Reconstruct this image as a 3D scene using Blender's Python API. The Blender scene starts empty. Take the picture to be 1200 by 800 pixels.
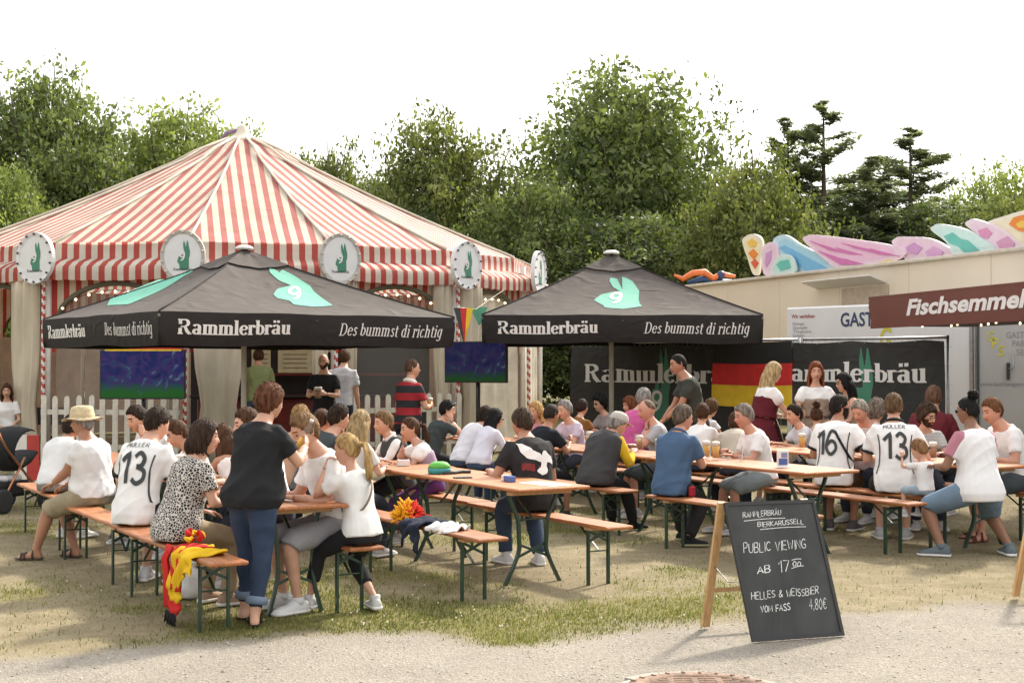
import bpy, bmesh, math, random
import numpy as np
from mathutils import Vector, Matrix
from mathutils.bvhtree import BVHTree

random.seed(11)
rng = np.random.default_rng(11)
S = bpy.context.scene
COL = S.collection
PI = math.pi
R = math.radians

# ------------------------------------------------------------------ camera
F = 1667.0                      # focal length in photo pixels (1200 wide)
HZ = 425.0                      # horizon row of the photo
CH = 1.72                       # camera height
cam_d = bpy.data.cameras.new('camera')
cam_d.lens = 50.0
cam_d.sensor_width = 36.0
cam_d.clip_end = 2000
cam = bpy.data.objects.new('camera', cam_d)
COL.objects.link(cam)
cam.location = (0, 0, CH)
cam.rotation_euler = (R(90) + math.atan(25 / F), 0, 0)
S.camera = cam

# ------------------------------------------------------------------ sky, sun, exposure
SUN_EL, SUN_AZ = 40.0, 32.0      # azimuth from +Y towards +X
W = bpy.data.worlds.new('World')
S.world = W
W.use_nodes = True
wn = W.node_tree.nodes
wl = W.node_tree.links
wn.clear()
wo = wn.new('ShaderNodeOutputWorld')
wb = wn.new('ShaderNodeBackground')
sk = wn.new('ShaderNodeTexSky')
sk.sky_type = 'NISHITA'
sk.sun_disc = False
sk.sun_elevation = R(SUN_EL)
sk.sun_rotation = R(SUN_AZ)
sk.air_density = 1.0
sk.dust_density = 6.0
sk.ozone_density = 0.6
hs = wn.new('ShaderNodeHueSaturation')
hs.inputs['Saturation'].default_value = 0.22
hs.inputs['Value'].default_value = 1.0
wl.new(sk.outputs[0], hs.inputs['Color'])
veil = wn.new('ShaderNodeMixRGB')          # thin even cloud veil over the whole sky
veil.inputs[0].default_value = 0.45
veil.inputs[2].default_value = (8.0, 7.9, 7.7, 1)
wl.new(hs.outputs[0], veil.inputs[1])
wl.new(veil.outputs[0], wb.inputs[0])
wb.inputs[1].default_value = 0.15
wl.new(wb.outputs[0], wo.inputs[0])
sun_d = bpy.data.lights.new('sun', 'SUN')
sun_d.energy = 3.0
sun_d.angle = R(5.0)
sun_d.color = (1.0, 0.91, 0.76)
sun = bpy.data.objects.new('sun', sun_d)
COL.objects.link(sun)
SD = Vector((math.sin(R(SUN_AZ)) * math.cos(R(SUN_EL)), math.cos(R(SUN_AZ)) * math.cos(R(SUN_EL)), math.sin(R(SUN_EL))))
sun.rotation_euler = SD.to_track_quat('Z', 'Y').to_euler()
sun.location = (10, 10, 20)
S.view_settings.view_transform = 'Standard'
S.view_settings.look = 'None'
S.view_settings.gamma = 1.0
S.view_settings.exposure = 0.95
S.render.engine = 'CYCLES'
S.cycles.use_denoising = True
S.cycles.max_bounces = 8
S.cycles.transparent_max_bounces = 16
S.cycles.caustics_reflective = False
S.cycles.caustics_refractive = False

# ------------------------------------------------------------------ helpers
def gp(px, py, z=0.0):
    """photo pixel -> point on the level z below the camera"""
    Y = F * (CH - z) / (py - HZ)
    return Vector(((px - 600) / F * Y, Y, z))

def at(px, py, Y):
    return Vector(((px - 600) / F * Y, Y, CH + (HZ - py) / F * Y))

def ray_plane(px, py, P, N):
    dv = Vector(((px - 600) / F, 1.0, (HZ - py) / F))
    o = Vector((0, 0, CH))
    return o + dv * ((Vector(P) - o).dot(Vector(N)) / dv.dot(Vector(N)))

def tag(o, label=None, cat=None, group=None, kind=None):
    if label: o['label'] = label
    if cat: o['category'] = cat
    if group: o['group'] = group
    if kind: o['kind'] = kind
    return o

def empty(name, loc=(0, 0, 0), rz=0.0, label=None, cat=None, group=None):
    o = bpy.data.objects.new(name, None)
    o.empty_display_size = 0.1
    COL.objects.link(o)
    o.location = loc
    o.rotation_euler = (0, 0, rz)
    return tag(o, label, cat, group)

def mesh_obj(name, verts, faces, mats, parent=None, smooth=False, mi=None, uv=None):
    me = bpy.data.meshes.new(name)
    me.from_pydata([tuple(v) for v in verts], [], [tuple(f) for f in faces])
    if not isinstance(mats, (list, tuple)):
        mats = [mats]
    for m in mats:
        me.materials.append(m)
    if mi is not None:
        me.polygons.foreach_set('material_index', np.asarray(mi, dtype=np.int32))
    if smooth:
        me.polygons.foreach_set('use_smooth', np.ones(len(me.polygons), dtype=bool))
    if uv is not None:
        l = me.uv_layers.new(name='uv')
        l.data.foreach_set('uv', np.asarray(uv, dtype=np.float32).ravel())
    me.update()
    o = bpy.data.objects.new(name, me)
    COL.objects.link(o)
    if parent:
        o.parent = parent
    return o

def copy_tree(o, parent=None):
    c = o.copy()
    COL.objects.link(c)
    c.parent = parent
    for ch in list(o.children):
        copy_tree(ch, c)
    return c

class MB:
    """collects shapes of one part into one mesh"""
    def __init__(s):
        s.v, s.f, s.m = [], [], []
    def add(s, vs, fs, m=0):
        b = len(s.v)
        s.v.extend([tuple(p) for p in vs])
        s.f.extend([tuple(i + b for i in f) for f in fs])
        s.m.extend([m] * len(fs))
        return s
    def box(s, c, d, m=0, bev=0.0, mat=None):
        x, y, z = d[0] / 2, d[1] / 2, d[2] / 2
        if bev <= 0:
            vs = [(a * x, b * y, e * z) for a in (-1, 1) for b in (-1, 1) for e in (-1, 1)]
            fs = [(0, 1, 3, 2), (4, 6, 7, 5), (0, 4, 5, 1), (2, 3, 7, 6), (0, 2, 6, 4), (1, 5, 7, 3)]
        else:
            b = min(bev, x * .9, y * .9, z * .9)
            vs = []
            for zz, ins in ((-z, b), (-z + b, 0), (z - b, 0), (z, b)):
                for (sx, sy) in ((-1, -1), (1, -1), (1, 1), (-1, 1)):
                    if sx * sy > 0:
                        vs += [(sx * (x - ins), sy * (y - b), zz), (sx * (x - b), sy * (y - ins), zz)]
                    else:
                        vs += [(sx * (x - b), sy * (y - ins), zz), (sx * (x - ins), sy * (y - b), zz)]
            fs = [tuple(range(7, -1, -1)), tuple(range(24, 32))]
            for k in range(3):
                for i in range(8):
                    j = (i + 1) % 8
                    fs.append((k * 8 + i, k * 8 + j, k * 8 + 8 + j, k * 8 + 8 + i))
        if mat is not None:
            vs = [tuple(mat @ Vector(v)) for v in vs]
        return s.add([(v[0] + c[0], v[1] + c[1], v[2] + c[2]) for v in vs], fs, m)
    def bar(s, p, q, w, h, m=0, up=(0, 0, 1)):
        p, q = Vector(p), Vector(q)
        t = (q - p).normalized()
        r = t.cross(Vector(up))
        if r.length < 1e-4:
            r = t.cross(Vector((1, 0, 0)))
        r.normalize()
        u = r.cross(t)
        vs = []
        for e in (p, q):
            for a, b in ((-1, -1), (1, -1), (1, 1), (-1, 1)):
                vs.append(e + r * a * w / 2 + u * b * h / 2)
        return s.add(vs, [(3, 2, 1, 0), (4, 5, 6, 7), (0, 1, 5, 4), (1, 2, 6, 5), (2, 3, 7, 6), (3, 0, 4, 7)], m)
    def tube(s, pts, rad, n=8, m=0, cap=True, flat=None):
        pts = [Vector(p) for p in pts]
        if not isinstance(rad, (list, tuple)):
            rad = [rad] * len(pts)
        vs, fs = [], []
        pr = None
        for i, p in enumerate(pts):
            t = (pts[min(i + 1, len(pts) - 1)] - pts[max(i - 1, 0)])
            t = t.normalized() if t.length > 1e-7 else Vector((0, 0, 1))
            if pr is None:
                r = t.cross(Vector((0, 0, 1)))
                if r.length < .1:
                    r = t.cross(Vector((0, 1, 0)))
            else:
                r = pr - t * pr.dot(t)
            r.normalize()
            pr = r
            u = t.cross(r)
            fl = 1.0 if flat is None else flat
            for k in range(n):
                a = 2 * PI * k / n
                vs.append(p + r * (math.cos(a) * rad[i]) + u * (math.sin(a) * rad[i] * fl))
        for i in range(len(pts) - 1):
            for k in range(n):
                j = (k + 1) % n
                fs.append((i * n + k, i * n + j, i * n + n + j, i * n + n + k))
        if cap:
            fs.append(tuple(range(n - 1, -1, -1)))
            fs.append(tuple(range((len(pts) - 1) * n, len(pts) * n)))
        return s.add(vs, fs, m)
    def lathe(s, prof, n=16, c=(0, 0, 0), m=0, cap=True):
        vs, fs = [], []
        for r, z in prof:
            for k in range(n):
                a = 2 * PI * k / n
                vs.append((c[0] + r * math.cos(a), c[1] + r * math.sin(a), c[2] + z))
        for i in range(len(prof) - 1):
            for k in range(n):
                j = (k + 1) % n
                fs.append((i * n + k, i * n + j, i * n + n + j, i * n + n + k))
        if cap:
            fs.append(tuple(range(n - 1, -1, -1)))
            fs.append(tuple(range((len(prof) - 1) * n, len(prof) * n)))
        return s.add(vs, fs, m)
    def loft(s, rings, m=0, cap=True):
        n = len(rings[0])
        vs = [p for r in rings for p in r]
        fs = []
        for i in range(len(rings) - 1):
            for k in range(n):
                j = (k + 1) % n
                fs.append((i * n + k, i * n + j, i * n + n + j, i * n + n + k))
        if cap:
            fs.append(tuple(range(n - 1, -1, -1)))
            fs.append(tuple(range((len(rings) - 1) * n, len(rings) * n)))
        return s.add(vs, fs, m)
    def prism(s, poly, fn, t0, t1, m=0):
        """2D polygon -> solid; fn(x, y, depth) gives the 3D point"""
        n = len(poly)
        vs = [fn(x, y, t0) for x, y in poly] + [fn(x, y, t1) for x, y in poly]
        fs = [tuple(range(n - 1, -1, -1)), tuple(range(n, 2 * n))]
        fs += [(i, (i + 1) % n, n + (i + 1) % n, n + i) for i in range(n)]
        return s.add(vs, fs, m)
    def build(s, name, mats, parent=None, smooth=False):
        return mesh_obj(name, s.v, s.f, mats, parent, smooth, s.m)

# ------------------------------------------------------------------ materials
MC = {}
def nodes_of(name):
    m = bpy.data.materials.new(name)
    m.use_nodes = True
    nt = m.node_tree
    return m, nt.nodes, nt.links, nt.nodes['Principled BSDF']

def mat(name, col, rough=.6, var=.12, scale=7., bump=.0, bscale=40., metal=0., spec=.5, detail=4., stretch=(1, 1, 1), sheen=0., coat=0.):
    if name in MC:
        return MC[name]
    m, N, L, B = nodes_of(name)
    tc = N.new('ShaderNodeTexCoord')
    mp = N.new('ShaderNodeMapping')
    mp.inputs['Scale'].default_value = stretch
    L.new(tc.outputs['Object'], mp.inputs[0])
    nz = N.new('ShaderNodeTexNoise')
    nz.inputs['Scale'].default_value = scale
    nz.inputs['Detail'].default_value = detail
    L.new(mp.outputs[0], nz.inputs['Vector'])
    cr = N.new('ShaderNodeValToRGB')
    cr.color_ramp.elements[0].position = .3
    cr.color_ramp.elements[1].position = .7
    cr.color_ramp.elements[0].color = tuple(c * (1 - var) for c in col) + (1,)
    cr.color_ramp.elements[1].color = tuple(min(c * (1 + var), .92) for c in col) + (1,)
    L.new(nz.outputs['Fac'], cr.inputs[0])
    L.new(cr.outputs[0], B.inputs['Base Color'])
    B.inputs['Roughness'].default_value = rough
    B.inputs['Metallic'].default_value = metal
    B.inputs['Specular IOR Level'].default_value = spec
    if sheen: B.inputs['Sheen Weight'].default_value = sheen
    if coat: B.inputs['Coat Weight'].default_value = coat
    if bump:
        n2 = N.new('ShaderNodeTexNoise')
        n2.inputs['Scale'].default_value = bscale
        n2.inputs['Detail'].default_value = 5
        L.new(mp.outputs[0], n2.inputs['Vector'])
        bp = N.new('ShaderNodeBump')
        bp.inputs['Strength'].default_value = bump
        bp.inputs['Distance'].default_value = .02
        L.new(n2.outputs['Fac'], bp.inputs['Height'])
        L.new(bp.outputs[0], B.inputs['Normal'])
    MC[name] = m
    return m

def cloth(col, name=None, rough=.85):
    """woven fabric with soft folds"""
    key = name or 'cloth_%02d%02d%02d' % tuple(int(c * 99) for c in col)
    if key in MC:
        return MC[key]
    m, N, L, B = nodes_of(key)
    tc = N.new('ShaderNodeTexCoord')
    n1 = N.new('ShaderNodeTexNoise'); n1.noise_type = 'RIDGED_MULTIFRACTAL'; n1.inputs['Scale'].default_value = 3.2; n1.inputs['Detail'].default_value = 3; n1.inputs['Distortion'].default_value = .9
    mp = N.new('ShaderNodeMapping'); mp.inputs['Scale'].default_value = (1, 1, 1.7); mp.inputs['Rotation'].default_value = (.3, .5, .2)
    L.new(tc.outputs['Object'], mp.inputs[0]); L.new(mp.outputs[0], n1.inputs['Vector'])
    n2 = N.new('ShaderNodeTexNoise'); n2.inputs['Scale'].default_value = 5
    L.new(tc.outputs['Object'], n2.inputs['Vector'])
    cr = N.new('ShaderNodeValToRGB')
    cr.color_ramp.elements[0].position = .3; cr.color_ramp.elements[1].position = .7
    cr.color_ramp.elements[0].color = tuple(c * .86 for c in col) + (1,)
    cr.color_ramp.elements[1].color = tuple(min(.88, c * 1.08) for c in col) + (1,)
    L.new(n2.outputs['Fac'], cr.inputs[0]); L.new(cr.outputs[0], B.inputs['Base Color'])
    bp = N.new('ShaderNodeBump'); bp.inputs['Strength'].default_value = .7; bp.inputs['Distance'].default_value = .025
    L.new(n1.outputs['Fac'], bp.inputs['Height']); L.new(bp.outputs[0], B.inputs['Normal'])
    B.inputs['Roughness'].default_value = rough
    B.inputs['Specular IOR Level'].default_value = .2
    MC[key] = m
    return m

def emit(name, col, st):
    if name in MC: return MC[name]
    m, N, L, B = nodes_of(name)
    B.inputs['Base Color'].default_value = col + (1,)
    B.inputs['Emission Color'].default_value = col + (1,)
    B.inputs['Emission Strength'].default_value = st
    MC[name] = m
    return m

def glassy(name, col, alpha_mix=.8, rough=.05, tint=None):
    """thin clear pane: mostly see-through, partly glossy"""
    if name in MC: return MC[name]
    m, N, L, B = nodes_of(name)
    out = N['Material Output']
    tr = N.new('ShaderNodeBsdfTransparent'); tr.inputs[0].default_value = (tint or (.95, .95, .95)) + (1,)
    mx = N.new('ShaderNodeMixShader'); mx.inputs[0].default_value = alpha_mix
    B.inputs['Base Color'].default_value = col + (1,)
    B.inputs['Roughness'].default_value = rough
    nz = N.new('ShaderNodeTexNoise'); nz.inputs['Scale'].default_value = 2.5; nz.inputs['Distortion'].default_value = 1.0
    bp = N.new('ShaderNodeBump'); bp.inputs['Strength'].default_value = .35; bp.inputs['Distance'].default_value = .1
    L.new(nz.outputs['Fac'], bp.inputs['Height']); L.new(bp.outputs[0], B.inputs['Normal'])
    L.new(B.outputs[0], mx.inputs[1]); L.new(tr.outputs[0], mx.inputs[2]); L.new(mx.outputs[0], out.inputs[0])
    MC[name] = m
    return m

def wood(name, c1, c2, rough=.35, axis=(1.2, 14, 14), coat=.3):
    if name in MC: return MC[name]
    m, N, L, B = nodes_of(name)
    tc = N.new('ShaderNodeTexCoord'); mp = N.new('ShaderNodeMapping')
    mp.inputs['Scale'].default_value = axis
    L.new(tc.outputs['Object'], mp.inputs[0])
    nz = N.new('ShaderNodeTexNoise'); nz.inputs['Scale'].default_value = 3; nz.inputs['Detail'].default_value = 6; nz.inputs['Distortion'].default_value = 1.2
    L.new(mp.outputs[0], nz.inputs['Vector'])
    cr = N.new('ShaderNodeValToRGB')
    cr.color_ramp.elements[0].position = .32; cr.color_ramp.elements[1].position = .68
    cr.color_ramp.elements[0].color = c1 + (1,); cr.color_ramp.elements[1].color = c2 + (1,)
    L.new(nz.outputs['Fac'], cr.inputs[0])
    oi = N.new('ShaderNodeObjectInfo')
    hv = N.new('ShaderNodeHueSaturation')
    ml = N.new('ShaderNodeMapRange'); ml.inputs[3].default_value = .78; ml.inputs[4].default_value = 1.12
    L.new(oi.outputs['Random'], ml.inputs[0]); L.new(ml.outputs[0], hv.inputs['Value'])
    L.new(cr.outputs[0], hv.inputs['Color']); L.new(hv.outputs[0], B.inputs['Base Color'])
    n3 = N.new('ShaderNodeTexNoise'); n3.inputs['Scale'].default_value = 4.0; n3.inputs['Detail'].default_value = 6
    L.new(tc.outputs['Object'], n3.inputs['Vector'])
    mr = N.new('ShaderNodeMapRange'); mr.inputs[3].default_value = rough - .12; mr.inputs[4].default_value = rough + .22
    L.new(n3.outputs['Fac'], mr.inputs[0]); L.new(mr.outputs[0], B.inputs['Roughness'])
    bp = N.new('ShaderNodeBump'); bp.inputs['Strength'].default_value = .15; bp.inputs['Distance'].default_value = .01
    L.new(nz.outputs['Fac'], bp.inputs['Height']); L.new(bp.outputs[0], B.inputs['Normal'])
    B.inputs['Coat Weight'].default_value = coat
    B.inputs['Coat Roughness'].default_value = .25
    MC[name] = m
    return m

# ------------------------------------------------------------------ lettering
def bez(pts, n=8):
    """smooth polyline through the points"""
    out = []
    P = [np.array(p, float) for p in pts]
    for i in range(len(P) - 1):
        p0, p1, p2, p3 = P[max(i - 1, 0)], P[i], P[i + 1], P[min(i + 2, len(P) - 1)]
        for k in range(n):
            t = k / n
            out.append(.5 * ((2 * p1) + (-p0 + p2) * t + (2 * p0 - 5 * p1 + 4 * p2 - p3) * t * t + (-p0 + 3 * p1 - 3 * p2 + p3) * t ** 3))
    out.append(P[-1])
    return [tuple(p) for p in out]

def strip(pts, w):
    """flat ribbon along pts; w = width or list; returns quads as 4-point lists"""
    P = [np.array(p, float) for p in pts]
    if not isinstance(w, (list, tuple, np.ndarray)):
        w = [w] * len(P)
    L, Rr = [], []
    for i, p in enumerate(P):
        t = P[min(i + 1, len(P) - 1)] - P[max(i - 1, 0)]
        t = t / (np.linalg.norm(t) + 1e-9)
        nn = np.array((-t[1], t[0]))
        L.append(p + nn * w[i] / 2); Rr.append(p - nn * w[i] / 2)
    return [[L[i], Rr[i], Rr[i + 1], L[i + 1]] for i in range(len(P) - 1)]

def serif_glyph(ch, w, th):
    """strokes (lists of quads) and the advance of one letter of a bold book face"""
    xh = .68
    st = []
    def V(x, y0, y1): st.append(strip([(x, y0), (x, y1)], w))
    def H(x0, x1, y): st.append(strip([(x0, y), (x1, y)], th))
    def arc(cx, cy, rx, ry, a0, a1, n=18):
        pts, ws = [], []
        for i in range(n + 1):
            a = R(a0 + (a1 - a0) * i / n)
            pts.append((cx + rx * math.cos(a), cy + ry * math.sin(a)))
            ws.append(th + (w - th) * abs(math.cos(a)) ** 1.3)
        st.append(strip(pts, ws))
    h = th / 2
    k = w / 2
    e = .06
    base = {'ä': 'a', 'ü': 'u'}.get(ch, ch)
    if base == 'R':
        V(.17, 0, 1); H(.02, .33, h); H(.02, .42, 1 - h); H(.17, .42, .5)
        arc(.42, .75, .22, .25 - h, -90, 90)
        st.append(strip([(.44, .5), (.56, .22), (.72, h)], [w * .8, w, w * .9])); H(.62, .86, h); adv = .88
    elif base == 'D':
        V(.17, 0, 1); H(.02, .38, h); H(.02, .38, 1 - h); arc(.36, .5, .3, .5 - h, -90, 90); adv = .78
    elif base == 'a':
        arc(.24, .19, .16, .19 - h, 20, 340); V(.42, .0, .5); arc(.25, .48, .17, .2 - h, 0, 160); H(.4, .56, h); adv = .6
    elif base == 'm':
        for x in (.14, .46, .78): V(x, 0, xh - .12)
        V(.14, xh - .2, xh); H(.0, .16, xh - h)
        for x in (.14, .46): arc(x + .16, xh - .17, .16, .17 - h, 0, 150)
        for x in (.14, .46, .78): H(x - k - e, x + k + e, h)
        adv = .96
    elif base == 'n' or base == 'h':
        for x in (.14, .46): V(x, 0, xh - .12)
        top = 1.0 if base == 'h' else xh
        V(.14, xh - .2, top); H(.0, .16, top - h)
        arc(.3, xh - .17, .16, .17 - h, 0, 150)
        for x in (.14, .46): H(x - k - e, x + k + e, h)
        adv = .63
    elif base == 'l':
        V(.15, 0, 1); H(.0, .18, 1 - h); H(.15 - k - e, .15 + k + e, h); adv = .31
    elif base == 'i':
        V(.15, 0, xh); H(.0, .18, xh - h); H(.15 - k - e, .15 + k + e, h); st.append(strip([(.15, .84), (.15, .84 + w)], w)); adv = .31
    elif base == 'e':
        arc(.28, xh / 2, .2, xh / 2 - h, 12, 325); H(.12, .46, .37); adv = .54
    elif base == 'c':
        arc(.28, xh / 2, .2, xh / 2 - h, 50, 320); adv = .52
    elif base == 'r':
        V(.14, 0, xh); H(.0, .16, xh - h); H(.14 - k - e, .14 + k + e, h); arc(.3, xh - .17, .15, .17 - h, 60, 150); st.append(strip([(.38, xh - .18), (.38, xh - .03)], w * .9)); adv = .46
    elif base == 'b':
        V(.14, .03, 1); H(.0, .16, 1 - h); arc(.29, xh / 2, .19, xh / 2 - h, -170, 170); adv = .56
    elif base == 'd':
        V(.44, 0, 1); H(.3, .45, 1 - h); arc(.28, xh / 2, .19, xh / 2 - h, 10, 350); H(.42, .6, h); adv = .62
    elif base == 'g':
        V(.44, -.12, xh); arc(.28, xh / 2, .19, xh / 2 - h, 10, 350); arc(.27, -.12, .17, .16, -160, 0); adv = .58
    elif base == 'u':
        V(.14, .12, xh); V(.46, 0, xh); H(.0, .16, xh - h); H(.32, .48, xh - h); arc(.3, .17, .16, .17 - h, 180, 330); H(.44, .62, h); adv = .65
    elif base == 's':
        st.append(strip(bez([(.38, .56), (.25, .65), (.13, .54), (.2, .4), (.32, .3), (.38, .15), (.25, .03), (.08, .12)], 5), w * .72)); adv = .46
    elif base == 't':
        V(.18, .1, .86); H(.04, .36, xh - h); arc(.3, .14, .12, .14 - h, 180, 300); adv = .4
    else:
        adv = .3
    if ch in 'äü':
        for x in (.16, .4): st.append(strip([(x, .82), (x, .82 + w * .8)], w * .85))
    return st, adv

def serif_text(txt, w=.2, th=.07, shear=0., track=.02):
    quads, x = [], 0.
    for ch in txt:
        if ch == ' ':
            x += .3; continue
        st, adv = serif_glyph(ch, w, th)
        for s_ in st:
            quads.append([[(p[0] + x + shear * p[1], p[1]) for p in q] for q in s_])
        x += adv + track
    return quads, x

# single-stroke capitals (chalk, shirt names and numbers), box 0.6 x 1
SK = {
 'A': [[(0, 0), (.3, 1), (.6, 0)], [(.1, .35), (.5, .35)]], 'B': [[(0, 0), (0, 1), (.4, .98), (.5, .78), (.38, .55), (0, .52)], [(.38, .53), (.55, .3), (.42, .03), (0, 0)]],
 'C': [bez([(.55, .85), (.3, 1), (.03, .6), (.08, .2), (.3, 0), (.58, .15)], 4)], 'E': [[(.5, 1), (0, 1), (0, 0), (.52, 0)], [(0, .52), (.42, .52)]],
 'F': [[(.5, 1), (0, 1), (0, 0)], [(0, .52), (.42, .52)]], 'G': [bez([(.55, .85), (.3, 1), (.03, .6), (.08, .2), (.3, 0), (.56, .12), (.56, .42)], 4) + [(.32, .42)]],
 'H': [[(0, 0), (0, 1)], [(.55, 0), (.55, 1)], [(0, .5), (.55, .5)]], 'I': [[(.1, 0), (.1, 1)]], 'K': [[(0, 0), (0, 1)], [(.5, 1), (0, .45), (.55, 0)]],
 'L': [[(0, 1), (0, 0), (.48, 0)]], 'M': [[(0, 0), (.05, 1), (.33, .3), (.62, 1), (.68, 0)]], 'N': [[(0, 0), (0, 1), (.55, 0), (.55, 1)]],
 'O': [bez([(.3, 1), (.03, .6), (.08, .2), (.3, 0), (.55, .3), (.52, .75), (.3, 1)], 4)], 'P': [[(0, 0), (0, 1), (.4, 1), (.52, .78), (.4, .5), (0, .46)]],
 'R': [[(0, 0), (0, 1), (.4, 1), (.52, .78), (.4, .52), (0, .48)], [(.2, .48), (.55, 0)]], 'S': [bez([(.5, .88), (.25, 1), (.04, .8), (.15, .58), (.42, .42), (.52, .2), (.3, 0), (.02, .12)], 4)],
 'U': [[(0, 1), (0, .3), (.1, .06), (.28, 0), (.46, .06), (.55, .3), (.55, 1)]], 'V': [[(0, 1), (.28, 0), (.56, 1)]], 'W': [[(0, 1), (.18, 0), (.36, .7), (.54, 0), (.72, 1)]],
 'T': [[(0, 1), (.6, 1)], [(.3, 1), (.3, 0)]], 'Y': [[(0, 1), (.3, .5), (.6, 1)], [(.3, .5), (.3, 0)]], '&': [bez([(.6, 0), (.2, .65), (.25, .95), (.42, .85), (.3, .6), (.02, .25), (.2, 0), (.6, .35)], 4)],
 '0': [bez([(.3, 1), (.05, .6), (.08, .2), (.3, 0), (.52, .3), (.5, .75), (.3, 1)], 4)], '1': [[(.02, .72), (.3, 1), (.3, 0)]], '3': [bez([(.05, .85), (.25, 1), (.48, .82), (.4, .58), (.2, .53)], 5), bez([(.2, .53), (.5, .42), (.52, .15), (.27, 0), (.02, .14)], 5)],
 '4': [[(.4, 0), (.4, 1), (.02, .32), (.58, .32)]], '6': [bez([(.48, .92), (.25, .98), (.06, .55), (.06, .2), (.28, 0), (.52, .2), (.48, .45), (.28, .56), (.08, .4)], 5)], '7': [[(0, 1), (.55, 1), (.2, 0)]],
 '8': [bez([(.3, .53), (.06, .75), (.3, 1), (.52, .75), (.3, .53), (.04, .25), (.3, 0), (.56, .25), (.3, .53)], 5)], '9': [bez([(.5, .6), (.3, .42), (.06, .6), (.1, .9), (.32, 1), (.52, .85), (.5, .5), (.36, .15), (.1, .02)], 5)],
 ',': [[(.1, .08), (.04, -.14)]], '€': [bez([(.58, .85), (.35, 1), (.1, .6), (.12, .2), (.35, 0), (.6, .15)], 4), [(0, .6), (.42, .6)], [(0, .42), (.4, .42)]], '.': [[(.05, 0), (.05, .06)]], '-': [[(0, .45), (.35, .45)]]}

def stroke_text(txt, w=.09, track=.17, sub=0):
    quads, x = [], 0.
    for ch in txt:
        if ch == ' ':
            x += .5; continue
        base = {'Ä': 'A', 'Ü': 'U'}.get(ch, ch)
        g = SK[base]
        mx = max(p[0] for s_ in g for p in s_)
        g = [list(s_) for s_ in g]
        if ch in 'ÄÜ':
            g += [[(.12, 1.15), (.12, 1.26)], [(.42, 1.15), (.42, 1.26)]]
        for s_ in g:
            if sub:
                pp = []
                for a, b in zip(s_[:-1], s_[1:]):
                    n = max(1, int(math.dist(a, b) / sub))
                    pp += [(a[0] + (b[0] - a[0]) * i / n, a[1] + (b[1] - a[1]) * i / n) for i in range(n)]
                s_ = pp + [s_[-1]]
            quads.append([[(p[0] + x, p[1]) for p in q] for q in strip(s_, w)])
        x += mx + track
    return quads, x

def lay_text(quads, width, fn, total, height, name, m, parent, step=.0003):
    """put lettering on a surface: fn(x, y, lift) -> point; width and height in metres"""
    mb = MB()
    sx = width / total
    for k, st in enumerate(quads):
        vs, fs = [], []
        for q in st:
            b = len(vs)
            vs += [fn(p[0] * sx, p[1] * height, step * (k % 7)) for p in q]
            fs.append((b, b + 1, b + 2, b + 3))
        mb.add(vs, fs)
    return mb.build(name, m, parent)

def font_mesh(txt, size=1., shear=0., bold=0.):
    """outline lettering in the built-in face: vertices and faces"""
    c = bpy.data.curves.new('t', 'FONT')
    c.body = txt; c.size = size; c.shear = shear; c.offset = bold
    c.resolution_u = 3
    o = bpy.data.objects.new('t', c)
    COL.objects.link(o)
    dg = bpy.context.evaluated_depsgraph_get()
    me = bpy.data.meshes.new_from_object(o.evaluated_get(dg))
    vs = [tuple(v.co) for v in me.vertices]
    fs = [tuple(p.vertices) for p in me.polygons]
    bpy.data.objects.remove(o); bpy.data.meshes.remove(me); bpy.data.curves.remove(c)
    x = max(v[0] for v in vs)
    return vs, fs, x

def lay_font(txt, width, height, fn, name, m, parent, shear=0., bold=0.):
    vs, fs, x = font_mesh(txt, 1., shear, bold)
    return mesh_obj(name, [fn(v[0] * width / x, v[1] * height / .73, 0) for v in vs], fs, m, parent)

# ================================================================== GROUND
def vnoise(x, y, sc, seed=0):
    r_ = np.random.default_rng(seed).random((256, 256))
    x = np.asarray(x) * sc; y = np.asarray(y) * sc
    xi = np.floor(x).astype(int); yi = np.floor(y).astype(int)
    fx = x - xi; fy = y - yi
    fx = fx * fx * (3 - 2 * fx); fy = fy * fy * (3 - 2 * fy)
    g = lambda a, b: r_[a % 256, b % 256]
    return (g(xi, yi) * (1 - fx) + g(xi + 1, yi) * fx) * (1 - fy) + (g(xi, yi + 1) * (1 - fx) + g(xi + 1, yi + 1) * fx) * fy

def fbm(x, y, sc, seed=0, o=4):
    v = 0; a = .5; t = 0
    for i in range(o):
        v = v + a * vnoise(x, y, sc * 2 ** i, seed + i); t += a; a *= .5
    return v / t

def ss(x, a, b):
    t = np.clip((np.asarray(x) - a) / (b - a), 0, 1)
    return t * t * (3 - 2 * t)

def gravel_f(x, y):
    line = 9.15 + .30 * np.minimum(x, 3.0) + (fbm(x, y, .9, 5) - .5) * 1.5
    return 1 - ss(y - line, -.22, .3)

def grass_f(x, y):
    n = fbm(x, y, .55, 21) * .6 + fbm(x, y, 2.2, 31) * .4
    bias = .10 * ss(x, 1.5, 4.0) + .13 * ss(-x, 1.3, 3) * ss(11 - y, 0, 1.5)
    near = .13 * np.exp(-((y - 9.15 - .3 * np.minimum(x, 3) - .7) / .6) ** 2) * (1 - ss(x, 1.2, 3))
    g = ss(n - bias + near, .46, .70) * (1 - gravel_f(x, y))
    return np.where(y > 26, 1.0, g)

def ground_z(x, y):
    return (fbm(x, y, .8, 77) - .5) * .022 * (1 - ss(y, 24, 30))

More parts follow.
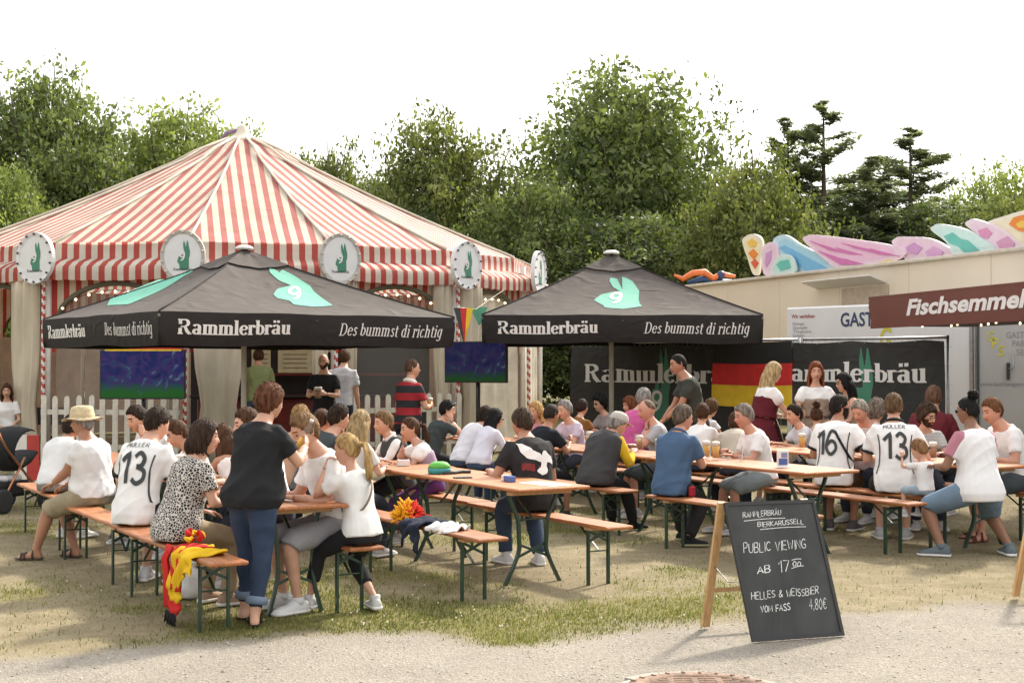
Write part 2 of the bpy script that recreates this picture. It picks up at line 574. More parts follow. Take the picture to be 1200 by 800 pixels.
def ax(pairs):
    out = []
    for a, b, st in pairs:
        out += list(np.arange(a, b - 1e-6, st))
    return np.array(out + [pairs[-1][1]])
gx = ax([(-400, -60, 34), (-60, -12, 6), (-12, -6, .5), (-6, 6, .09), (6, 12, .5), (12, 60, 6), (60, 400, 34)])
gy = ax([(-60, 2, 6), (2, 6.6, .4), (6.6, 16, .09), (16, 26, .3), (26, 70, 2.5), (70, 600, 40)])
GX, GY = np.meshgrid(gx, gy)
gz = ground_z(GX, GY)
nx, ny = len(gx), len(gy)
gv = np.stack([GX.ravel(), GY.ravel(), gz.ravel()], 1)
ii = np.arange(nx * ny).reshape(ny, nx)
gf = np.stack([ii[:-1, :-1].ravel(), ii[:-1, 1:].ravel(), ii[1:, 1:].ravel(), ii[1:, :-1].ravel()], 1)

def ground_mat():
    m, N, L, B = nodes_of('ground')
    ge = N.new('ShaderNodeNewGeometry')
    def noise(sc, det=4, dist=0.):
        n = N.new('ShaderNodeTexNoise'); n.inputs['Scale'].default_value = sc; n.inputs['Detail'].default_value = det; n.inputs['Distortion'].default_value = dist
        L.new(ge.outputs['Position'], n.inputs['Vector']); return n.outputs['Fac']
    def ramp(fac, stops):
        c = N.new('ShaderNodeValToRGB')
        while len(c.color_ramp.elements) < len(stops): c.color_ramp.elements.new(.5)
        for e, (p, col) in zip(c.color_ramp.elements, stops):
            e.position = p; e.color = col + (1,)
        L.new(fac, c.inputs[0]); return c.outputs[0]
    def mix(f, a, b, mode='MIX'):
        x = N.new('ShaderNodeMixRGB'); x.blend_type = mode
        if isinstance(f, float): x.inputs[0].default_value = f
        else: L.new(f, x.inputs[0])
        L.new(a, x.inputs[1]); L.new(b, x.inputs[2]); return x.outputs[0]
    a1 = N.new('ShaderNodeAttribute'); a1.attribute_name = 'gravel'
    a2 = N.new('ShaderNodeAttribute'); a2.attribute_name = 'grass'
    vo = N.new('ShaderNodeTexVoronoi'); vo.inputs['Scale'].default_value = 75
    L.new(ge.outputs['Position'], vo.inputs['Vector'])
    grav = ramp(vo.outputs['Color'], [(.0, (.13, .115, .10)), (.45, (.24, .22, .19)), (.8, (.315, .29, .25)), (1., (.45, .425, .38))])
    grav = mix(.45, grav, ramp(noise(1.6, 6), [(.3, (.21, .18, .145)), (.7, (.315, .28, .23))]))
    dirt = ramp(noise(3.5, 8, .6), [(.25, (.165, .13, .082)), (.5, (.265, .215, .14)), (.75, (.37, .31, .215))])
    straw = ramp(noise(38, 3), [(.3, (.11, .095, .05)), (.7, (.26, .225, .13))])
    dirt = mix(noise(9, 3), dirt, straw)
    grs = ramp(noise(24, 4, 1.0), [(.25, (.07, .07, .022)), (.55, (.165, .15, .05)), (.8, (.29, .25, .11))])
    mr = N.new('ShaderNodeMath'); mr.operation = 'MULTIPLY'
    L.new(a2.outputs['Fac'], mr.inputs[0]); mr.inputs[1].default_value = .8
    c = mix(mr.outputs[0], dirt, grs)
    c = mix(a1.outputs['Fac'], c, grav)
    L.new(c, B.inputs['Base Color'])
    B.inputs['Roughness'].default_value = .95
    B.inputs['Specular IOR Level'].default_value = .15
    bp = N.new('ShaderNodeBump'); bp.inputs['Strength'].default_value = .7; bp.inputs['Distance'].default_value = .012
    bl = N.new('ShaderNodeMath'); bl.operation = 'ADD'
    L.new(vo.outputs['Distance'], bl.inputs[0]); L.new(noise(30, 6), bl.inputs[1])
    L.new(bl.outputs[0], bp.inputs['Height']); L.new(bp.outputs[0], B.inputs['Normal'])
    return m
gro = mesh_obj('ground', gv, gf, ground_mat(), smooth=True)
tag(gro, 'trampled festival ground of gravel, dirt and thin grass', kind='structure')
for nm, fn in (('gravel', gravel_f), ('grass', grass_f)):
    a = gro.data.attributes.new(nm, 'FLOAT', 'POINT')
    a.data.foreach_set('value', fn(GX.ravel(), GY.ravel()).astype(np.float32))

def leaf_mat(name, dark, mid, light, trans=.35):
    m, N, L, B = nodes_of(name)
    out = N['Material Output']
    at_ = N.new('ShaderNodeAttribute'); at_.attribute_name = 'tint'
    cr = N.new('ShaderNodeValToRGB')
    cr.color_ramp.elements.new(.5)
    for e, (p, c) in zip(cr.color_ramp.elements, ((0, dark), (.5, mid), (1, light))):
        e.position = p; e.color = c + (1,)
    L.new(at_.outputs['Fac'], cr.inputs[0])
    L.new(cr.outputs[0], B.inputs['Base Color'])
    B.inputs['Roughness'].default_value = .55
    B.inputs['Specular IOR Level'].default_value = .3
    tr = N.new('ShaderNodeBsdfTranslucent')
    gm = N.new('ShaderNodeMixRGB'); gm.blend_type = 'MULTIPLY'; gm.inputs[0].default_value = 1; gm.inputs[2].default_value = (1.2, 1.25, .6, 1)
    L.new(cr.outputs[0], gm.inputs[1]); L.new(gm.outputs[0], tr.inputs[0])
    mx = N.new('ShaderNodeMixShader'); mx.inputs[0].default_value = trans
    L.new(B.outputs[0], mx.inputs[1]); L.new(tr.outputs[0], mx.inputs[2]); L.new(mx.outputs[0], out.inputs[0])
    return m

def np_mesh(name, V, Fq, m, parent=None, tint=None):
    """mesh from arrays; V (n,3), Fq (k,3|4)"""
    me = bpy.data.meshes.new(name)
    k, c = Fq.shape
    me.vertices.add(len(V)); me.vertices.foreach_set('co', V.astype(np.float32).ravel())
    me.loops.add(k * c); me.loops.foreach_set('vertex_index', Fq.astype(np.int32).ravel())
    me.polygons.add(k)
    me.polygons.foreach_set('loop_start', np.arange(0, k * c, c, dtype=np.int32))
    me.materials.append(m)
    if tint is not None:
        a = me.attributes.new('tint', 'FLOAT', 'POINT'); a.data.foreach_set('value', tint.astype(np.float32))
    me.update(calc_edges=True)
    o = bpy.data.objects.new(name, me); COL.objects.link(o)
    if parent: o.parent = parent
    return o

def grass():
    n = 420000
    Y = 7.5 + 15 * rng.random(n) ** 1.5
    X = (rng.random(n) * 2 - 1) * (Y * .40 + .3)
    keep = rng.random(n) < grass_f(X, Y) ** 1.3 * .6 + .03 * (1 - gravel_f(X, Y))
    X, Y = X[keep], Y[keep]; n = len(X)
    h = (.012 + .03 * rng.random(n) ** 2) * (.7 + .6 * fbm(X, Y, 3, 9))
    a = rng.random(n) * 2 * PI
    ln = rng.random(n) * .8
    w = .0028 + .003 * rng.random(n)
    Z = ground_z(X, Y)
    b = rng.random(n) * 2 * PI
    p0 = np.stack([X - w * np.cos(a), Y - w * np.sin(a), Z - .004], 1)
    p1 = np.stack([X + w * np.cos(a), Y + w * np.sin(a), Z - .004], 1)
    p2 = np.stack([X + h * ln * np.cos(b), Y + h * ln * np.sin(b), Z + h], 1)
    V = np.stack([p0, p1, p2], 1).reshape(-1, 3)
    t = np.repeat(np.clip(rng.normal(.5, .22, n) + (fbm(X, Y, 1.2, 55) - .5) * .9, 0, 1), 3)
    m = leaf_mat('grass_blade', (.07, .085, .02), (.16, .175, .045), (.33, .30, .12), .3)
    o = np_mesh('grass', V, np.arange(3 * n).reshape(-1, 3), m, tint=t)
    tag(o, 'short patchy green and straw coloured grass between the benches', kind='stuff')
grass()

def pebbles():
    n = 6500
    Y = 6.7 + 7 * rng.random(n) ** 1.6
    X = (rng.random(n) * 2 - 1) * (Y * .39 + .2)
    keep = rng.random(n) < gravel_f(X, Y) * .9 + .10
    X, Y = X[keep], Y[keep]; n = len(X)
    r = .003 + .007 * rng.random(n) ** 3
    Z = ground_z(X, Y) + r * .2
    d = np.array([(1, 0, 0), (0, 1, 0), (-1, 0, 0), (0, -1, 0), (0, 0, .75), (0, 0, -.75)])
    j = .7 + .6 * rng.random((n, 6, 1))
    a = rng.random(n) * 2 * PI
    ca, sa = np.cos(a), np.sin(a)
    D = d[None] * j * r[:, None, None] * np.array([1.3, .9, .8])
    DX = D[..., 0] * ca[:, None] - D[..., 1] * sa[:, None]
    DY = D[..., 0] * sa[:, None] + D[..., 1] * ca[:, None]
    V = np.stack([X[:, None] + DX, Y[:, None] + DY, Z[:, None] + D[..., 2]], 2).reshape(-1, 3)
    f = np.array([(0, 1, 4), (1, 2, 4), (2, 3, 4), (3, 0, 4), (1, 0, 5), (2, 1, 5), (3, 2, 5), (0, 3, 5)])
    Fq = (f[None] + 6 * np.arange(n)[:, None, None]).reshape(-1, 3)
    m = leaf_mat('pebble', (.17, .14, .11), (.36, .31, .25), (.55, .51, .45), 0.)
    o = np_mesh('gravel', V, Fq, m, tint=np.repeat(rng.random(n), 6))
    tag(o, 'loose pale gravel scattered over the front of the ground', kind='stuff')
pebbles()

def litter():
    n = 1100
    Y = 9.0 + 8 * rng.random(n) ** 1.5
    X = (rng.random(n) * 2 - 1) * (Y * .37)
    keep = rng.random(n) < (1 - gravel_f(X, Y))
    X, Y = X[keep], Y[keep]; n = len(X)
    a = rng.random(n) * 2 * PI
    r = .006 + .018 * rng.random(n) ** 2
    Z = ground_z(X, Y) + .006
    q = []
    for k, (s_, e) in enumerate(((1, 0), (0, .5), (-1, 0), (0, -.5))):
        q.append(np.stack([X + r * (s_ * np.cos(a) - e * np.sin(a)), Y + r * (s_ * np.sin(a) + e * np.cos(a)), Z + rng.random(n) * .008], 1))
    V = np.stack(q, 1).reshape(-1, 3)
    m = leaf_mat('dry_leaf', (.07, .045, .025), (.20, .14, .07), (.38, .30, .18), .1)
    o = np_mesh('leaf_litter', V, np.arange(4 * n).reshape(-1, 4), m, tint=np.repeat(rng.random(n), 4))
    tag(o, 'dry brown leaves and crumbs lying on the trodden ground', kind='stuff')
    n = 260
    Y = 9.2 + 7 * rng.random(n) ** 1.3
    X = (rng.random(n) * 2 - 1) * (Y * .37)
    keep = (grass_f(X, Y) > .25); X, Y = X[keep], Y[keep]; n = len(X)
    V = []; Fq = []
    for i in range(n):
        r_ = .004 + .004 * random.random(); z = float(ground_z(X[i], Y[i])) + .015 + .02 * random.random(); b = len(V)
        for k in range(5):
            V.append((X[i] + r_ * math.cos(k * 1.2566), Y[i] + r_ * math.sin(k * 1.2566), z + .003 * (k % 2)))
        V.append((X[i], Y[i], z + .006)); V.append((X[i], Y[i], z - .012))
        for k in range(5):
            Fq.append((b + k, b + (k + 1) % 5, b + 5)); Fq.append((b + (k + 1) % 5, b + k, b + 6))
    o = np_mesh('clover_blossom', np.array(V), np.array(Fq), mat('clover_white', (.75, .74, .66)))
    tag(o, 'small white clover blossoms dotted through the grass', kind='stuff')
litter()

# ================================================================== TREES
BARK = mat('bark', (.075, .055, .04), .9, .35, 6, .8, 18, stretch=(1, 1, .25))
LM = {
 'fresh': leaf_mat('leaf_fresh', (0.105, 0.14, 0.041), (0.203, 0.252, 0.084), (0.336, 0.379, 0.14), .42),
 'mid': leaf_mat('leaf_mid', (0.048, 0.068, 0.026), (0.135, 0.175, 0.064), (0.26, 0.304, 0.122), .42),
 'dark': leaf_mat('leaf_dark', (0.033, 0.045, 0.02), (0.091, 0.122, 0.048), (0.178, 0.211, 0.088), .42),
 'yellow': leaf_mat('leaf_yellow', (0.052, 0.066, 0.021), (0.138, 0.166, 0.053), (0.258, 0.273, 0.098), .4),
 'pine': leaf_mat('needle', (.085, .105, .065), (.155, .185, .11), (.25, .28, .17), .38)}

def leaf_cloud(P, size, tint, up=.25):
    """rhombic leaves at the points P"""
    n = len(P)
    a = rng.normal(size=(n, 3)); a[:, 2] -= .2
    a /= np.linalg.norm(a, axis=1)[:, None]
    b = rng.normal(size=(n, 3)); b -= a * (a * b).sum(1)[:, None]
    b /= np.linalg.norm(b, axis=1)[:, None]
    s = (size * (.4 + 1.2 * rng.random(n) ** 1.5))[:, None]
    c = np.cross(a, b) * s * .12
    V = np.stack([P - a * s, P + b * s * .5 + c, P + a * s, P - b * s * .5 + c], 1).reshape(-1, 3)
    return V, np.arange(4 * n).reshape(-1, 4), np.repeat(tint, 4)

CROWNS = []
def crown_proto(seed, n, loose, lobes, peak, size):
    """unit crown (radius 1, half height 1): leaf clumps hung on an uneven cloud of lobes"""
    r_ = np.random.default_rng(seed)
    C_, Rr = [], []
    for i in range(lobes):
        vz = 1 - 2 * (i + .5) / lobes
        an = i * 2.39996 + seed
        h_ = math.sqrt(1 - vz * vz)
        q = .66 + .50 * r_.random()
        taper = 1 - .34 * max(0, vz) * peak
        C_.append((h_ * math.cos(an) * .76 * q * taper, h_ * math.sin(an) * .70 * q, vz * .76 * (.86 + .22 * r_.random())))
        Rr.append(.17 + .22 * r_.random())
    for q in (-.5, -.2, .1, .4):
        C_.append((r_.normal() * .14, 0, q)); Rr.append(.46)
    C_ = np.array(C_); Rr = np.array(Rr)
    k = r_.choice(len(Rr), n, p=Rr ** 2 / (Rr ** 2).sum())
    d = r_.normal(size=(n, 3)); d /= np.linalg.norm(d, axis=1)[:, None]
    P = C_[k] + d * (Rr[k] * (r_.random(n) ** .45) * (1 + loose * r_.random(n)))[:, None]
    nc = n // 26
    cc = P[r_.choice(n, nc, replace=False)]
    near = r_.integers(0, nc, n)
    P2 = cc[near] + r_.normal(size=(n, 3)) * np.array([.055, .055, .034])
    use = r_.random(n) < .82
    P = np.where(use[:, None], P2, P)
    tint = np.clip(np.where(use, r_.normal(.5, .26, nc)[near], .5) + r_.normal(0, .13, n), 0, 1)
    V, Fq, tt = leaf_cloud(P, size, tint)
    o = np_mesh('crown', V, Fq, LM['mid'], None, tt)
    me = o.data
    bpy.data.objects.remove(o)
    CROWNS.append((me, C_))
for seed, loose, lobes, peak in ((3, .30, 40, .8), (9, .10, 44, .5), (12, .35, 46, 1.1), (17, .12, 40, .8), (23, .22, 36, .9)):
    crown_proto(seed, 52000, loose, lobes, peak, .0225)
TC = [0]
def tree(name, label, px, topy, wpx, Y, kind, n, low=.16, seed=1, size=.17, loose=.0, group='trees behind the fairground', lobes=15, peak=1.0):
    r_ = np.random.default_rng(seed)
    x = (px - 600) / F * Y
    H = CH + (HZ - topy) / F * Y
    rw = wpx / F * Y / 2
    t = empty(name, (x, Y, 0), 0, label, 'tree', group)
    zc = H * (low + 1) / 2; rz = H * (1 - low) / 2
    me, C_ = CROWNS[{.25: 0, .3: 2}.get(loose, (1, 3, 4)[TC[0] % 3])]
    TC[0] += 1
    o = bpy.data.objects.new('crown', me); COL.objects.link(o); o.parent = t
    fl = -1 if TC[0] % 2 else 1
    o.location = (0, 0, zc - rz * .02); o.scale = (rw * fl * .98, rw, rz * .96)
    o.material_slots[0].link = 'OBJECT'; o.material_slots[0].material = LM[kind]
    mb = MB()
    tr = .09 + .018 * H
    mb.tube([(0, 0, -.1), (.05, 0, H * .15), (.0, .05, H * .3), (0, 0, zc + rz * .2), (.1, 0, zc + rz * .6)], [tr * 1.3, tr, tr * .85, tr * .5, tr * .15], 8)
    for i in range(0, len(C_) - 4, 2):
        c = Vector((C_[i][0] * rw * fl, C_[i][1] * rw, zc + C_[i][2] * rz)); z0 = max(H * .14, c.z * .5)
        bq = Vector((0, 0, z0)); e = bq.lerp(c, .5) + Vector((0, 0, -.08 * rw))
        mb.tube([bq, e, c, c + (c - e) * .5], [tr * .42, tr * .26, tr * .13, .012], 5)
    mb.build('trunk', BARK, t, True)
    return t

PINES = {}
def pine_proto(seed):
    """unit pine (height 1, radius about 1): whorled branches with needle sprays"""
    r_ = np.random.default_rng(seed)
    br, P, tn, SZ_ = [], [], [], []
    nb = 110
    for i in range(nb):
        f = .14 + .85 * (i + r_.random() * .8) / nb
        L_ = (1.02 - f) ** 1.0 * 1.15 * (.4 + .75 * r_.random())
        a = r_.random() * 2 * PI
        up = .05 + .16 * f
        b = Vector((0, 0, f)); dv = Vector((math.cos(a), math.sin(a), 0))
        at_ = lambda q: b + dv * (L_ * q) + Vector((0, 0, L_ * (up * q * q - .02 * q)))
        br.append([at_(q) for q in (0, .35, .7, 1.)])
        m_ = int(380 * (.25 + L_))
        q = .18 + .82 * r_.random(m_) ** .75
        ph = np.array([list(at_(s)) for s in q])
        SZ_.append(np.full(m_, .42 + .75 * L_)); P.append(ph + r_.normal(size=(m_, 3)) * np.array([.055, .055, .007]) * (.22 + L_ * 1.0)); tn.append(np.clip(r_.normal(.5, .2) + r_.normal(0, .12, m_), 0, 1))
    P = np.concatenate(P); tn = np.concatenate(tn); n = len(P)
    P[:, 2] *= 5.0                       # drawn at height 5 so that needles keep their shape
    a = r_.normal(size=(n, 3)); a[:, 2] += .35; a /= np.linalg.norm(a, axis=1)[:, None]
    b = r_.normal(size=(n, 3)); b -= a * (a * b).sum(1)[:, None]; b /= np.linalg.norm(b, axis=1)[:, None]
    s = (.052 * np.concatenate(SZ_) * (.5 + .9 * r_.random(n)))[:, None]
    V = np.stack([P - a * s, P + b * s * .24, P + a * s, P - b * s * .24], 1).reshape(-1, 3)
    o = np_mesh('crown', V, np.arange(4 * n).reshape(-1, 4), LM['pine'], None, np.repeat(tn, 4))
    me = o.data; bpy.data.objects.remove(o)
    return me, br
def pine(label, px, topy, wpx, Y, seed, n=0, lean=0.):
    k = seed % 2
    if k not in PINES: PINES[k] = pine_proto(70 + k)
    me, br = PINES[k]
    x = (px - 600) / F * Y
    H = CH + (HZ - topy) / F * Y
    rw = wpx / F * Y / 2
    t = empty('pine_tree', (x, Y, 0), 0, label, 'tree', 'trees behind the fairground')
    o = bpy.data.objects.new('crown', me); COL.objects.link(o); o.parent = t
    o.scale = (rw * (1 if seed < 23 else -1), rw, H / 5)
    mb = MB()
    mb.tube([(0, 0, -.1), (0, 0, H * .5), (0, 0, H * .985)], [.24, .15, .02], 8)
    for b in br[::2]:
        mb.tube([(p.x * o.scale.x, p.y * rw, p.z * H) for p in b], [.035, .025, .015, .006], 3)
    mb.build('trunk', BARK, t, True)

tree('broadleaf_tree', 'tall loose crowned tree at the far left above the tent roof', 48, 64, 258, 48, 'mid', 37632, .12, 3, 0.105, .25, lobes=30)
tree('broadleaf_tree', 'yellow green bushy tree low at the left picture edge', 2, 175, 181, 43, 'fresh', 25088, .05, 4, 0.112, .1)
tree('broadleaf_tree', 'light green tree standing behind the left slope of the striped tent', 205, 108, 270, 52, 'fresh', 34496, .12, 5, 0.112, .25, lobes=30)
tree('broadleaf_tree', 'dark green lower tree between the two tall left trees', 118, 185, 210, 50, 'dark', 25088, .05, 6, 0.119, .1)
tree('broadleaf_tree', 'light green tree crown peeping right beside the tent peak', 278, 138, 167, 55, 'fresh', 25088, .1, 7, 0.112, .25)
tree('broadleaf_tree', 'small dark tree with yellowish tips behind the right tent slope', 392, 165, 167, 54, 'yellow', 21952, .05, 8, 0.105, .1)
tree('broadleaf_tree', 'rounded chestnut tree with yellowish blossom behind the right tent slope', 517, 124, 223, 50, 'yellow', 40768, .08, 9, 0.112, .05, lobes=30)
tree('broadleaf_tree', 'low dark tree under the rounded chestnut', 470, 225, 237, 47, 'dark', 25088, .0, 19, 0.119, .1)
tree('broadleaf_tree', 'tallest tree with open airy crown above the right parasol', 732, 72, 323, 53, 'mid', 53312, .12, 12, 0.119, .3, lobes=38)
tree('broadleaf_tree', 'mid green bushy tree between chestnut and tallest tree', 622, 200, 210, 46, 'mid', 31360, .0, 13, 0.112, .1)
tree('broadleaf_tree', 'dark bushy tree low behind the right parasol peak', 735, 235, 293, 45, 'dark', 34496, .0, 14, 0.119, .1)
tree('broadleaf_tree', 'rounded yellow green tree left of the pines', 888, 172, 223, 43, 'yellow', 43904, .0, 15, 0.105, .05, lobes=30)
pine('tall pine with spire top right of the rounded yellow green tree', 966, 114, 400, 54, 21, 10000, .2)
pine('shorter pine close on the left of the tall spire pine', 924, 134, 300, 55, 22, 7000)
pine('broad pine above the pink and teal fairground boards', 1068, 146, 450, 52, 23, 13000, -.2)
pine('low pine filling the gap between the two spire pines', 1018, 180, 420, 50, 24, 9000)
tree('broadleaf_tree', 'pale distant tree at the right picture edge', 1180, 188, 210, 58, 'fresh', 25088, .05, 25, 0.119, .2)
tree('broadleaf_tree', 'yellow green rounded bush tree at the right edge above the boards', 1188, 214, 153, 44, 'yellow', 25088, .0, 26, 0.098, .05)
tree('broadleaf_tree', 'dark tree mass under the broad pine at the right', 1110, 235, 237, 48, 'dark', 25088, .0, 27, 0.119, .1)

def far_wood():
    n = 22000
    X = -36 + 72 * rng.random(n)
    top = 7.4 + 2.2 * fbm(X, X * 0, .12, 40)
    Z = top * rng.random(n) ** .8
    Y = 60 + 5 * rng.random(n)
    P = np.stack([X, Y, Z], 1)
    V, Fq, tt = leaf_cloud(P, .34, np.clip(rng.normal(.35, .2, n), 0, 1))
    o = np_mesh('far_wood', V, Fq, LM['dark'], None, tt)
    tag(o, 'dark far wood closing the view behind the fairground', kind='stuff')
tree('broadleaf_tree', 'olive green tree filling the gap right of the tent peak', 345, 178, 190, 58, 'mid', 15000, .0, 41, .12, .1)
tree('broadleaf_tree', 'dark green tree filling the gap between small yellowish tree and chestnut', 440, 190, 150, 57, 'dark', 12000, .0, 42, .12, .1)
tree('broadleaf_tree', 'mid green tree between the tallest tree and the yellow green one', 835, 200, 150, 52, 'mid', 12000, .0, 43, .12, .1)
tree('broadleaf_tree', 'mid green tree low between the pines and the right edge', 1130, 228, 190, 55, 'mid', 12000, .0, 44, .12, .1)
far_wood()

# ================================================================== STRIPED CAROUSEL TENT
def striped(name, red, cream, pitch=.216, trans=.25, rough=.75):
    m, N, L, B = nodes_of(name)
    out = N['Material Output']
    uv = N.new('ShaderNodeUVMap'); uv.uv_map = 'uv'
    sp = N.new('ShaderNodeSeparateXYZ'); L.new(uv.outputs[0], sp.inputs[0])
    dv = N.new('ShaderNodeMath'); dv.operation = 'DIVIDE'; dv.inputs[1].default_value = pitch; L.new(sp.outputs[0], dv.inputs[0])
    fr = N.new('ShaderNodeMath'); fr.operation = 'FRACT'; L.new(dv.outputs[0], fr.inputs[0])
    gt = N.new('ShaderNodeMath'); gt.operation = 'GREATER_THAN'; gt.inputs[1].default_value = .52; L.new(fr.outputs[0], gt.inputs[0])
    tc = N.new('ShaderNodeTexCoord')
    nz = N.new('ShaderNodeTexNoise'); nz.inputs['Scale'].default_value = 1.3; nz.inputs['Detail'].default_value = 6; L.new(tc.outputs['Object'], nz.inputs['Vector'])
    mx = N.new('ShaderNodeMixRGB'); mx.inputs[1].default_value = cream + (1,); mx.inputs[2].default_value = red + (1,); L.new(gt.outputs[0], mx.inputs[0])
    cr = N.new('ShaderNodeValToRGB'); cr.color_ramp.elements[0].position = .25; cr.color_ramp.elements[1].position = .75
    cr.color_ramp.elements[0].color = (.74, .72, .69, 1); cr.color_ramp.elements[1].color = (1.06, 1.06, 1.06, 1); L.new(nz.outputs['Fac'], cr.inputs[0])
    ml = N.new('ShaderNodeMixRGB'); ml.blend_type = 'MULTIPLY'; ml.inputs[0].default_value = 1; L.new(mx.outputs[0], ml.inputs[1]); L.new(cr.outputs[0], ml.inputs[2])
    L.new(ml.outputs[0], B.inputs['Base Color']); B.inputs['Roughness'].default_value = rough; B.inputs['Specular IOR Level'].default_value = .25
    n2 = N.new('ShaderNodeTexNoise'); n2.inputs['Scale'].default_value = 2.2; n2.inputs['Distortion'].default_value = 1.5; L.new(tc.outputs['Object'], n2.inputs['Vector'])
    bp = N.new('ShaderNodeBump'); bp.inputs['Strength'].default_value = .22; bp.inputs['Distance'].default_value = .08; L.new(n2.outputs['Fac'], bp.inputs['Height']); L.new(bp.outputs[0], B.inputs['Normal'])
    tr = N.new('ShaderNodeBsdfTranslucent'); L.new(ml.outputs[0], tr.inputs[0])
    ms = N.new('ShaderNodeMixShader'); ms.inputs[0].default_value = trans
    L.new(B.outputs[0], ms.inputs[1]); L.new(tr.outputs[0], ms.inputs[2]); L.new(ms.outputs[0], out.inputs[0])
    return m
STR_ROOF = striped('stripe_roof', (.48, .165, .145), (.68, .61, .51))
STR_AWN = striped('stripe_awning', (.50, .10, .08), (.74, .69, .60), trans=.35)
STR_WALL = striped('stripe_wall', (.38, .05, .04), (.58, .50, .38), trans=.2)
CREAM = mat('cream_canvas', (.60, .54, .44), .85, .2, 2.5, .4, 6)
DRAPE = mat('beige_drape', (.48, .42, .32), .9, .2, 3, .5, 8, stretch=(1, 1, .3))
WHITE = mat('white_paint', (.70, .68, .63), .5, .08, 9, .1, 30)
PICKET = mat('picket_paint', (.62, .58, .50), .65, .15, 8, .3, 40)
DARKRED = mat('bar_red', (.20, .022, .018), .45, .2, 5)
BLACKW = mat('bar_dark', (.02, .015, .012), .6, .3, 5)
REDP = mat('candy_red', (.45, .04, .03), .4, .1)
PVC = glassy('clear_pvc', (.42, .41, .38), .80, .05)
BULB = emit('bulb', (1.0, .80, .5), 1.4)
RABBIT = mat('rabbit_green', (.045, .20, .12), .5, .06)
INK = mat('ink_dark', (.03, .035, .035), .6, .1)
LETTER = mat('letter_white', (.74, .72, .70), .6, .05)
STEEL = mat('galvanised', (.36, .36, .36), .4, .15, 12, metal=.8)

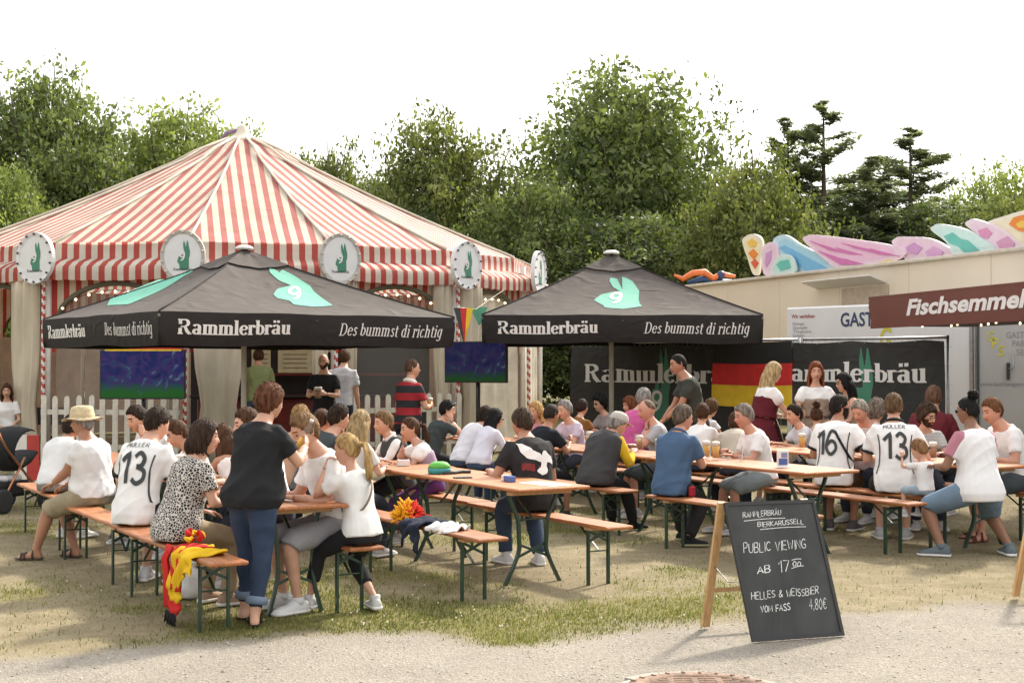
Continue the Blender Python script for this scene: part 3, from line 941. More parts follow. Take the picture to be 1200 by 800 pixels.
CTX, CTY = (283 - 600) / F * 30.0, 30.0
tent = empty('carousel_tent', (CTX, CTY, 0), 0, 'large round beer tent with red and cream striped roof and arched sides', 'tent')
def tp(r, a, z):
    r *= .9 if r > 1.05 else 1
    return (r * math.sin(a), -r * math.cos(a), z)
NS = 16
AK = [R(-20 + 22.5 * k) for k in range(NS + 1)]
def roof_z(t):
    return 6.42 + (3.77 - 6.42) * t - .08 * math.sin(PI * t)
for k in range(NS):
    a0, a1 = AK[k], AK[k + 1]
    am = (a0 + a1) / 2
    vs, fs, uvv = [], [], []
    nu, nt_ = 8, 14
    for i in range(nt_ + 1):
        t = i / nt_
        r = .30 + (6.78 - .30) * t
        p0, p1 = Vector(tp(r, a0, 0)), Vector(tp(r, a1, 0))
        for j in range(nu + 1):
            s = j / nu
            p = p0.lerp(p1, s)
            sag = .035 * math.sin(PI * s) * t * (1 + .5 * math.sin(9 * t + k))
            wr = .006 * math.sin(23 * t + 5 * s + k * 1.7) * t
            vs.append((p.x, p.y, roof_z(t) - sag + wr))
            uvv.append(((s - .5) * (p1 - p0).length + 40 * .216 + .108, t))
    idx = lambda i, j: i * (nu + 1) + j
    for i in range(nt_):
        for j in range(nu):
            fs.append((idx(i, j), idx(i + 1, j), idx(i + 1, j + 1), idx(i, j + 1)))
    uvl = [uvv[v] for f in fs for v in f]
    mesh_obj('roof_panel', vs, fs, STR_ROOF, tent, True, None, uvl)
    # skirt, visor and hanging valance
    prof = [(6.785, 3.765), (6.80, 3.66), (6.80, 3.50), (7.08, 3.43), (7.26, 3.345), (7.27, 3.25), (7.265, 3.125)]
    vs, fs, uvv = [], [], []
    nu = 16
    for i, (r, z) in enumerate(prof):
        p0, p1 = Vector(tp(r, a0, 0)), Vector(tp(r, a1, 0))
        for j in range(nu + 1):
            s = j / nu
            p = p0.lerp(p1, s)
            dz = -.035 * math.sin(PI * s) * (i / 6) + .008 * math.sin(40 * s + k + i)
            out = .02 * math.sin(21 * s + k * 2) * (i >= 4)
            n_ = Vector(tp(1, am, 0))
            vs.append((p.x + n_.x * out, p.y + n_.y * out, z + dz)); uvv.append(((s - .5) * (p1 - p0).length + 40 * .216 + .108, 0))
    idx = lambda i, j: i * (nu + 1) + j
    for i in range(len(prof) - 1):
        for j in range(nu):
            fs.append((idx(i, j), idx(i + 1, j), idx(i + 1, j + 1), idx(i, j + 1)))
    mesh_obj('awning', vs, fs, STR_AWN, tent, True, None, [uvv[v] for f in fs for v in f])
    MB().tube([tp(.33 + 6.46 * i / 10, a0, roof_z(i / 10) + .02) for i in range(11)], .028, 6).build('hip_rope', CREAM, tent, True)
    # arch wall
    rw_ = 7.0
    p0, p1 = Vector(tp(rw_, a0, 0)), Vector(tp(rw_, a1, 0))
    Lw = (p1 - p0).length; ux = (p1 - p0).normalized(); nn_ = Vector(tp(1, am, 0))
    arch = lambda x: 2.35 + .70 * math.sqrt(max(0, 1 - (x / (Lw / 2 - .16)) ** 2))
    vs, fs, uvv = [], [], []
    n = 26
    for i in range(n + 1):
        x = -Lw / 2 + .05 + (Lw - .10) * i / n
        p = (p0 + p1) / 2 + ux * x
        zb = arch(x) if abs(x) < Lw / 2 - .16 else 1.9
        vs += [(p.x, p.y, zb), (p.x, p.y, 3.40)]
        uvv += [(x + 9.7, 0), (x + 9.7, 1)]
    for i in range(n):
        fs.append((2 * i, 2 * i + 2, 2 * i + 3, 2 * i + 1))
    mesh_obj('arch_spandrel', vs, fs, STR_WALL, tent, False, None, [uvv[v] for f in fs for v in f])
    pts = []
    for i in range(21):
        x = (Lw / 2 - .165) * (-1 + 2 * i / 20)
        p = (p0 + p1) / 2 + ux * x + nn_ * .03
        pts.append((p.x, p.y, arch(x)))
    MB().tube(pts, .045, 6).build('arch_trim', mat('olive_trim', (.10, .095, .06), .8), tent, True)
    q = lambda x, z, o: tuple((p0 + p1) / 2 + ux * x + nn_ * o + Vector((0, 0, z)))
    if k == 1:
        pass                                    # the open entrance
    elif k in (0, 2):
        vs, fs = [], []
        for i in range(13):
            x = (Lw / 2 - .15) * (-1 + 2 * i / 12)
            vs += [q(x, .15, -.03 + .02 * math.sin(i * 1.9)), q(x, 1.5, -.03 + .03 * math.sin(i * 1.3 + 1)), q(x, arch(x) + .02, -.03)]
        for i in range(12):
            for j in range(2):
                fs.append((3 * i + j, 3 * i + 3 + j, 3 * i + 4 + j, 3 * i + 1 + j))
        mesh_obj('pvc_window', vs, fs, PVC, tent, True)
    elif k in (3, 4):
        mb = MB()
        vs, fs = [], []
        n = 30
        for i in range(n + 1):
            x = (Lw / 2 - .1) * (-1 + 2 * i / n)
            o = -.06 + .035 * math.sin(i * 1.15)
            vs += [q(x, .03, o), q(x, 3.2, o)]
        for i in range(n):
            fs.append((2 * i, 2 * i + 2, 2 * i + 3, 2 * i + 1))
        mesh_obj('canvas_wall', vs, fs, CREAM, tent, True)
    elif 5 <= k <= 12:
        vs = [q(-Lw / 2 + .06, .03, -.02), q(Lw / 2 - .06, .03, -.02), q(Lw / 2 - .06, 2.3, -.02), q(-Lw / 2 + .06, 2.3, -.02)]
        mesh_obj('canvas_wall', vs, [(0, 1, 2, 3)], CREAM, tent)
    # post
    MB().tube([tp(7.0, a0, 0), tp(7.0, a0, 3.6)], .055, 8).build('post', WHITE, tent, True)
    if k in (0, 1, 2, 3, 4):
        vs, fs, mi = [], [], []
        c = Vector(tp(7.13, a0, 0)); nseg, nside = 84, 12
        for i in range(nseg + 1):
            for j in range(nside):
                a = 2 * PI * j / nside
                vs.append((c.x + .034 * math.cos(a), c.y + .034 * math.sin(a), 3.1 * i / nseg))
        for i in range(nseg):
            for j in range(nside):
                j2 = (j + 1) % nside
                fs.append((i * nside + j, i * nside + j2, i * nside + nside + j2, i * nside + nside + j)); mi.append(((i * 3 + j) // 6) % 2)
        mesh_obj('candy_pole', vs, fs, [WHITE, REDP], tent, True, mi)
    # gathered drapes beside the posts
    if k in (0, 1, 2, 3):
        for (side, wd) in {0: ((-1, .30),), 1: ((1, .42), (-1, .16)), 2: ((1, .14), (-1, .14)), 3: ((1, .3), (-1, .2))}[k]:
            aa = AK[k] + side * (wd + .12) / 6.3
            c = Vector(tp(7.05, aa, 0)); tx = Vector((math.cos(aa), math.sin(aa), 0)); nrm = Vector(tp(1, aa, 0))
            rings = []
            for i in range(11):
                z = .06 + 3.15 * i / 10
                g = wd * (1 - .30 * math.exp(-((z - 1.0) / .5) ** 2))
                ring = []
                for j in range(44):
                    a = 2 * PI * j / 44
                    fold = 1 + .30 * math.sin(9 * a + .25 * i)
                    ring.append(tuple(c + tx * (g * math.cos(a)) + nrm * (.10 * math.sin(a) * fold + .012 * math.sin(31 * a)) + Vector((0, 0, z))))
                rings.append(ring)
            MB().loft(rings).build('curtain', DRAPE, tent, True)
mb = MB().lathe([(.46, 6.33), (.30, 6.44), (.20, 6.52), (.15, 6.60), (.11, 6.70), (.05, 6.74), (.0, 6.745)], 14)
mb.build('peak_cap', CREAM, tent, True)
MB().tube([(-.42, -.1, 6.42), (-.3, -.12, 6.55), (-.1, -.1, 6.62)], [.03, .05, .04], 6).build('peak_ribbon', mat('purple_cloth', (.25, .17, .26), .8), tent, True)

def rabbit_poly():
    p = [(315, 195), (330, 220), (342, 265), (350, 225), (358, 190), (375, 215), (385, 255), (400, 300), (398, 350), (385, 380), (387, 485), (330, 498), (258, 490), (250, 440), (228, 420), (225, 400), (245, 360), (275, 342), (320, 345), (335, 330), (310, 280), (305, 230)]
    return [((x - 315) / 205.0, (345 - y) / 205.0) for x, y in p]

def poly_fill(poly):
    from mathutils.geometry import tessellate_polygon
    return [tuple(t) for t in tessellate_polygon([[Vector((x, y, 0)) for x, y in poly]])]

def flat_poly(poly, fn, name, m, parent, lift=0.):
    return mesh_obj(name, [fn(x, y, lift) for x, y in poly], poly_fill(poly), m, parent)

SIGNRIM = mat('sign_rim', (.42, .40, .36), .5, .15)
SIGNWHITE = mat('sign_white', (.66, .66, .66), .45, .04)
BULBOFF = mat('bulb_glass', (.55, .50, .42), .2, .1)
BULBDK = mat('bulb_socket_dark', (.04, .035, .03), .4, .1)
for k, (lab, dark) in enumerate((('round rabbit sign on the leftmost tent post in view', 1), ('round rabbit sign half hidden behind the left parasol roof', 0), ('round rabbit sign just right of the left parasol peak', 0), ('round rabbit sign above the gap between the two parasols', 1), ('narrow looking rabbit sign at the right end of the tent awning', 1))):
    a = AK[k]
    t = empty('round_sign', (CTX + 6.62 * math.sin(a), CTY - 6.62 * math.cos(a), 3.47), a, lab, 'sign', 'round rabbit signs on the tent posts')
    n = 36
    fn = lambda x, y, l: (x, -.03 - l, y)
    MB().prism([(.335 * math.cos(2 * PI * i / n), .40 * math.sin(2 * PI * i / n)) for i in range(n)], lambda x, y, d: (x, d, y), -.03, .03).build('board', SIGNWHITE, t)
    mb = MB()
    rings = []
    for i in range(n + 1):
        an = 2 * PI * i / n
        rings.append([((.335 + rr) * math.cos(an), yy, (.40 + rr) * math.sin(an)) for rr, yy in ((-.03, -.035), (.03, -.05), (.035, .035), (-.02, .035))])
    mb.loft(rings, cap=False).build('rim', SIGNRIM if not dark else SIGNWHITE, t)
    for i in range(14):
        an = 2 * PI * (i + .5) / 14
        MB().lathe([(.0, -.022), (.017, -.012), (.02, .0), (.014, .014), (0, .02)], 8, (.335 * math.cos(an), -.062, .40 * math.sin(an))).build('bulb', BULBDK if dark else BULBOFF, t, True)
    flat_poly([(x * .24 + .02, y * .33 + .02) for x, y in rabbit_poly()], fn, 'rabbit_emblem', RABBIT, t, .004)
    qd, w_ = stroke_text('9', .16, 0)
    lay_text(qd, .075, lambda x, y, l: fn(x - .045, y - .07, .008 + l), w_, .13, 'emblem_number', LETTER, t)
    qd, w_ = serif_text('Rammlerbräu', .16, .08)
    lay_text(qd, .30, lambda x, y, l: fn(x - .15, y - .235, .005 + l), w_, .045, 'lettering', INK, t)

# arch light strings (one per glazed arch)
for k, lab in ((0, 'string of lit bulbs along the left glazed arch'), (2, 'string of lit bulbs along the arch between the parasols'), (3, 'string of lit bulbs along the rightmost tent arch')):
    a0, a1 = AK[k], AK[k + 1]
    p0, p1 = Vector(tp(7.06, a0, 0)), Vector(tp(7.06, a1, 0))
    t = empty('string_lights', (CTX, CTY, 0), 0, lab, 'lights', 'bulb strings in the tent arches')
    n = 9; pts = []
    for i in range(n):
        s = .12 + .76 * i / (n - 1)
        p = p0.lerp(p1, s)
        z = 2.38 + .56 * math.sqrt(max(0, 1 - ((s - .5) / .44) ** 2))
        pts.append((p.x, p.y, z))
        MB().lathe([(.0, -.05), (.022, -.035), (.027, -.02), (.012, .0), (.0, .004)], 8, (p.x, p.y, z)).build('bulb', BULB, t, True)
    MB().tube(pts, .006, 4).build('cable', INK, t)

# bar inside the entrance
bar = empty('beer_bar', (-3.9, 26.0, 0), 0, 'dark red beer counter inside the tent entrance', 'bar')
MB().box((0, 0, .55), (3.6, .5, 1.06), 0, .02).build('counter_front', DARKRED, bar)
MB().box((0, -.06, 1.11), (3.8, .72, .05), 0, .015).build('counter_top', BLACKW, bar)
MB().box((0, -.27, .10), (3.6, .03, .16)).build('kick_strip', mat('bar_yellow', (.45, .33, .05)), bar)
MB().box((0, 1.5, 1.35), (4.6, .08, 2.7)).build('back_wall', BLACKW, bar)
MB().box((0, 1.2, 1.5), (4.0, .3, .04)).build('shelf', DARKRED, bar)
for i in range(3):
    MB().lathe([(.05, 0), (.11, .03), (.11, .09), (.0, .12)], 10, (-.4 + i * .55 + 1.0, -.3, .6)).build('badge', LETTER, bar, True)
for (px, w_, lab) in ((306, .34, 'narrow cream price board hanging at the left of the bar'), (346, .62, 'wide cream price board hanging in the middle of the bar')):
    p = at(px, 423, 25.5)
    t = empty('price_board', p, 0, lab, 'sign', 'price boards over the bar')
    MB().box((0, 0, 0), (w_, .02, .42), 0, .005).build('panel', mat('board_cream', (.66, .58, .36), .7), t)
    for j in range(4):
        MB().box((0, -.013, .12 - j * .08), (w_ * .7, .004, .012)).build('line_of_text', INK, t)
    MB().tube([(0, 0, .2), (0, 0, 1.0)], .008, 5).build('cord', INK, t)

# ================================================================== PICKET FENCES
def fence(k, lab, r=7.3, h=1.18):
    a0, a1 = AK[k] + .01, AK[k + 1] - .01
    p0 = Vector((CTX, CTY, 0)) + Vector(tp(r, a0, 0)); p1 = Vector((CTX, CTY, 0)) + Vector(tp(r, a1, 0))
    ux = (p1 - p0).normalized(); L_ = (p1 - p0).length
    t = empty('picket_fence', p0, math.atan2(ux.y, ux.x), lab, 'fence', 'picket fences in front of the tent')
    n = int(L_ / .195)
    base = None
    for i in range(n):
        x = .06 + i * (L_ - .12) / (n - 1)
        if base is None:
            w = .047
            base = MB().prism([(-w, .05), (w, .05), (w, h - .06), (w * .72, h - .02), (0, h), (-w * .72, h - .02), (-w, h - .06)], lambda a, b, d: (a, d, b), -.011, .011).build('picket', PICKET, t)
            o = base
        else:
            o = base.copy(); COL.objects.link(o); o.parent = t
        o.location = (x, random.uniform(-.004, .004), random.uniform(-.015, .015)); o.rotation_euler = (0, random.uniform(-.012, .012), 0)
    for z in (.32, .90):
        MB().box((L_ / 2, .028, z), (L_, .03, .085)).build('rail', PICKET, t)
fence(0, 'cream picket fence below the left television')
fence(2, 'cream picket fence behind the man in red and black jersey')

# ================================================================== TELEVISIONS
def tv_mat(name, st_):
    m, N, L, B = nodes_of(name)
    tc = N.new('ShaderNodeTexCoord'); sp = N.new('ShaderNodeSeparateXYZ'); L.new(tc.outputs['Object'], sp.inputs[0])
    nz = N.new('ShaderNodeTexNoise'); nz.inputs['Scale'].default_value = 3.2; nz.inputs['Detail'].default_value = 5; nz.inputs['Distortion'].default_value = 2.2; L.new(tc.outputs['Object'], nz.inputs['Vector'])
    cr = N.new('ShaderNodeValToRGB')
    st = [(.25, (.005, .006, .05)), (.45, (.02, .03, .16)), (.53, (.07, .03, .17)), (.60, (.02, .06, .15)), (.72, (.20, .22, .34))]
    while len(cr.color_ramp.elements) < len(st): cr.color_ramp.elements.new(.5)
    for e, (p, c) in zip(cr.color_ramp.elements, st): e.position = p; e.color = c + (1,)
    L.new(nz.outputs['Fac'], cr.inputs[0])
    ad = N.new('ShaderNodeMath'); ad.operation = 'MULTIPLY_ADD'; ad.inputs[1].default_value = .35; L.new(nz.outputs['Fac'], ad.inputs[0]); L.new(sp.outputs[2], ad.inputs[2])
    mr = N.new('ShaderNodeMapRange'); mr.inputs[1].default_value = .06; mr.inputs[2].default_value = -.10; L.new(ad.outputs[0], mr.inputs[0])
    mx = N.new('ShaderNodeMixRGB'); mx.inputs[2].default_value = (.02, .14, .02, 1); L.new(mr.outputs[0], mx.inputs[0]); L.new(cr.outputs[0], mx.inputs[1])
    B.inputs['Base Color'].default_value = (.006, .006, .008, 1); B.inputs['Roughness'].default_value = .4; B.inputs['Specular IOR Level'].default_value = .12
    L.new(mx.outputs[0], B.inputs['Emission Color']); B.inputs['Emission Strength'].default_value = st_
    return m
TVP = tv_mat('tv_picture', .30)
TVQ = tv_mat('tv_picture_dim', .16)
TVB = mat('tv_black', (.012, .012, .013), .35, .1)
def tv(px, py, Y, w, h, rz, lab, TVP):
    c = at(px, py, Y)
    t = empty('television', (c.x, c.y, 0), rz, lab, 'television', 'screens for public viewing')
    MB().box((0, .03, c.z), (w, .06, h), 0, .008).build('casing', TVB, t)
    s = mesh_obj('screen', [(-w / 2 + .02, 0, -h / 2 + .025), (w / 2 - .02, 0, -h / 2 + .025), (w / 2 - .02, 0, h / 2 - .02), (-w / 2 + .02, 0, h / 2 - .02)], [(0, 1, 2, 3)], TVP, t)
    s.location = (0, -.004, c.z)
    MB().tube([(0, .09, .02), (0, .09, c.z)], .035, 8).build('stand_pole', TVB, t, True)
    MB().box((0, .09, .015), (.7, .45, .03), 0, .01).build('stand_base', TVB, t)
    return t
tv(167, 438.5, 22.4, 1.34, .78, R(2), 'television with blue purple picture left of the parasol pole', TVP)
tv(556.5, 424, 22.6, 1.18, .66, R(-32), 'darker television hanging between the two parasols', TVQ)
flag = empty('flag_strip', at(160, 409, 22.38), 0, 'narrow black red and gold strip above the left television', 'flag')
for i, m_ in enumerate((INK, mat('flag_red', (.62, .03, .03), .8), mat('flag_gold', (.78, .52, .03), .8))):
    MB().box((.1, 0, .045 - .03 * i), (1.2, .006, .0295)).build('stripe', m_, flag)
FRED, FGOLD = MC['flag_red'], MC['flag_gold']

# ================================================================== PARASOLS
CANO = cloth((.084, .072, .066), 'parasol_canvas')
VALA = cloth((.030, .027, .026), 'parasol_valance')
MINT = mat('mint_print', (.10, .34, .255), .75, .06)
POLE = mat('parasol_pole', (.52, .49, .42), .45, .08)
def parasol(cx, cy, th, size, zb, vh, zp, lab):
    t = empty('parasol', (cx, cy, 0), th, lab, 'parasol', 'black brewery parasols')
    hs_ = size / 2
    ze = zb + vh
    cor = [Vector((-hs_, -hs_, ze)), Vector((hs_, -hs_, ze)), Vector((hs_, hs_, ze)), Vector((-hs_, hs_, ze))]
    pk = Vector((0, 0, zp))
    def face(i, s, u, lift=0., sag=1.):
        """u 0 at peak .. 1 at eave"""
        a, b = cor[i], cor[(i + 1) % 4]
        e = a.lerp(b, s)
        p = pk.lerp(e, u)
        edge = math.sin(PI * s)
        return Vector((p.x, p.y, p.z - sag * (.14 * u * (1 - u) + .09 * edge * math.sin(PI * u)) + lift + .006 * math.sin(19 * s + 7 * u + i) * edge))
    for i in range(4):
        ns_, nu_ = 12, 10
        vs = [face(i, j / ns_, .12 + .88 * k / nu_) for k in range(nu_ + 1) for j in range(ns_ + 1)]
        fs = [(k * (ns_ + 1) + j, (k + 1) * (ns_ + 1) + j, (k + 1) * (ns_ + 1) + j + 1, k * (ns_ + 1) + j + 1) for k in range(nu_) for j in range(ns_)]
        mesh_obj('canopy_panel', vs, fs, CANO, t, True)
        vs = [face(i, j / ns_, .01 + .21 * k / 5, .03) for k in range(6) for j in range(ns_ + 1)] 
        fs = [(k * (ns_ + 1) + j, (k + 1) * (ns_ + 1) + j, (k + 1) * (ns_ + 1) + j + 1, k * (ns_ + 1) + j + 1) for k in range(5) for j in range(ns_)]
        mesh_obj('vent_panel', vs, fs, CANO, t, True)
        a, b = cor[i], cor[(i + 1) % 4]
        nrm = Vector(((b - a).y, -(b - a).x, 0)).normalized()
        ns2 = 30
        vs = []
        for k in range(6):
            v = k / 5
            for j in range(ns2 + 1):
                s = j / ns2
                p = a.lerp(b, s)
                off = (.012 * math.sin(PI * v) - .05 * v * v + .014 * math.sin(11 * s + i) * v * math.sin(PI * s))
                vs.append((p.x + nrm.x * off, p.y + nrm.y * off, face(i, s, 1).z - vh * v - .012 * math.sin(PI * s * 3) * v))
        fs = [(k * (ns2 + 1) + j, (k + 1) * (ns2 + 1) + j, (k + 1) * (ns2 + 1) + j + 1, k * (ns2 + 1) + j + 1) for k in range(5) for j in range(ns2)]
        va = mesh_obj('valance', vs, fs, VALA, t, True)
        def vfn(x, y, l, a=a, b=b, i=i, nrm=nrm):
            s = x / size
            v = 1 - y / vh
            p = a.lerp(b, s)
            off = (.012 * math.sin(PI * v) - .05 * v * v + .014 * math.sin(11 * s + i) * v * math.sin(PI * s)) + .004 + l
            return (p.x + nrm.x * off, p.y + nrm.y * off, face(i, s, 1).z - vh * v - .012 * math.sin(PI * s * 3) * v)
        if i in (0, 3):
            qd, w_ = serif_text('Rammlerbräu', .205, .075)
            lay_text(qd, size * .36, lambda x, y, l: vfn(x + size * .055, y + vh * .34, l), w_, vh * .44, 'brewery_lettering', LETTER, va)
            qd, w_ = serif_text('Des bummst di richtig', .125, .05, .22)
            lay_text(qd, size * .375, lambda x, y, l: vfn(x + size * .575, y + vh * .34, l), w_, vh * .40, 'motto_lettering', LETTER, va)
        # ridge seam and folding arms
        MB().tube([face(i, 0, .05 + .95 * k / 8, .006) for k in range(9)], .010, 5).build('ridge_seam', VALA, t, True)
        MB().bar(pk * .0 + Vector((0, 0, zp - .35)), cor[i] + Vector((0, 0, -.05)), .025, .035).build('arm', STEEL, t)
        m_ = (cor[i] + cor[(i + 1) % 4]) / 2
        MB().bar((0, 0, zp - .35), m_ + Vector((0, 0, -.09)), .022, .03).build('arm', STEEL, t)
    MB().tube([(0, 0, 0), (0, 0, zp - .1)], .038, 12).build('pole', POLE, t, True)
    MB().lathe([(.12, 0), (.12, .02), (.055, .04), (.055, .30), (.04, .32)], 12).build('pole_socket', STEEL, t, True)
    MB().box((0, 0, .03), (.95, .95, .06), 0, .02).build('base_plate', mat('concrete', (.30, .29, .27), .9, .2, 8, .4, 40), t)
    MB().lathe([(.13, zp + .02), (.12, zp + .05), (.07, zp + .075), (0, zp + .08)], 14).build('finial', WHITE, t, True)
    t['face'] = 0
    del t['face']
    return t, face

def print_on(t, face, i, pts_px, num, name='rabbit_print'):
    """flat print on roof face i, given by its outline in the photo"""
    M = Matrix.Translation(t.location) @ Matrix.Rotation(t.rotation_euler.z, 4, 'Z')
    A, B_, C_ = (M @ face(i, 0, .9)), (M @ face(i, 1, .9)), (M @ face(i, .5, .4))
    N_ = (B_ - A).cross(C_ - A).normalized()
    if N_.z < 0: N_ = -N_
    Mi = M.inverted()
    me_parts = [o for o in t.children if o.name.startswith('canopy_panel')]
    bv = BVHTree.FromPolygons([v.co[:] for v in me_parts[i].data.vertices], [tuple(p.vertices) for p in me_parts[i].data.polygons])
    def on_roof(x, y):
        o_ = Mi @ Vector((0, 0, CH)); d_ = Mi.to_3x3() @ Vector(((x - 600) / F, 1.0, (HZ - y) / F)).normalized()
        h = bv.ray_cast(o_, d_)
        return M @ h[0] if h[0] is not None else ray_plane(x, y, A, N_)
    # lay the outline as a fine patch that follows the sagging cloth
    pl = [on_roof(x, y) for x, y in pts_px]
    ux = (B_ - A).normalized(); uy = N_.cross(ux)
    p2 = [((p - A).dot(ux), (p - A).dot(uy)) for p in pl]
    Nl = Mi.to_3x3() @ N_
    def drop(a, b, l):
        p = Mi @ (A + ux * a + uy * b)
        h = bv.ray_cast(p + Nl * .6, -Nl)
        q = h[0] if h[0] else p
        return tuple(q + Nl * (.006 + l))
    grid_fill(p2, drop, .035, name, MINT, t)
    if num:
        (x0, y0), (x1, y1), (x2, y2) = num     # origin, right end, top of the figure 9
        o, e, u = (on_roof(*q) for q in num)
        qd, w_ = stroke_text('9', .17, 0, .1)
        f2 = lambda p: ((p - A).dot(ux), (p - A).dot(uy))
        o2, e2, u2 = f2(o), f2(e), f2(u)
        lay_text(qd, 1, lambda x, y, l: drop(o2[0] + (e2[0] - o2[0]) * x + (u2[0] - o2[0]) * y, o2[1] + (e2[1] - o2[1]) * x + (u2[1] - o2[1]) * y, .006 + l), w_, 1, name.replace('print', 'number'), LETTER, t)

def inside(poly, x, y):
    c = False
    n = len(poly)
    for i in range(n):
        x1, y1 = poly[i]; x2, y2 = poly[(i + 1) % n]
        if (y1 > y) != (y2 > y) and x < (x2 - x1) * (y - y1) / (y2 - y1) + x1:
            c = not c
    return c

def grid_fill(poly, fn, step, name, m, parent):
    """fill a polygon with clipped bands so that it can follow a curved surface"""
    ys = [p[1] for p in poly]
    y0, y1 = min(ys), max(ys)
    nb = max(3, int((y1 - y0) / step))
    n = len(poly)
    def cross(y):
        xs = []
        for i in range(n):
            a, b = poly[i], poly[(i + 1) % n]
            if (a[1] > y) != (b[1] > y):
                xs.append(a[0] + (b[0] - a[0]) * (y - a[1]) / (b[1] - a[1]))
        return sorted(xs)
    vs, fs = [], []
    for k in range(nb):
        ya, yb = y0 + (y1 - y0) * k / nb, y0 + (y1 - y0) * (k + 1) / nb
        xa = cross(ya + 1e-6); xb = cross(yb - 1e-6)
        xm = cross((ya + yb) / 2)
        if len(xa) != len(xm): xa = xm
        if len(xb) != len(xm): xb = xm
        for j in range(0, len(xm) - 1, 2):
            w = max(xa[j + 1] - xa[j], xb[j + 1] - xb[j])
            c = max(1, int(w / step))
            for q in range(c):
                b = len(vs)
                f0, f1 = q / c, (q + 1) / c
                vs += [fn(xa[j] + (xa[j + 1] - xa[j]) * f0, ya, 0), fn(xa[j] + (xa[j + 1] - xa[j]) * f1, ya, 0), fn(xb[j] + (xb[j + 1] - xb[j]) * f1, yb, 0), fn(xb[j] + (xb[j + 1] - xb[j]) * f0, yb, 0)]
                fs.append((b, b + 1, b + 2, b + 3))
    return mesh_obj(name, vs, fs, m, parent)

TH = R(36.3)
NL = Vector((-4.16, 16.75, 0))
SZ = 4.2
u_, v_ = Vector((math.cos(TH), math.sin(TH), 0)), Vector((-math.sin(TH), math.cos(TH), 0))
cL = NL + u_ * SZ / 2 + v_ * SZ / 2
pL, fL = parasol(cL.x, cL.y, TH, SZ, 1.93, .40, 3.27, 'nearer black brewery parasol with its corner towards the camera')
z3 = lambda pts: [(280 + x / 4.615, 290 + y / 4.615) for x, y in pts]
print_on(pL, fL, 0, z3([(160, 112), (195, 120), (215, 135), (235, 120), (300, 155), (385, 210), (405, 240), (510, 315), (400, 322), (295, 310), (275, 290), (205, 275), (185, 255), (205, 225), (255, 212), (285, 208), (215, 180), (165, 135)]), z3([(285, 285), (340, 278), (262, 226)]))
print_on(pL, fL, 3, [(125, 358), (135, 348), (185, 328), (228, 317), (215, 324), (178, 345), (150, 357)], None)
z5 = lambda pts: [(560 + x / 3.53, 290 + y / 3.53) for x, y in pts]
pR, fR = parasol(128 / F * 20.2, 22.2, R(0.6), 4.0, 2.0, .40, 3.40, 'farther black brewery parasol in front of the banner fence')
print_on(pR, fR, 0, z5([(548, 125), (575, 128), (598, 175), (597, 120), (640, 140), (668, 180), (665, 215), (670, 235), (683, 243), (600, 255), (525, 250), (520, 240), (480, 218), (510, 195), (555, 185), (590, 182), (560, 165), (545, 140)]), z5([(550, 233), (594, 230), (548, 193)]))

# bunting between the parasols
bt = empty('bunting', (0, 0, 0), 0, 'string with pennants hanging in the gap between the parasols', 'bunting')
bp_ = [at(535, 360, 21.5), at(558, 362, 22), at(572, 352, 22.5), at(590, 340, 23)]
MB().tube(bp_, .006, 4).build('cord', CREAM, bt)
def pennant(px, cols, ln, w):
    b = None
    for q in range(len(bp_) - 1):
        a_, c_ = bp_[q], bp_[q + 1]
        xa = 600 + F * a_.x / a_.y; xc = 600 + F * c_.x / c_.y
        if xa <= px <= xc: b = a_.lerp(c_, (px - xa) / (xc - xa))
    n = len(cols)
    for i, m_ in enumerate(cols):
        s0, s1 = -w + 2 * w * i / n, -w + 2 * w * (i + 1) / n
        MB().prism([(s0, 0), (s1, 0), (s1 * .1 + .1 * w, -ln * (1 - abs(s1) / w * .05)), (s0 * .1 + .1 * w, -ln)], lambda x, y, d: tuple(b + Vector((x, .03 * x - .2 * y * y + d, y))), -.001 - .0005 * i, .001).build('pennant', m_, bt)
pennant(543, [INK, FRED, FGOLD], .52, .15)
pennant(561, [mat('pennant_green', (.10, .33, .22), .8)], .28, .14)

# ================================================================== BANNER FENCE
fA, fB = at(668, 407, 25.3), at(1113, 397, 19.5)
fA.z = fB.z = 0
fu = (fB - fA).normalized(); fl_ = (fB - fA).length
fn_ = Vector((fu.y, -fu.x, 0))
if fn_.y > 0: fn_ = -fn_
fz = 2.02
bf = empty('site_fence', fA, math.atan2(fu.y, fu.x), 'steel mesh fence panels carrying the black brewery banners', 'fence')
for i in range(3):
    for x in (.02 + i * fl_ / 3 * .998, fl_ / 3 * (i + 1) - .06):
        MB().tube([(x, .05, 0), (x, .05, fz + .08)], .021, 8).build('post', STEEL, bf, True)
    for z in (.12, fz + .05):
        MB().tube([(.02 + i * fl_ / 3, .05, z), (fl_ / 3 * (i + 1) - .06, .05, z)], .021, 8).build('rail', STEEL, bf, True)
mb = MB()
for i in range(int(fl_ / .12)):
    mb.bar((i * .12, .05, .12), (i * .12, .05, fz + .05), .004, .004)
for j in range(8):
    mb.bar((0, .055, .12 + j * .26), (fl_, .055, .12 + j * .26), .004, .004)
w_o = mb.build('wire_mesh', STEEL, bf); w_o['kind'] = 'stuff'
for x in (0.0, fl_ / 3, 2 * fl_ / 3, fl_):
    MB().box((x, .05, .06), (.24, .6, .12), 0, .02).build('foot_block', mat('rubber_block', (.06, .06, .06), .9), bf)

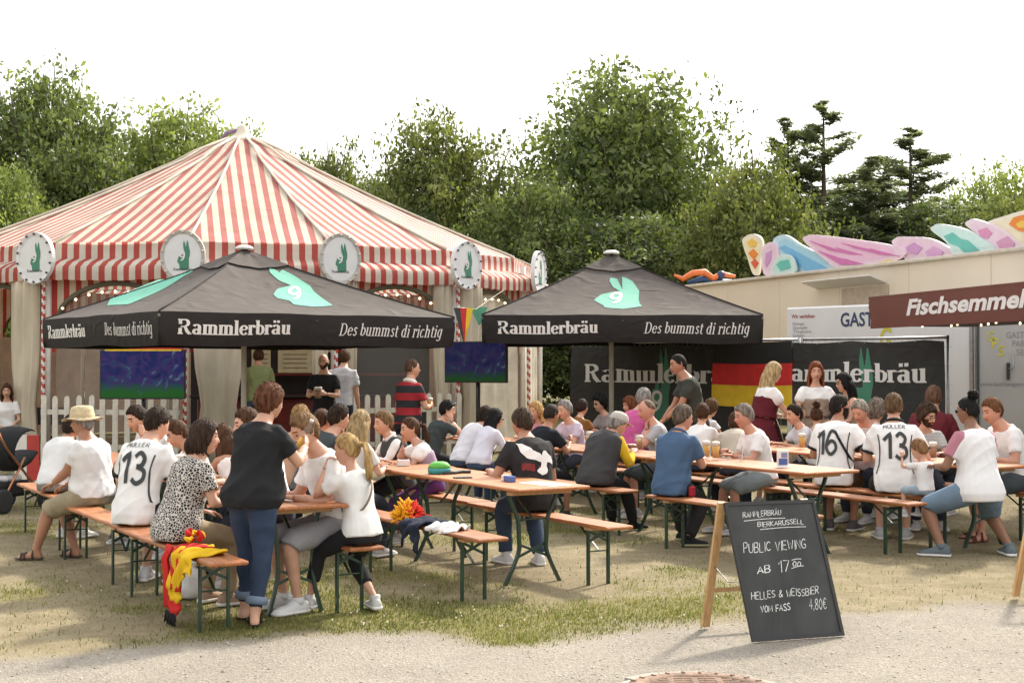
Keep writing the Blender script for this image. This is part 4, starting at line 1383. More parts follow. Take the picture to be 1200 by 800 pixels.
BAN = cloth((.042, .041, .039), 'banner_black', .55)
def bx_of(px):
    dvx, dvy = (px - 600) / F, 1.0
    # intersect with the fence line
    den = dvx * fu.y - dvy * fu.x
    t_ = (fA.x * fu.y - fA.y * fu.x) / den
    P = Vector((dvx * t_, dvy * t_, 0))
    return (P - fA).dot(fu)
def bpos(x, z, l=0.):
    wv = .025 * math.sin(2.3 * x + 1) * math.sin(PI * min(1, max(0, (fz - z) / 1.6)) * .9) + .014 * math.sin(6.1 * x + 2 * z)
    return (x, -.03 - wv - l, z - .03 * abs(math.sin(2.6 * x)) * (z > 1.6))
def banner(x0, x1, z0, z1, lab, m=BAN, name='banner'):
    t = empty(name, fA, math.atan2(fu.y, fu.x), lab, name.split('_')[0])
    nx_, nz_ = 40, 14
    vs = [bpos(x0 + (x1 - x0) * i / nx_, z0 + (z1 - z0) * j / nz_) for j in range(nz_ + 1) for i in range(nx_ + 1)]
    fs = [(j * (nx_ + 1) + i, j * (nx_ + 1) + i + 1, (j + 1) * (nx_ + 1) + i + 1, (j + 1) * (nx_ + 1) + i) for j in range(nz_) for i in range(nx_)]
    mesh_obj('sheet', vs, fs, m, t, True)
    for i in range(7):
        x = x0 + .04 + (x1 - x0 - .08) * i / 6
        p = bpos(x, z1 - .02, .004)
        MB().lathe([(.0, 0), (.014, .002), (.014, .006), (0, .008)], 8, p).build('grommet', STEEL, t)
    return t
xa, xb_ = bx_of(670), bx_of(842)
b1 = banner(.06, xb_ + .35, .55, fz + .01, 'black brewery banner left of the flag behind the seated guests')
qd, w_ = serif_text('Rammlerbräu', .205, .075)
wl_ = bx_of(872) - bx_of(687)
lay_text(qd, wl_, lambda x, y, l: bpos(x + bx_of(687), 1.72 + (HZ - 448) / F * (fA.y - 1.2) + y, .006 + l), w_, .34, 'brewery_lettering', LETTER, b1)
rp = rabbit_poly()
xr = bx_of(775)
grid_fill([(x * .55, y * .85) for x, y in rp], lambda x, y, l: bpos(x + xr, 1.33 + y, .004), .08, 'rabbit_print', RABBIT, b1)
qd, w_ = stroke_text('9', .16, 0)
lay_text(qd, .2, lambda x, y, l: bpos(x + xr - .18, .92 + y, .010 + l), w_, .32, 'emblem_number', LETTER, b1)
xc0, xc1 = bx_of(930), bx_of(1108)
b2 = banner(xc0, xc1, .5, fz + .02, 'black brewery banner right of the flag behind the waitresses')
qd, w_ = serif_text('Rammlerbräu', .205, .075)
x0_ = bx_of(912); x1_ = bx_of(1088)
full, acc = serif_text('R', .205, .075)
qd2, w2 = serif_text('ammlerbräu', .205, .075)
xs_ = bx_of(929)
lay_text(qd2, x1_ - xs_ - .02, lambda x, y, l: bpos(x + xs_ + .02, 1.72 + (HZ - 447.5) / F * 20.6 + y, .008 + l), w2, .30, 'brewery_lettering', LETTER, b2)
xr2 = bx_of(1010)
grid_fill([(x * .5, y * .78) for x, y in rp], lambda x, y, l: bpos(x + xr2, 1.36 + y, .004), .08, 'rabbit_print', RABBIT, b2)
# German flag over the gap
t = empty('german_flag', fA, math.atan2(fu.y, fu.x), 'black red and gold flag pinned between the two banners', 'flag')
xf0, xf1 = bx_of(838), bx_of(931)
for i, m_ in enumerate((mat('flag_black', (.018, .018, .018), .8), FRED, FGOLD)):
    z1 = fz + .03 - i * .335
    nx_ = 30
    fp = lambda x, z: (x, bpos(x, z)[1] - .035 - .02 * math.sin(5 * x + z * 3), z - .015 * math.sin(PI * (x - xf0) / (xf1 - xf0)))
    vs = [fp(xf0 + (xf1 - xf0) * k / nx_, z1 - .335 * j / 4) for j in range(5) for k in range(nx_ + 1)]
    fs = [(j * (nx_ + 1) + k, (j + 1) * (nx_ + 1) + k, (j + 1) * (nx_ + 1) + k + 1, j * (nx_ + 1) + k + 1) for j in range(4) for k in range(nx_)]
    mesh_obj('stripe', vs, fs, m_, t, True)

# ================================================================== TRAILERS AND STALL
BEIGE = mat('trailer_beige', (.63, .55, .44), .45, .06, .6, .15, 2.0)
TW = mat('trailer_white', (.66, .66, .65), .4, .05, 1.5, .05, 4)
TG = mat('trailer_grey', (.40, .39, .37), .4, .10, 1.2, .1, 3)
RUB = mat('tyre', (.02, .02, .02), .9, .2)
def line_pt(px, A, B_):
    dvx = (px - 600) / F
    d_ = B_ - A
    t_ = (A.x - dvx * A.y) / (dvx * d_.y - d_.x)
    return A + d_ * t_
Ab, Bb = Vector((220 / F * 34.8, 34.8, 0)), Vector((600 / F * 23.7, 23.7, 0))
ub = (Bb - Ab).normalized(); nb_ = Vector((-ub.y, ub.x, 0))
if nb_.y < 0: nb_ = -nb_
L0 = line_pt(800, Ab, Bb)
Lb = 19.0
tb = empty('ride_trailer', L0, math.atan2(ub.y, ub.x), 'long beige fairground ride trailer behind the banner fence', 'trailer')
zt = CH + 90 / F * 34.8
nside = 1 if nb_.dot(Vector((-ub.y, ub.x, 0))) > 0 else -1
npan = 8
for i in range(npan):
    MB().box((Lb / npan * (i + .5), nside * 1.25, (zt + .5) / 2), (Lb / npan - .012, 2.5, zt - .5), 0, .01).build('side_panel', BEIGE, tb)
MB().box((Lb / 2, nside * 1.22, zt + .02), (Lb + .05, 2.62, .07), 0, .015).build('roof_edge', mat('trim_cream', (.50, .45, .37), .5), tb)
MB().box((Lb / 2, nside * 1.25, .42), (Lb, 2.2, .16)).build('chassis', INK, tb)
for i in range(3):
    for sgn in (.25, 2.25):
        MB().lathe([(.2, -.14), (.44, -.14), (.46, -.1), (.46, .1), (.44, .14), (.2, .14)], 20).build('wheel', RUB, tb, True).matrix_local = Matrix.Translation((8 + i * 1.1, nside * sgn, .46)) @ Matrix.Rotation(R(90), 4, 'X')
hp = ((line_pt(958, Ab, Bb) - L0).length, (line_pt(1040, Ab, Bb) - L0).length)
MB().box(((hp[0] + hp[1]) / 2, -nside * .20, zt - .27), (hp[1] - hp[0], .42, .018), 0, .004, Matrix.Rotation(R(-20 * nside), 3, 'X')).build('hatch_flap', TW, tb)
MB().box(((hp[1] + hp[0]) / 2 + .5, -nside * .006, zt - .75), ((hp[1] - hp[0]) * .65, .012, .75)).build('hatch_shade_panel', mat('hatch_shadow', (.42, .35, .27), .6), tb)  # flat panel on the side, shade under the flap painted into its colour

def deco(poly, col, lab, motifs=(), name='ride_board', off=0.):
    """painted cut-out board standing on the trailer roof, outline from the photo"""
    P0 = Ab + nb_ * (.12 + off)
    c2 = lambda pts: [(800 + x / 3, 80 + y / 3) for x, y in pts]
    q = [ray_plane(x, y, P0, nb_) for x, y in c2(poly)]
    o = q[0].copy(); o.z = zt
    t = empty(name, o, 0, lab, 'painted board', 'painted boards on the ride trailer')
    two = lambda p: ((p - o).dot(ub), p.z - o.z)
    fn = lambda x, y, d: tuple(ub * x + nb_ * d + Vector((0, 0, y)))
    pl = [two(p) for p in q]
    n_ = len(pl); sm = []
    for i in range(n_):
        p0, p1, p2, p3 = (np.array(pl[(i + k - 1) % n_]) for k in range(4))
        sm += [tuple(.5 * (2 * p1 + (p2 - p0) * q + (2 * p0 - 5 * p1 + 4 * p2 - p3) * q * q + (3 * p1 - p0 - 3 * p2 + p3) * q ** 3)) for q in (0, .25, .5, .75)]
    pl = [(x, max(y, .06)) for x, y in sm]
    pale = tuple(.55 * q + .45 * .74 for q in col)
    MB().prism(pl, fn, -.02, .03).build('board', mat('board_' + lab.split()[0] + lab.split()[1], pale, .5, .05), t)
    cx_ = sum(p[0] for p in pl) / len(pl); cy_ = sum(p[1] for p in pl) / len(pl)
    MB().prism([(cx_ + (x - cx_) * .82, cy_ + (y - cy_) * .76) for x, y in pl], fn, -.0235, -.0205).build('inner_field', mat('field_' + lab.split()[0] + lab.split()[1], tuple(.8 * q + .2 * .74 for q in col), .5, .05), t)
    for k, (mp_, mc) in enumerate(motifs):
        pm = [two(ray_plane(x, y, P0, nb_)) for x, y in c2(mp_)]
        pm = [(x, max(y, .07)) for x, y in pm]
        MB().prism(pm, fn, -.036 - .004 * k, -.0245).build('motif', mat('motif_%02d%02d%02d' % tuple(int(99 * c) for c in mc), mc, .5, .05), t)
ORA, MAG, LIL, TEA, BLU, YEL = (.70, .22, .03), (.55, .16, .38), (.52, .27, .50), (.12, .46, .40), (.16, .40, .62), (.72, .48, .08)
deco([(213, 610), (225, 590), (248, 582), (275, 592), (285, 622), (276, 680), (270, 722), (250, 722), (232, 670)], (.72, .62, .36), 'cream teardrop board with orange diamonds, leftmost on the trailer',
     [([(232, 612), (248, 598), (266, 610), (262, 626), (244, 630)], YEL), ([(236, 650), (254, 634), (270, 652), (254, 672)], ORA), ([(246, 682), (260, 670), (272, 684), (260, 704)], (.6, .1, .04))])
deco([(283, 640), (300, 615), (325, 612), (340, 640), (335, 722), (288, 722)], (.66, .45, .60), 'small lilac board beside the cream teardrop', [([(298, 650), (318, 640), (316, 672), (300, 700), (294, 690)], LIL)])
deco([(322, 610), (340, 588), (372, 588), (420, 620), (490, 655), (565, 700), (430, 722), (392, 720), (350, 660)], (.22, .52, .66), 'sky blue slanting board with darker band', [([(345, 630), (365, 622), (520, 705), (440, 716)], BLU)], off=.05)
deco([(320, 690), (340, 660), (372, 654), (394, 676), (395, 722), (318, 722)], (.42, .66, .60), 'small pale teal board in front of the blue one', [([(334, 690), (350, 676), (378, 672), (386, 700), (350, 712)], TEA)], off=-.08)
deco([(428, 605), (442, 588), (470, 585), (600, 600), (740, 622), (790, 652), (700, 690), (560, 704), (500, 670)], (.72, .40, .58), 'long pink board with magenta zigzags', [([(450, 605), (560, 640), (540, 628), (640, 655), (600, 655), (520, 640)], MAG), ([(560, 612), (680, 640), (660, 632), (770, 660), (700, 655), (610, 632)], MAG), ([(480, 640), (600, 680), (570, 668), (650, 695), (560, 690)], MAG)])
deco([(740, 612), (752, 597), (775, 591), (870, 597), (940, 630), (968, 660), (860, 676), (800, 682), (765, 640)], (.70, .46, .60), 'second pink board with lilac blocks', [([(790, 630), (820, 612), (850, 630), (830, 655), (805, 650)], LIL), ([(860, 645), (890, 625), (925, 645), (915, 662), (870, 666)], (.6, .34, .55))], off=.05)
deco([(690, 688), (710, 675), (740, 673), (760, 680), (800, 672), (815, 682), (800, 692), (700, 700)], YEL, 'low orange and yellow board under the long pink one', [([(765, 684), (790, 676), (808, 682), (790, 690)], ORA)], off=-.08)
deco([(878, 568), (890, 552), (915, 547), (1000, 566), (1060, 600), (1100, 638), (1040, 655), (965, 660), (930, 610)], (.46, .70, .66), 'pale teal board with green blocks', [([(925, 590), (955, 577), (985, 600), (1010, 605), (1050, 640), (1000, 650), (975, 625), (945, 615)], TEA)])
deco([(1000, 550), (1012, 534), (1035, 530), (1120, 560), (1165, 595), (1192, 632), (1130, 640), (1090, 642), (1050, 590)], (.68, .48, .60), 'third pink board with rose blocks near the right edge', [([(1045, 570), (1075, 560), (1095, 580), (1080, 598), (1055, 592)], (.6, .25, .42)), ([(1110, 610), (1150, 590), (1175, 615), (1170, 640), (1125, 640)], (.58, .30, .46))], off=.05)
deco([(1075, 545), (1140, 518), (1200, 500), (1280, 485), (1330, 560), (1300, 622), (1195, 632), (1140, 590)], (.72, .64, .42), 'large cream board with orange rings at the right picture edge', [([(1155, 548), (1170, 525), (1205, 515), (1260, 520), (1260, 580), (1190, 572)], ORA), ([(1180, 548), (1200, 535), (1250, 540), (1250, 560), (1190, 560)], YEL)], off=.1)

# small ride ornaments left of the trailer
rid = empty('ride_ornament', at(828, 330, 36), 0, 'orange and blue curled ornament of a ride left of the beige trailer', 'ornament')
def px3(pts, Y): return [at(x, y, Y) - at(828, 330, 36) for x, y in pts]
MB().tube(px3([(790, 322), (800, 327), (812, 320), (826, 319), (836, 326), (846, 321), (862, 324)], 36), [.03, .07, .08, .09, .08, .08, .04], 8).build('dragon_body', mat('ride_orange', (.60, .14, .03), .4), rid, True)
MB().tube(px3([(806, 331), (825, 326), (845, 331), (858, 329)], 36.1), [.04, .08, .09, .04], 8).build('blue_wing', mat('ride_blue', (.03, .07, .20), .4), rid, True)
MB().lathe([(0, -.12), (.1, -.06), (.12, .03), (.06, .12), (0, .13)], 10, px3([(845, 323)], 36)[0]).build('rider_head', mat('ride_navy', (.02, .03, .09), .4), rid, True)
MB().tube([(0, 0, -.3), (0, 0, -at(828, 330, 36).z)], .08, 8).build('support', STEEL, rid, True)

# white cooling trailer
Aw = Vector((4.9, 25.3, 0)); uw = Vector((.61, -.79, 0)).normalized(); nw = Vector((-uw.y, uw.x, 0))
if nw.y < 0: nw = -nw
Bw = Aw + uw
p_l, p_r = line_pt(921, Aw, Bw), line_pt(1141, Aw, Bw)
Lw_ = (p_r - p_l).length
tw = empty('cooling_trailer', p_l, math.atan2(uw.y, uw.x), 'white cooling trailer with rental lettering behind the banner fence', 'trailer')
zw = CH + 64.6 / F * p_l.y
MB().box((Lw_ / 2, .95, (zw + .45) / 2), (Lw_, 1.9, zw - .45), 0, .03).build('body', TW, tw)
MB().box((Lw_ / 2, .95, .36), (Lw_, 1.4, .12)).build('chassis', INK, tw)
MB().box((Lw_ - .03, -.012, (zw + .45) / 2), (.06, .03, zw - .45)).build('corner_profile', STEEL, tw)
for x in (.9, Lw_ - .9):
    MB().lathe([(.12, -.1), (.30, -.1), (.32, -.06), (.32, .06), (.30, .1), (.12, .1)], 18).build('wheel', RUB, tw, True).matrix_local = Matrix.Translation((x, .25, .32)) @ Matrix.Rotation(R(90), 4, 'X')
def wfn(dx, dz): return lambda x, y, l: (x + dx, -.006 - l, y + dz)
NAVY = mat('print_navy', (.03, .05, .11), .5)
wx = lambda px: (line_pt(px, Aw, Bw) - p_l).length
wz = lambda px, py: CH + (HZ - py) / F * line_pt(px, Aw, Bw).y
lay_font('GASTRO', wx(1047) - wx(985), .24 * 1.0, wfn(wx(985), wz(1000, 382)), 'lettering', NAVY, tw, 0, .02)
lay_font('Wir verleihen', wx(955) - wx(928), .07, wfn(wx(928), wz(928, 373)), 'lettering', mat('print_red', (.35, .06, .05), .5), tw, 0, .015)
for i, s_ in enumerate(('Kühlwagen', 'Gläserspüler', 'Theken', 'Kühlzellen', 'Zelte und mehr')):
    lay_font(s_, (wx(952) - wx(929)) * (.6 + .35 * (i % 3) / 2), .055, wfn(wx(929), wz(929, 381 + 4.6 * i)), 'lettering', mat('print_grey', (.25, .25, .26), .5), tw)
lay_font('G', wx(1045) - wx(1030), .36, wfn(wx(1030), wz(1037, 408)), 'lettering', mat('print_yellow', (.55, .50, .05), .5), tw, .1, .02)

# grey trailer door end at the right
Ag = line_pt(1143.5, Aw, Bw) + Vector((.02, -.05, 0)); ug = Vector((.93, -.37, 0)).normalized()
tg = empty('trailer_rear', Ag, math.atan2(ug.y, ug.x), 'light grey trailer rear with door latch at the right edge', 'trailer')
MB().box((1.1, .95, 1.5), (2.2, 1.9, 2.2), 0, .03).build('body', TG, tg)
MB().box((1.1, .9, .34), (2.0, 1.4, .12)).build('chassis', INK, tg)
for x in (.12, 2.08):
    MB().lathe([(.12, -.1), (.30, -.1), (.32, -.06), (.32, .06), (.30, .1), (.12, .1)], 18).build('wheel', RUB, tg, True).matrix_local = Matrix.Translation((x * .8 + .2, .5, .32)) @ Matrix.Rotation(R(90), 4, 'Y')
Bg = Ag + ug
gxp = lambda px: (line_pt(px, Ag, Bg) - Ag).length
gzp = lambda px, py: CH + (HZ - py) / F * line_pt(px, Ag, Bg).y
for i, (c_, px, py) in enumerate((('G', 1156, 400), ('P', 1161, 408), ('S', 1168, 417))):
    lay_font(c_, .12, .17, wfn(gxp(px), gzp(px, py)), 'lettering', MC['print_yellow'], tg, .1, .01)
for s_, px, py, w in (('GASTRO', 1179, 396, .42), ('PARTNER', 1186, 406, .45), ('SERVICE', 1191, 416, .45)):
    lay_font(s_, w, .10, wfn(gxp(px), gzp(px, py)), 'lettering', MC['print_grey'], tg)
lay_font('www.kuehlwagenverleih.de', .95, .075, wfn(gxp(1148), gzp(1148, 452)), 'lettering', MC['print_grey'], tg)
hx_, hz_ = gxp(1184), gzp(1184, 430)
MB().tube([(hx_ + .04, -.05, hz_ + .22), (hx_ + .05, -.06, hz_), (hx_ - .02, -.06, hz_ - .03)], .012, 6).build('door_latch', STEEL, tg, True)
MB().box((hx_ - .03, -.03, hz_ - .06), (.05, .05, .26), 0, .01).build('latch_plate', INK, tg)
MB().box((gxp(1146), -.012, 1.5), (.02, .02, 2.0)).build('door_seal', INK, tg)

# fish stall awning
As, Bs = Vector((420 / F * 19.5, 19.5, 0)), Vector((600 / F * 15.8, 15.8, 0))
us = (Bs - As).normalized(); ns_ = Vector((-us.y, us.x, 0))
if ns_.x < 0: ns_ = -ns_
ts = empty('fish_stall', As, math.atan2(us.y, us.x), 'fish roll stall awning with red brown sign board at the right', 'stall')
sg = 1 if ns_.dot(Vector((-us.y, us.x, 0))) > 0 else -1
BROWN = mat('stall_red_brown', (.135, .036, .022), .55, .1, 2, .1, 4)
Ls = 6.2; zs0, zs1 = CH + 40 / F * 19.5, CH + 75 / F * 19.5
MB().prism([(0, zs0), (Ls, zs0), (Ls, zs1), (-.03, zs1), (-.05, zs0 + .3), (.02, zs0 + .1)], lambda x, y, d: (x, sg * d, y), 0, .04).build('sign_board', BROWN, ts)
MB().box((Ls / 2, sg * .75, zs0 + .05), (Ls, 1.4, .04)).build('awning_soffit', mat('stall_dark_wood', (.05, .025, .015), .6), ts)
MB().box((Ls / 2, sg * .8, zs1 + .01), (Ls + .1, 1.6, .03)).build('awning_roof', BROWN, ts)
MB().box((Ls / 2 + 1.2, sg * 2.2, 1.2), (Ls - 1.8, 1.6, 2.3), 0, .02).build('stall_body', BROWN, ts)
MB().box((Ls / 2 + 1.2, sg * 1.32, 1.0), (Ls - 1.8, .25, .05), 0, .01).build('counter', PICKET, ts)
for i in range(17):
    MB().lathe([(0, -.035), (.012, -.03), (.015, -.015), (.007, .0)], 7, (.9 + i * .3, sg * (.30 + .25 * (i % 3)), zs0 + .03)).build('bulb', BULB, ts, True)
sx = lambda px: (line_pt(px, As, Bs) - As).length
sz_ = lambda px, py: CH + (HZ - py) / F * line_pt(px, As, Bs).y
lay_font('Fischsemmeln', sx(1218) - sx(1062), .205, lambda x, y, l: (x + sx(1062), -sg * .006, y + sz_(1062, 369)), 'lettering', LETTER, ts, .22, .035)

# ================================================================== BEER TABLES AND BENCHES
P0 = Vector((.032, 10.70, 0))
dn = Vector((.866, .5, 0)); dd_ = Vector((-.5, .866, 0))
RZ = math.atan2(dd_.y, dd_.x)
ORANGE = wood('beer_bench_wood', (.23, .068, .016), (.46, .175, .058), .5, coat=.05)
RAWW = wood('raw_batten', (.42, .25, .12), (.58, .38, .2), .6, coat=0.)
GREEN = mat('green_steel', (.012, .042, .024), .45, .2, 12, metal=.0, coat=.2)
def sp(o, d, z=0.):
    return P0 + dn * o + dd_ * d + Vector((0, 0, z))

def proto_bench():
    t = empty('beer_bench')
    MB().box((0, 0, .465), (2.2, .25, .028), 0, .008).build('seat', ORANGE, t)
    for sx_ in (-1, 1):
        MB().box((sx_ * .80, 0, .4385), (.10, .20, .025)).build('batten', RAWW, t)
        for sy_ in (-1, 1):
            MB().box((sx_ * .80, sy_ * .093, .213), (.032, .016, .426)).build('leg', GREEN, t)
        MB().bar((sx_ * .80, -.09, .33), (sx_ * .80, .09, .42), .008, .02).bar((sx_ * .80 + .009, .09, .33), (sx_ * .80 + .009, -.09, .42), .008, .02).build('cross_brace', GREEN, t)
        MB().bar((sx_ * .80, 0, .27), (sx_ * .52, 0, .447), .018, .007).build('folding_strut', GREEN, t)
        MB().tube([(sx_ * .80, -.09, .26), (sx_ * .80, .09, .26)], .006, 6).build('rod', GREEN, t)
    return t

def proto_table(w):
    t = empty('beer_table')
    MB().box((0, 0, .756), (2.2, w, .028), 0, .008).build('table_top', ORANGE, t)
    for sx_ in (-1, 1):
        MB().box((sx_ * .88, 0, .7225), (.08, w * .82, .038)).build('batten', RAWW, t)
        for sy_ in (-1, 1):
            pts = bez([(sx_ * .78, sy_ * w * .34, .715), (sx_ * .78, sy_ * w * .30, .64), (sx_ * .78, sy_ * .135, .50), (sx_ * .78, sy_ * .125, .36), (sx_ * .78, sy_ * .13, .24), (sx_ * .78, sy_ * w * .36, .02), (sx_ * .78, sy_ * w * .39, .0)], 4)
            mb = MB()
            rings = []
            for i, p in enumerate(pts):
                rings.append([(p[0] + a, p[1] + b, p[2]) for a, b in ((-.017, -.011), (.017, -.011), (.017, .011), (-.017, .011))])
            mb.loft(rings).build('leg', GREEN, t)
        MB().bar((sx_ * .78, -.13, .21), (sx_ * .78, .13, .31), .008, .02).bar((sx_ * .78 + .009, .13, .21), (sx_ * .78 + .009, -.13, .31), .008, .02).build('cross_brace', GREEN, t)
        MB().bar((sx_ * .78, 0, .50), (sx_ * .42, 0, .735), .02, .008).build('folding_strut', GREEN, t)
        MB().tube([(sx_ * .78, -.13, .50), (sx_ * .78, .13, .50)], .007, 6).build('rod', GREEN, t)
    return t
pb, pt5, pt7 = proto_bench(), proto_table(.52), proto_table(.66)
used = set()
def put(proto, o, d, lab, cat, group, w):
    """o, d: left edge and near end in the row grid"""
    c = sp(o + w / 2, d + 1.1)
    t = proto if proto not in used else copy_tree(proto)
    used.add(proto)
    t.location = (c.x, c.y, 0)
    t.rotation_euler = (0, 0, RZ + random.uniform(-.012, .012))
    tag(t, lab, cat, group)
GB, GT = 'orange beer benches', 'orange beer tables'
for o, d, lab in (
    (-2.586, -.67, 'orange beer bench with the fan scarf, nearest at the left'), (-2.56, 1.60, 'orange beer bench under the seated man in shirt 13 at left'), (-2.46, 3.86, 'orange beer bench under the man with the straw hat'),
    (-1.55, -.44, 'orange beer bench the blonde girl with ponytail sits on'), (-1.53, 1.84, 'orange beer bench behind the standing woman in black'), (-1.5, 4.1, 'far orange beer bench near the left parasol pole'),
    (-.57, -.445, 'orange beer bench with white cloth, nearest in the middle'), (-.56, 1.82, 'orange beer bench under the red and yellow fan wig'), (-.55, 4.08, 'far orange beer bench left of the standing man in jersey'),
    (.61, -.29, 'orange beer bench the man with dove shirt sits on'), (.63, 1.98, 'orange beer bench under the girl in lilac dirndl'), (.64, 4.25, 'far orange beer bench behind the boy in grey vest'),
    (2.41, -.45, 'orange beer bench under the man in blue polo shirt'), (2.42, 2.20, 'orange beer bench under the man with yellow sleeves'), (2.42, 4.48, 'far orange beer bench under the woman with long dark hair'),
    (3.91, -.12, 'orange beer bench under the grey haired man in white shirt, its near end free'), (3.92, 2.15, 'orange beer bench under the bald man'), (3.92, 4.42, 'far orange beer bench under the blonde woman in pink'),
    (4.48, -.117, 'orange beer bench shared by shirts 16 and 13 and the woman with bun'), (4.5, 2.15, 'orange beer bench in front of the burgundy waitress'), (4.5, 4.42, 'far orange beer bench in front of the left banner'),
    (5.72, -.1, 'orange beer bench under the red haired man at the right edge'), (5.72, 2.17, 'orange beer bench below the red haired waitress'), (5.72, 4.44, 'far orange beer bench closest to the left banner')):
    put(pb, o, d, lab, 'bench', GB, .25)
for o, d, lab in ((-2.03, -.36, 'orange beer table in front of the standing woman in black'), (-2.0, 1.9, 'orange beer table in front of the left shirt 13'), (-1.97, 4.15, 'far orange beer table with two beers beside the straw hat man')):
    put(pt5, o, d, lab, 'table', GT, .52)
for o, d, lab in ((0, 0, 'orange beer table nearest in the middle with cigarette box'), (.01, 2.25, 'orange beer table with small white napkin box'), (.02, 4.5, 'far orange beer table near the jersey man'),
                  (2.96, .16, 'orange beer table behind the blackboard with two full beers'), (2.97, 2.42, 'orange beer table with wine glasses in front of the bald man'), (2.98, 4.68, 'far orange beer table left of the wine glass table'),
                  (4.82, -.2, 'orange beer table at the right edge in front of woman with bun'), (4.83, 2.06, 'orange beer table in front of the dark haired boy'), (4.83, 4.32, 'far orange beer table in front of the left banner')):
    put(pt7, o, d, lab, 'table', GT, .66)

# ================================================================== PEOPLE
def skin_mat(col):
    key = 'skin_%d' % int(col[0] * 1000)
    return mat(key, col, .5, .10, 9, .08, 60, spec=.35)
def hair_mat(col):
    key = 'hair_%02d%02d%02d' % tuple(int(c * 200) for c in col)
    return mat(key, tuple(q * .85 for q in col), .7, .55, 48, .6, 80, stretch=(1, 1, .14), spec=.15)
EYE = mat('eye_dark', (.02, .015, .012), .3)
SKIN = {'fair': (.56, .315, .215), 'pink': (.52, .26, .18), 'tan': (.40, .20, .125), 'brown': (.25, .125, .075)}
LIP = mat('lips', (.36, .10, .085), .5)

def two_bone(a, tgt, l1, l2, pole):
    a, tgt = Vector(a), Vector(tgt)
    v = tgt - a
    L_ = min(max(v.length, abs(l1 - l2) + .02), (l1 + l2) * .995)
    u = v.normalized()
    x = (l1 * l1 - l2 * l2 + L_ * L_) / (2 * L_)
    h = math.sqrt(max(0, l1 * l1 - x * x))
    p = Vector(pole); p = p - u * p.dot(u)
    if p.length < 1e-4: p = Vector((0, 0, 1)) - u * u.z
    p.normalize()
    return a + u * x + p * h, a + u * L_

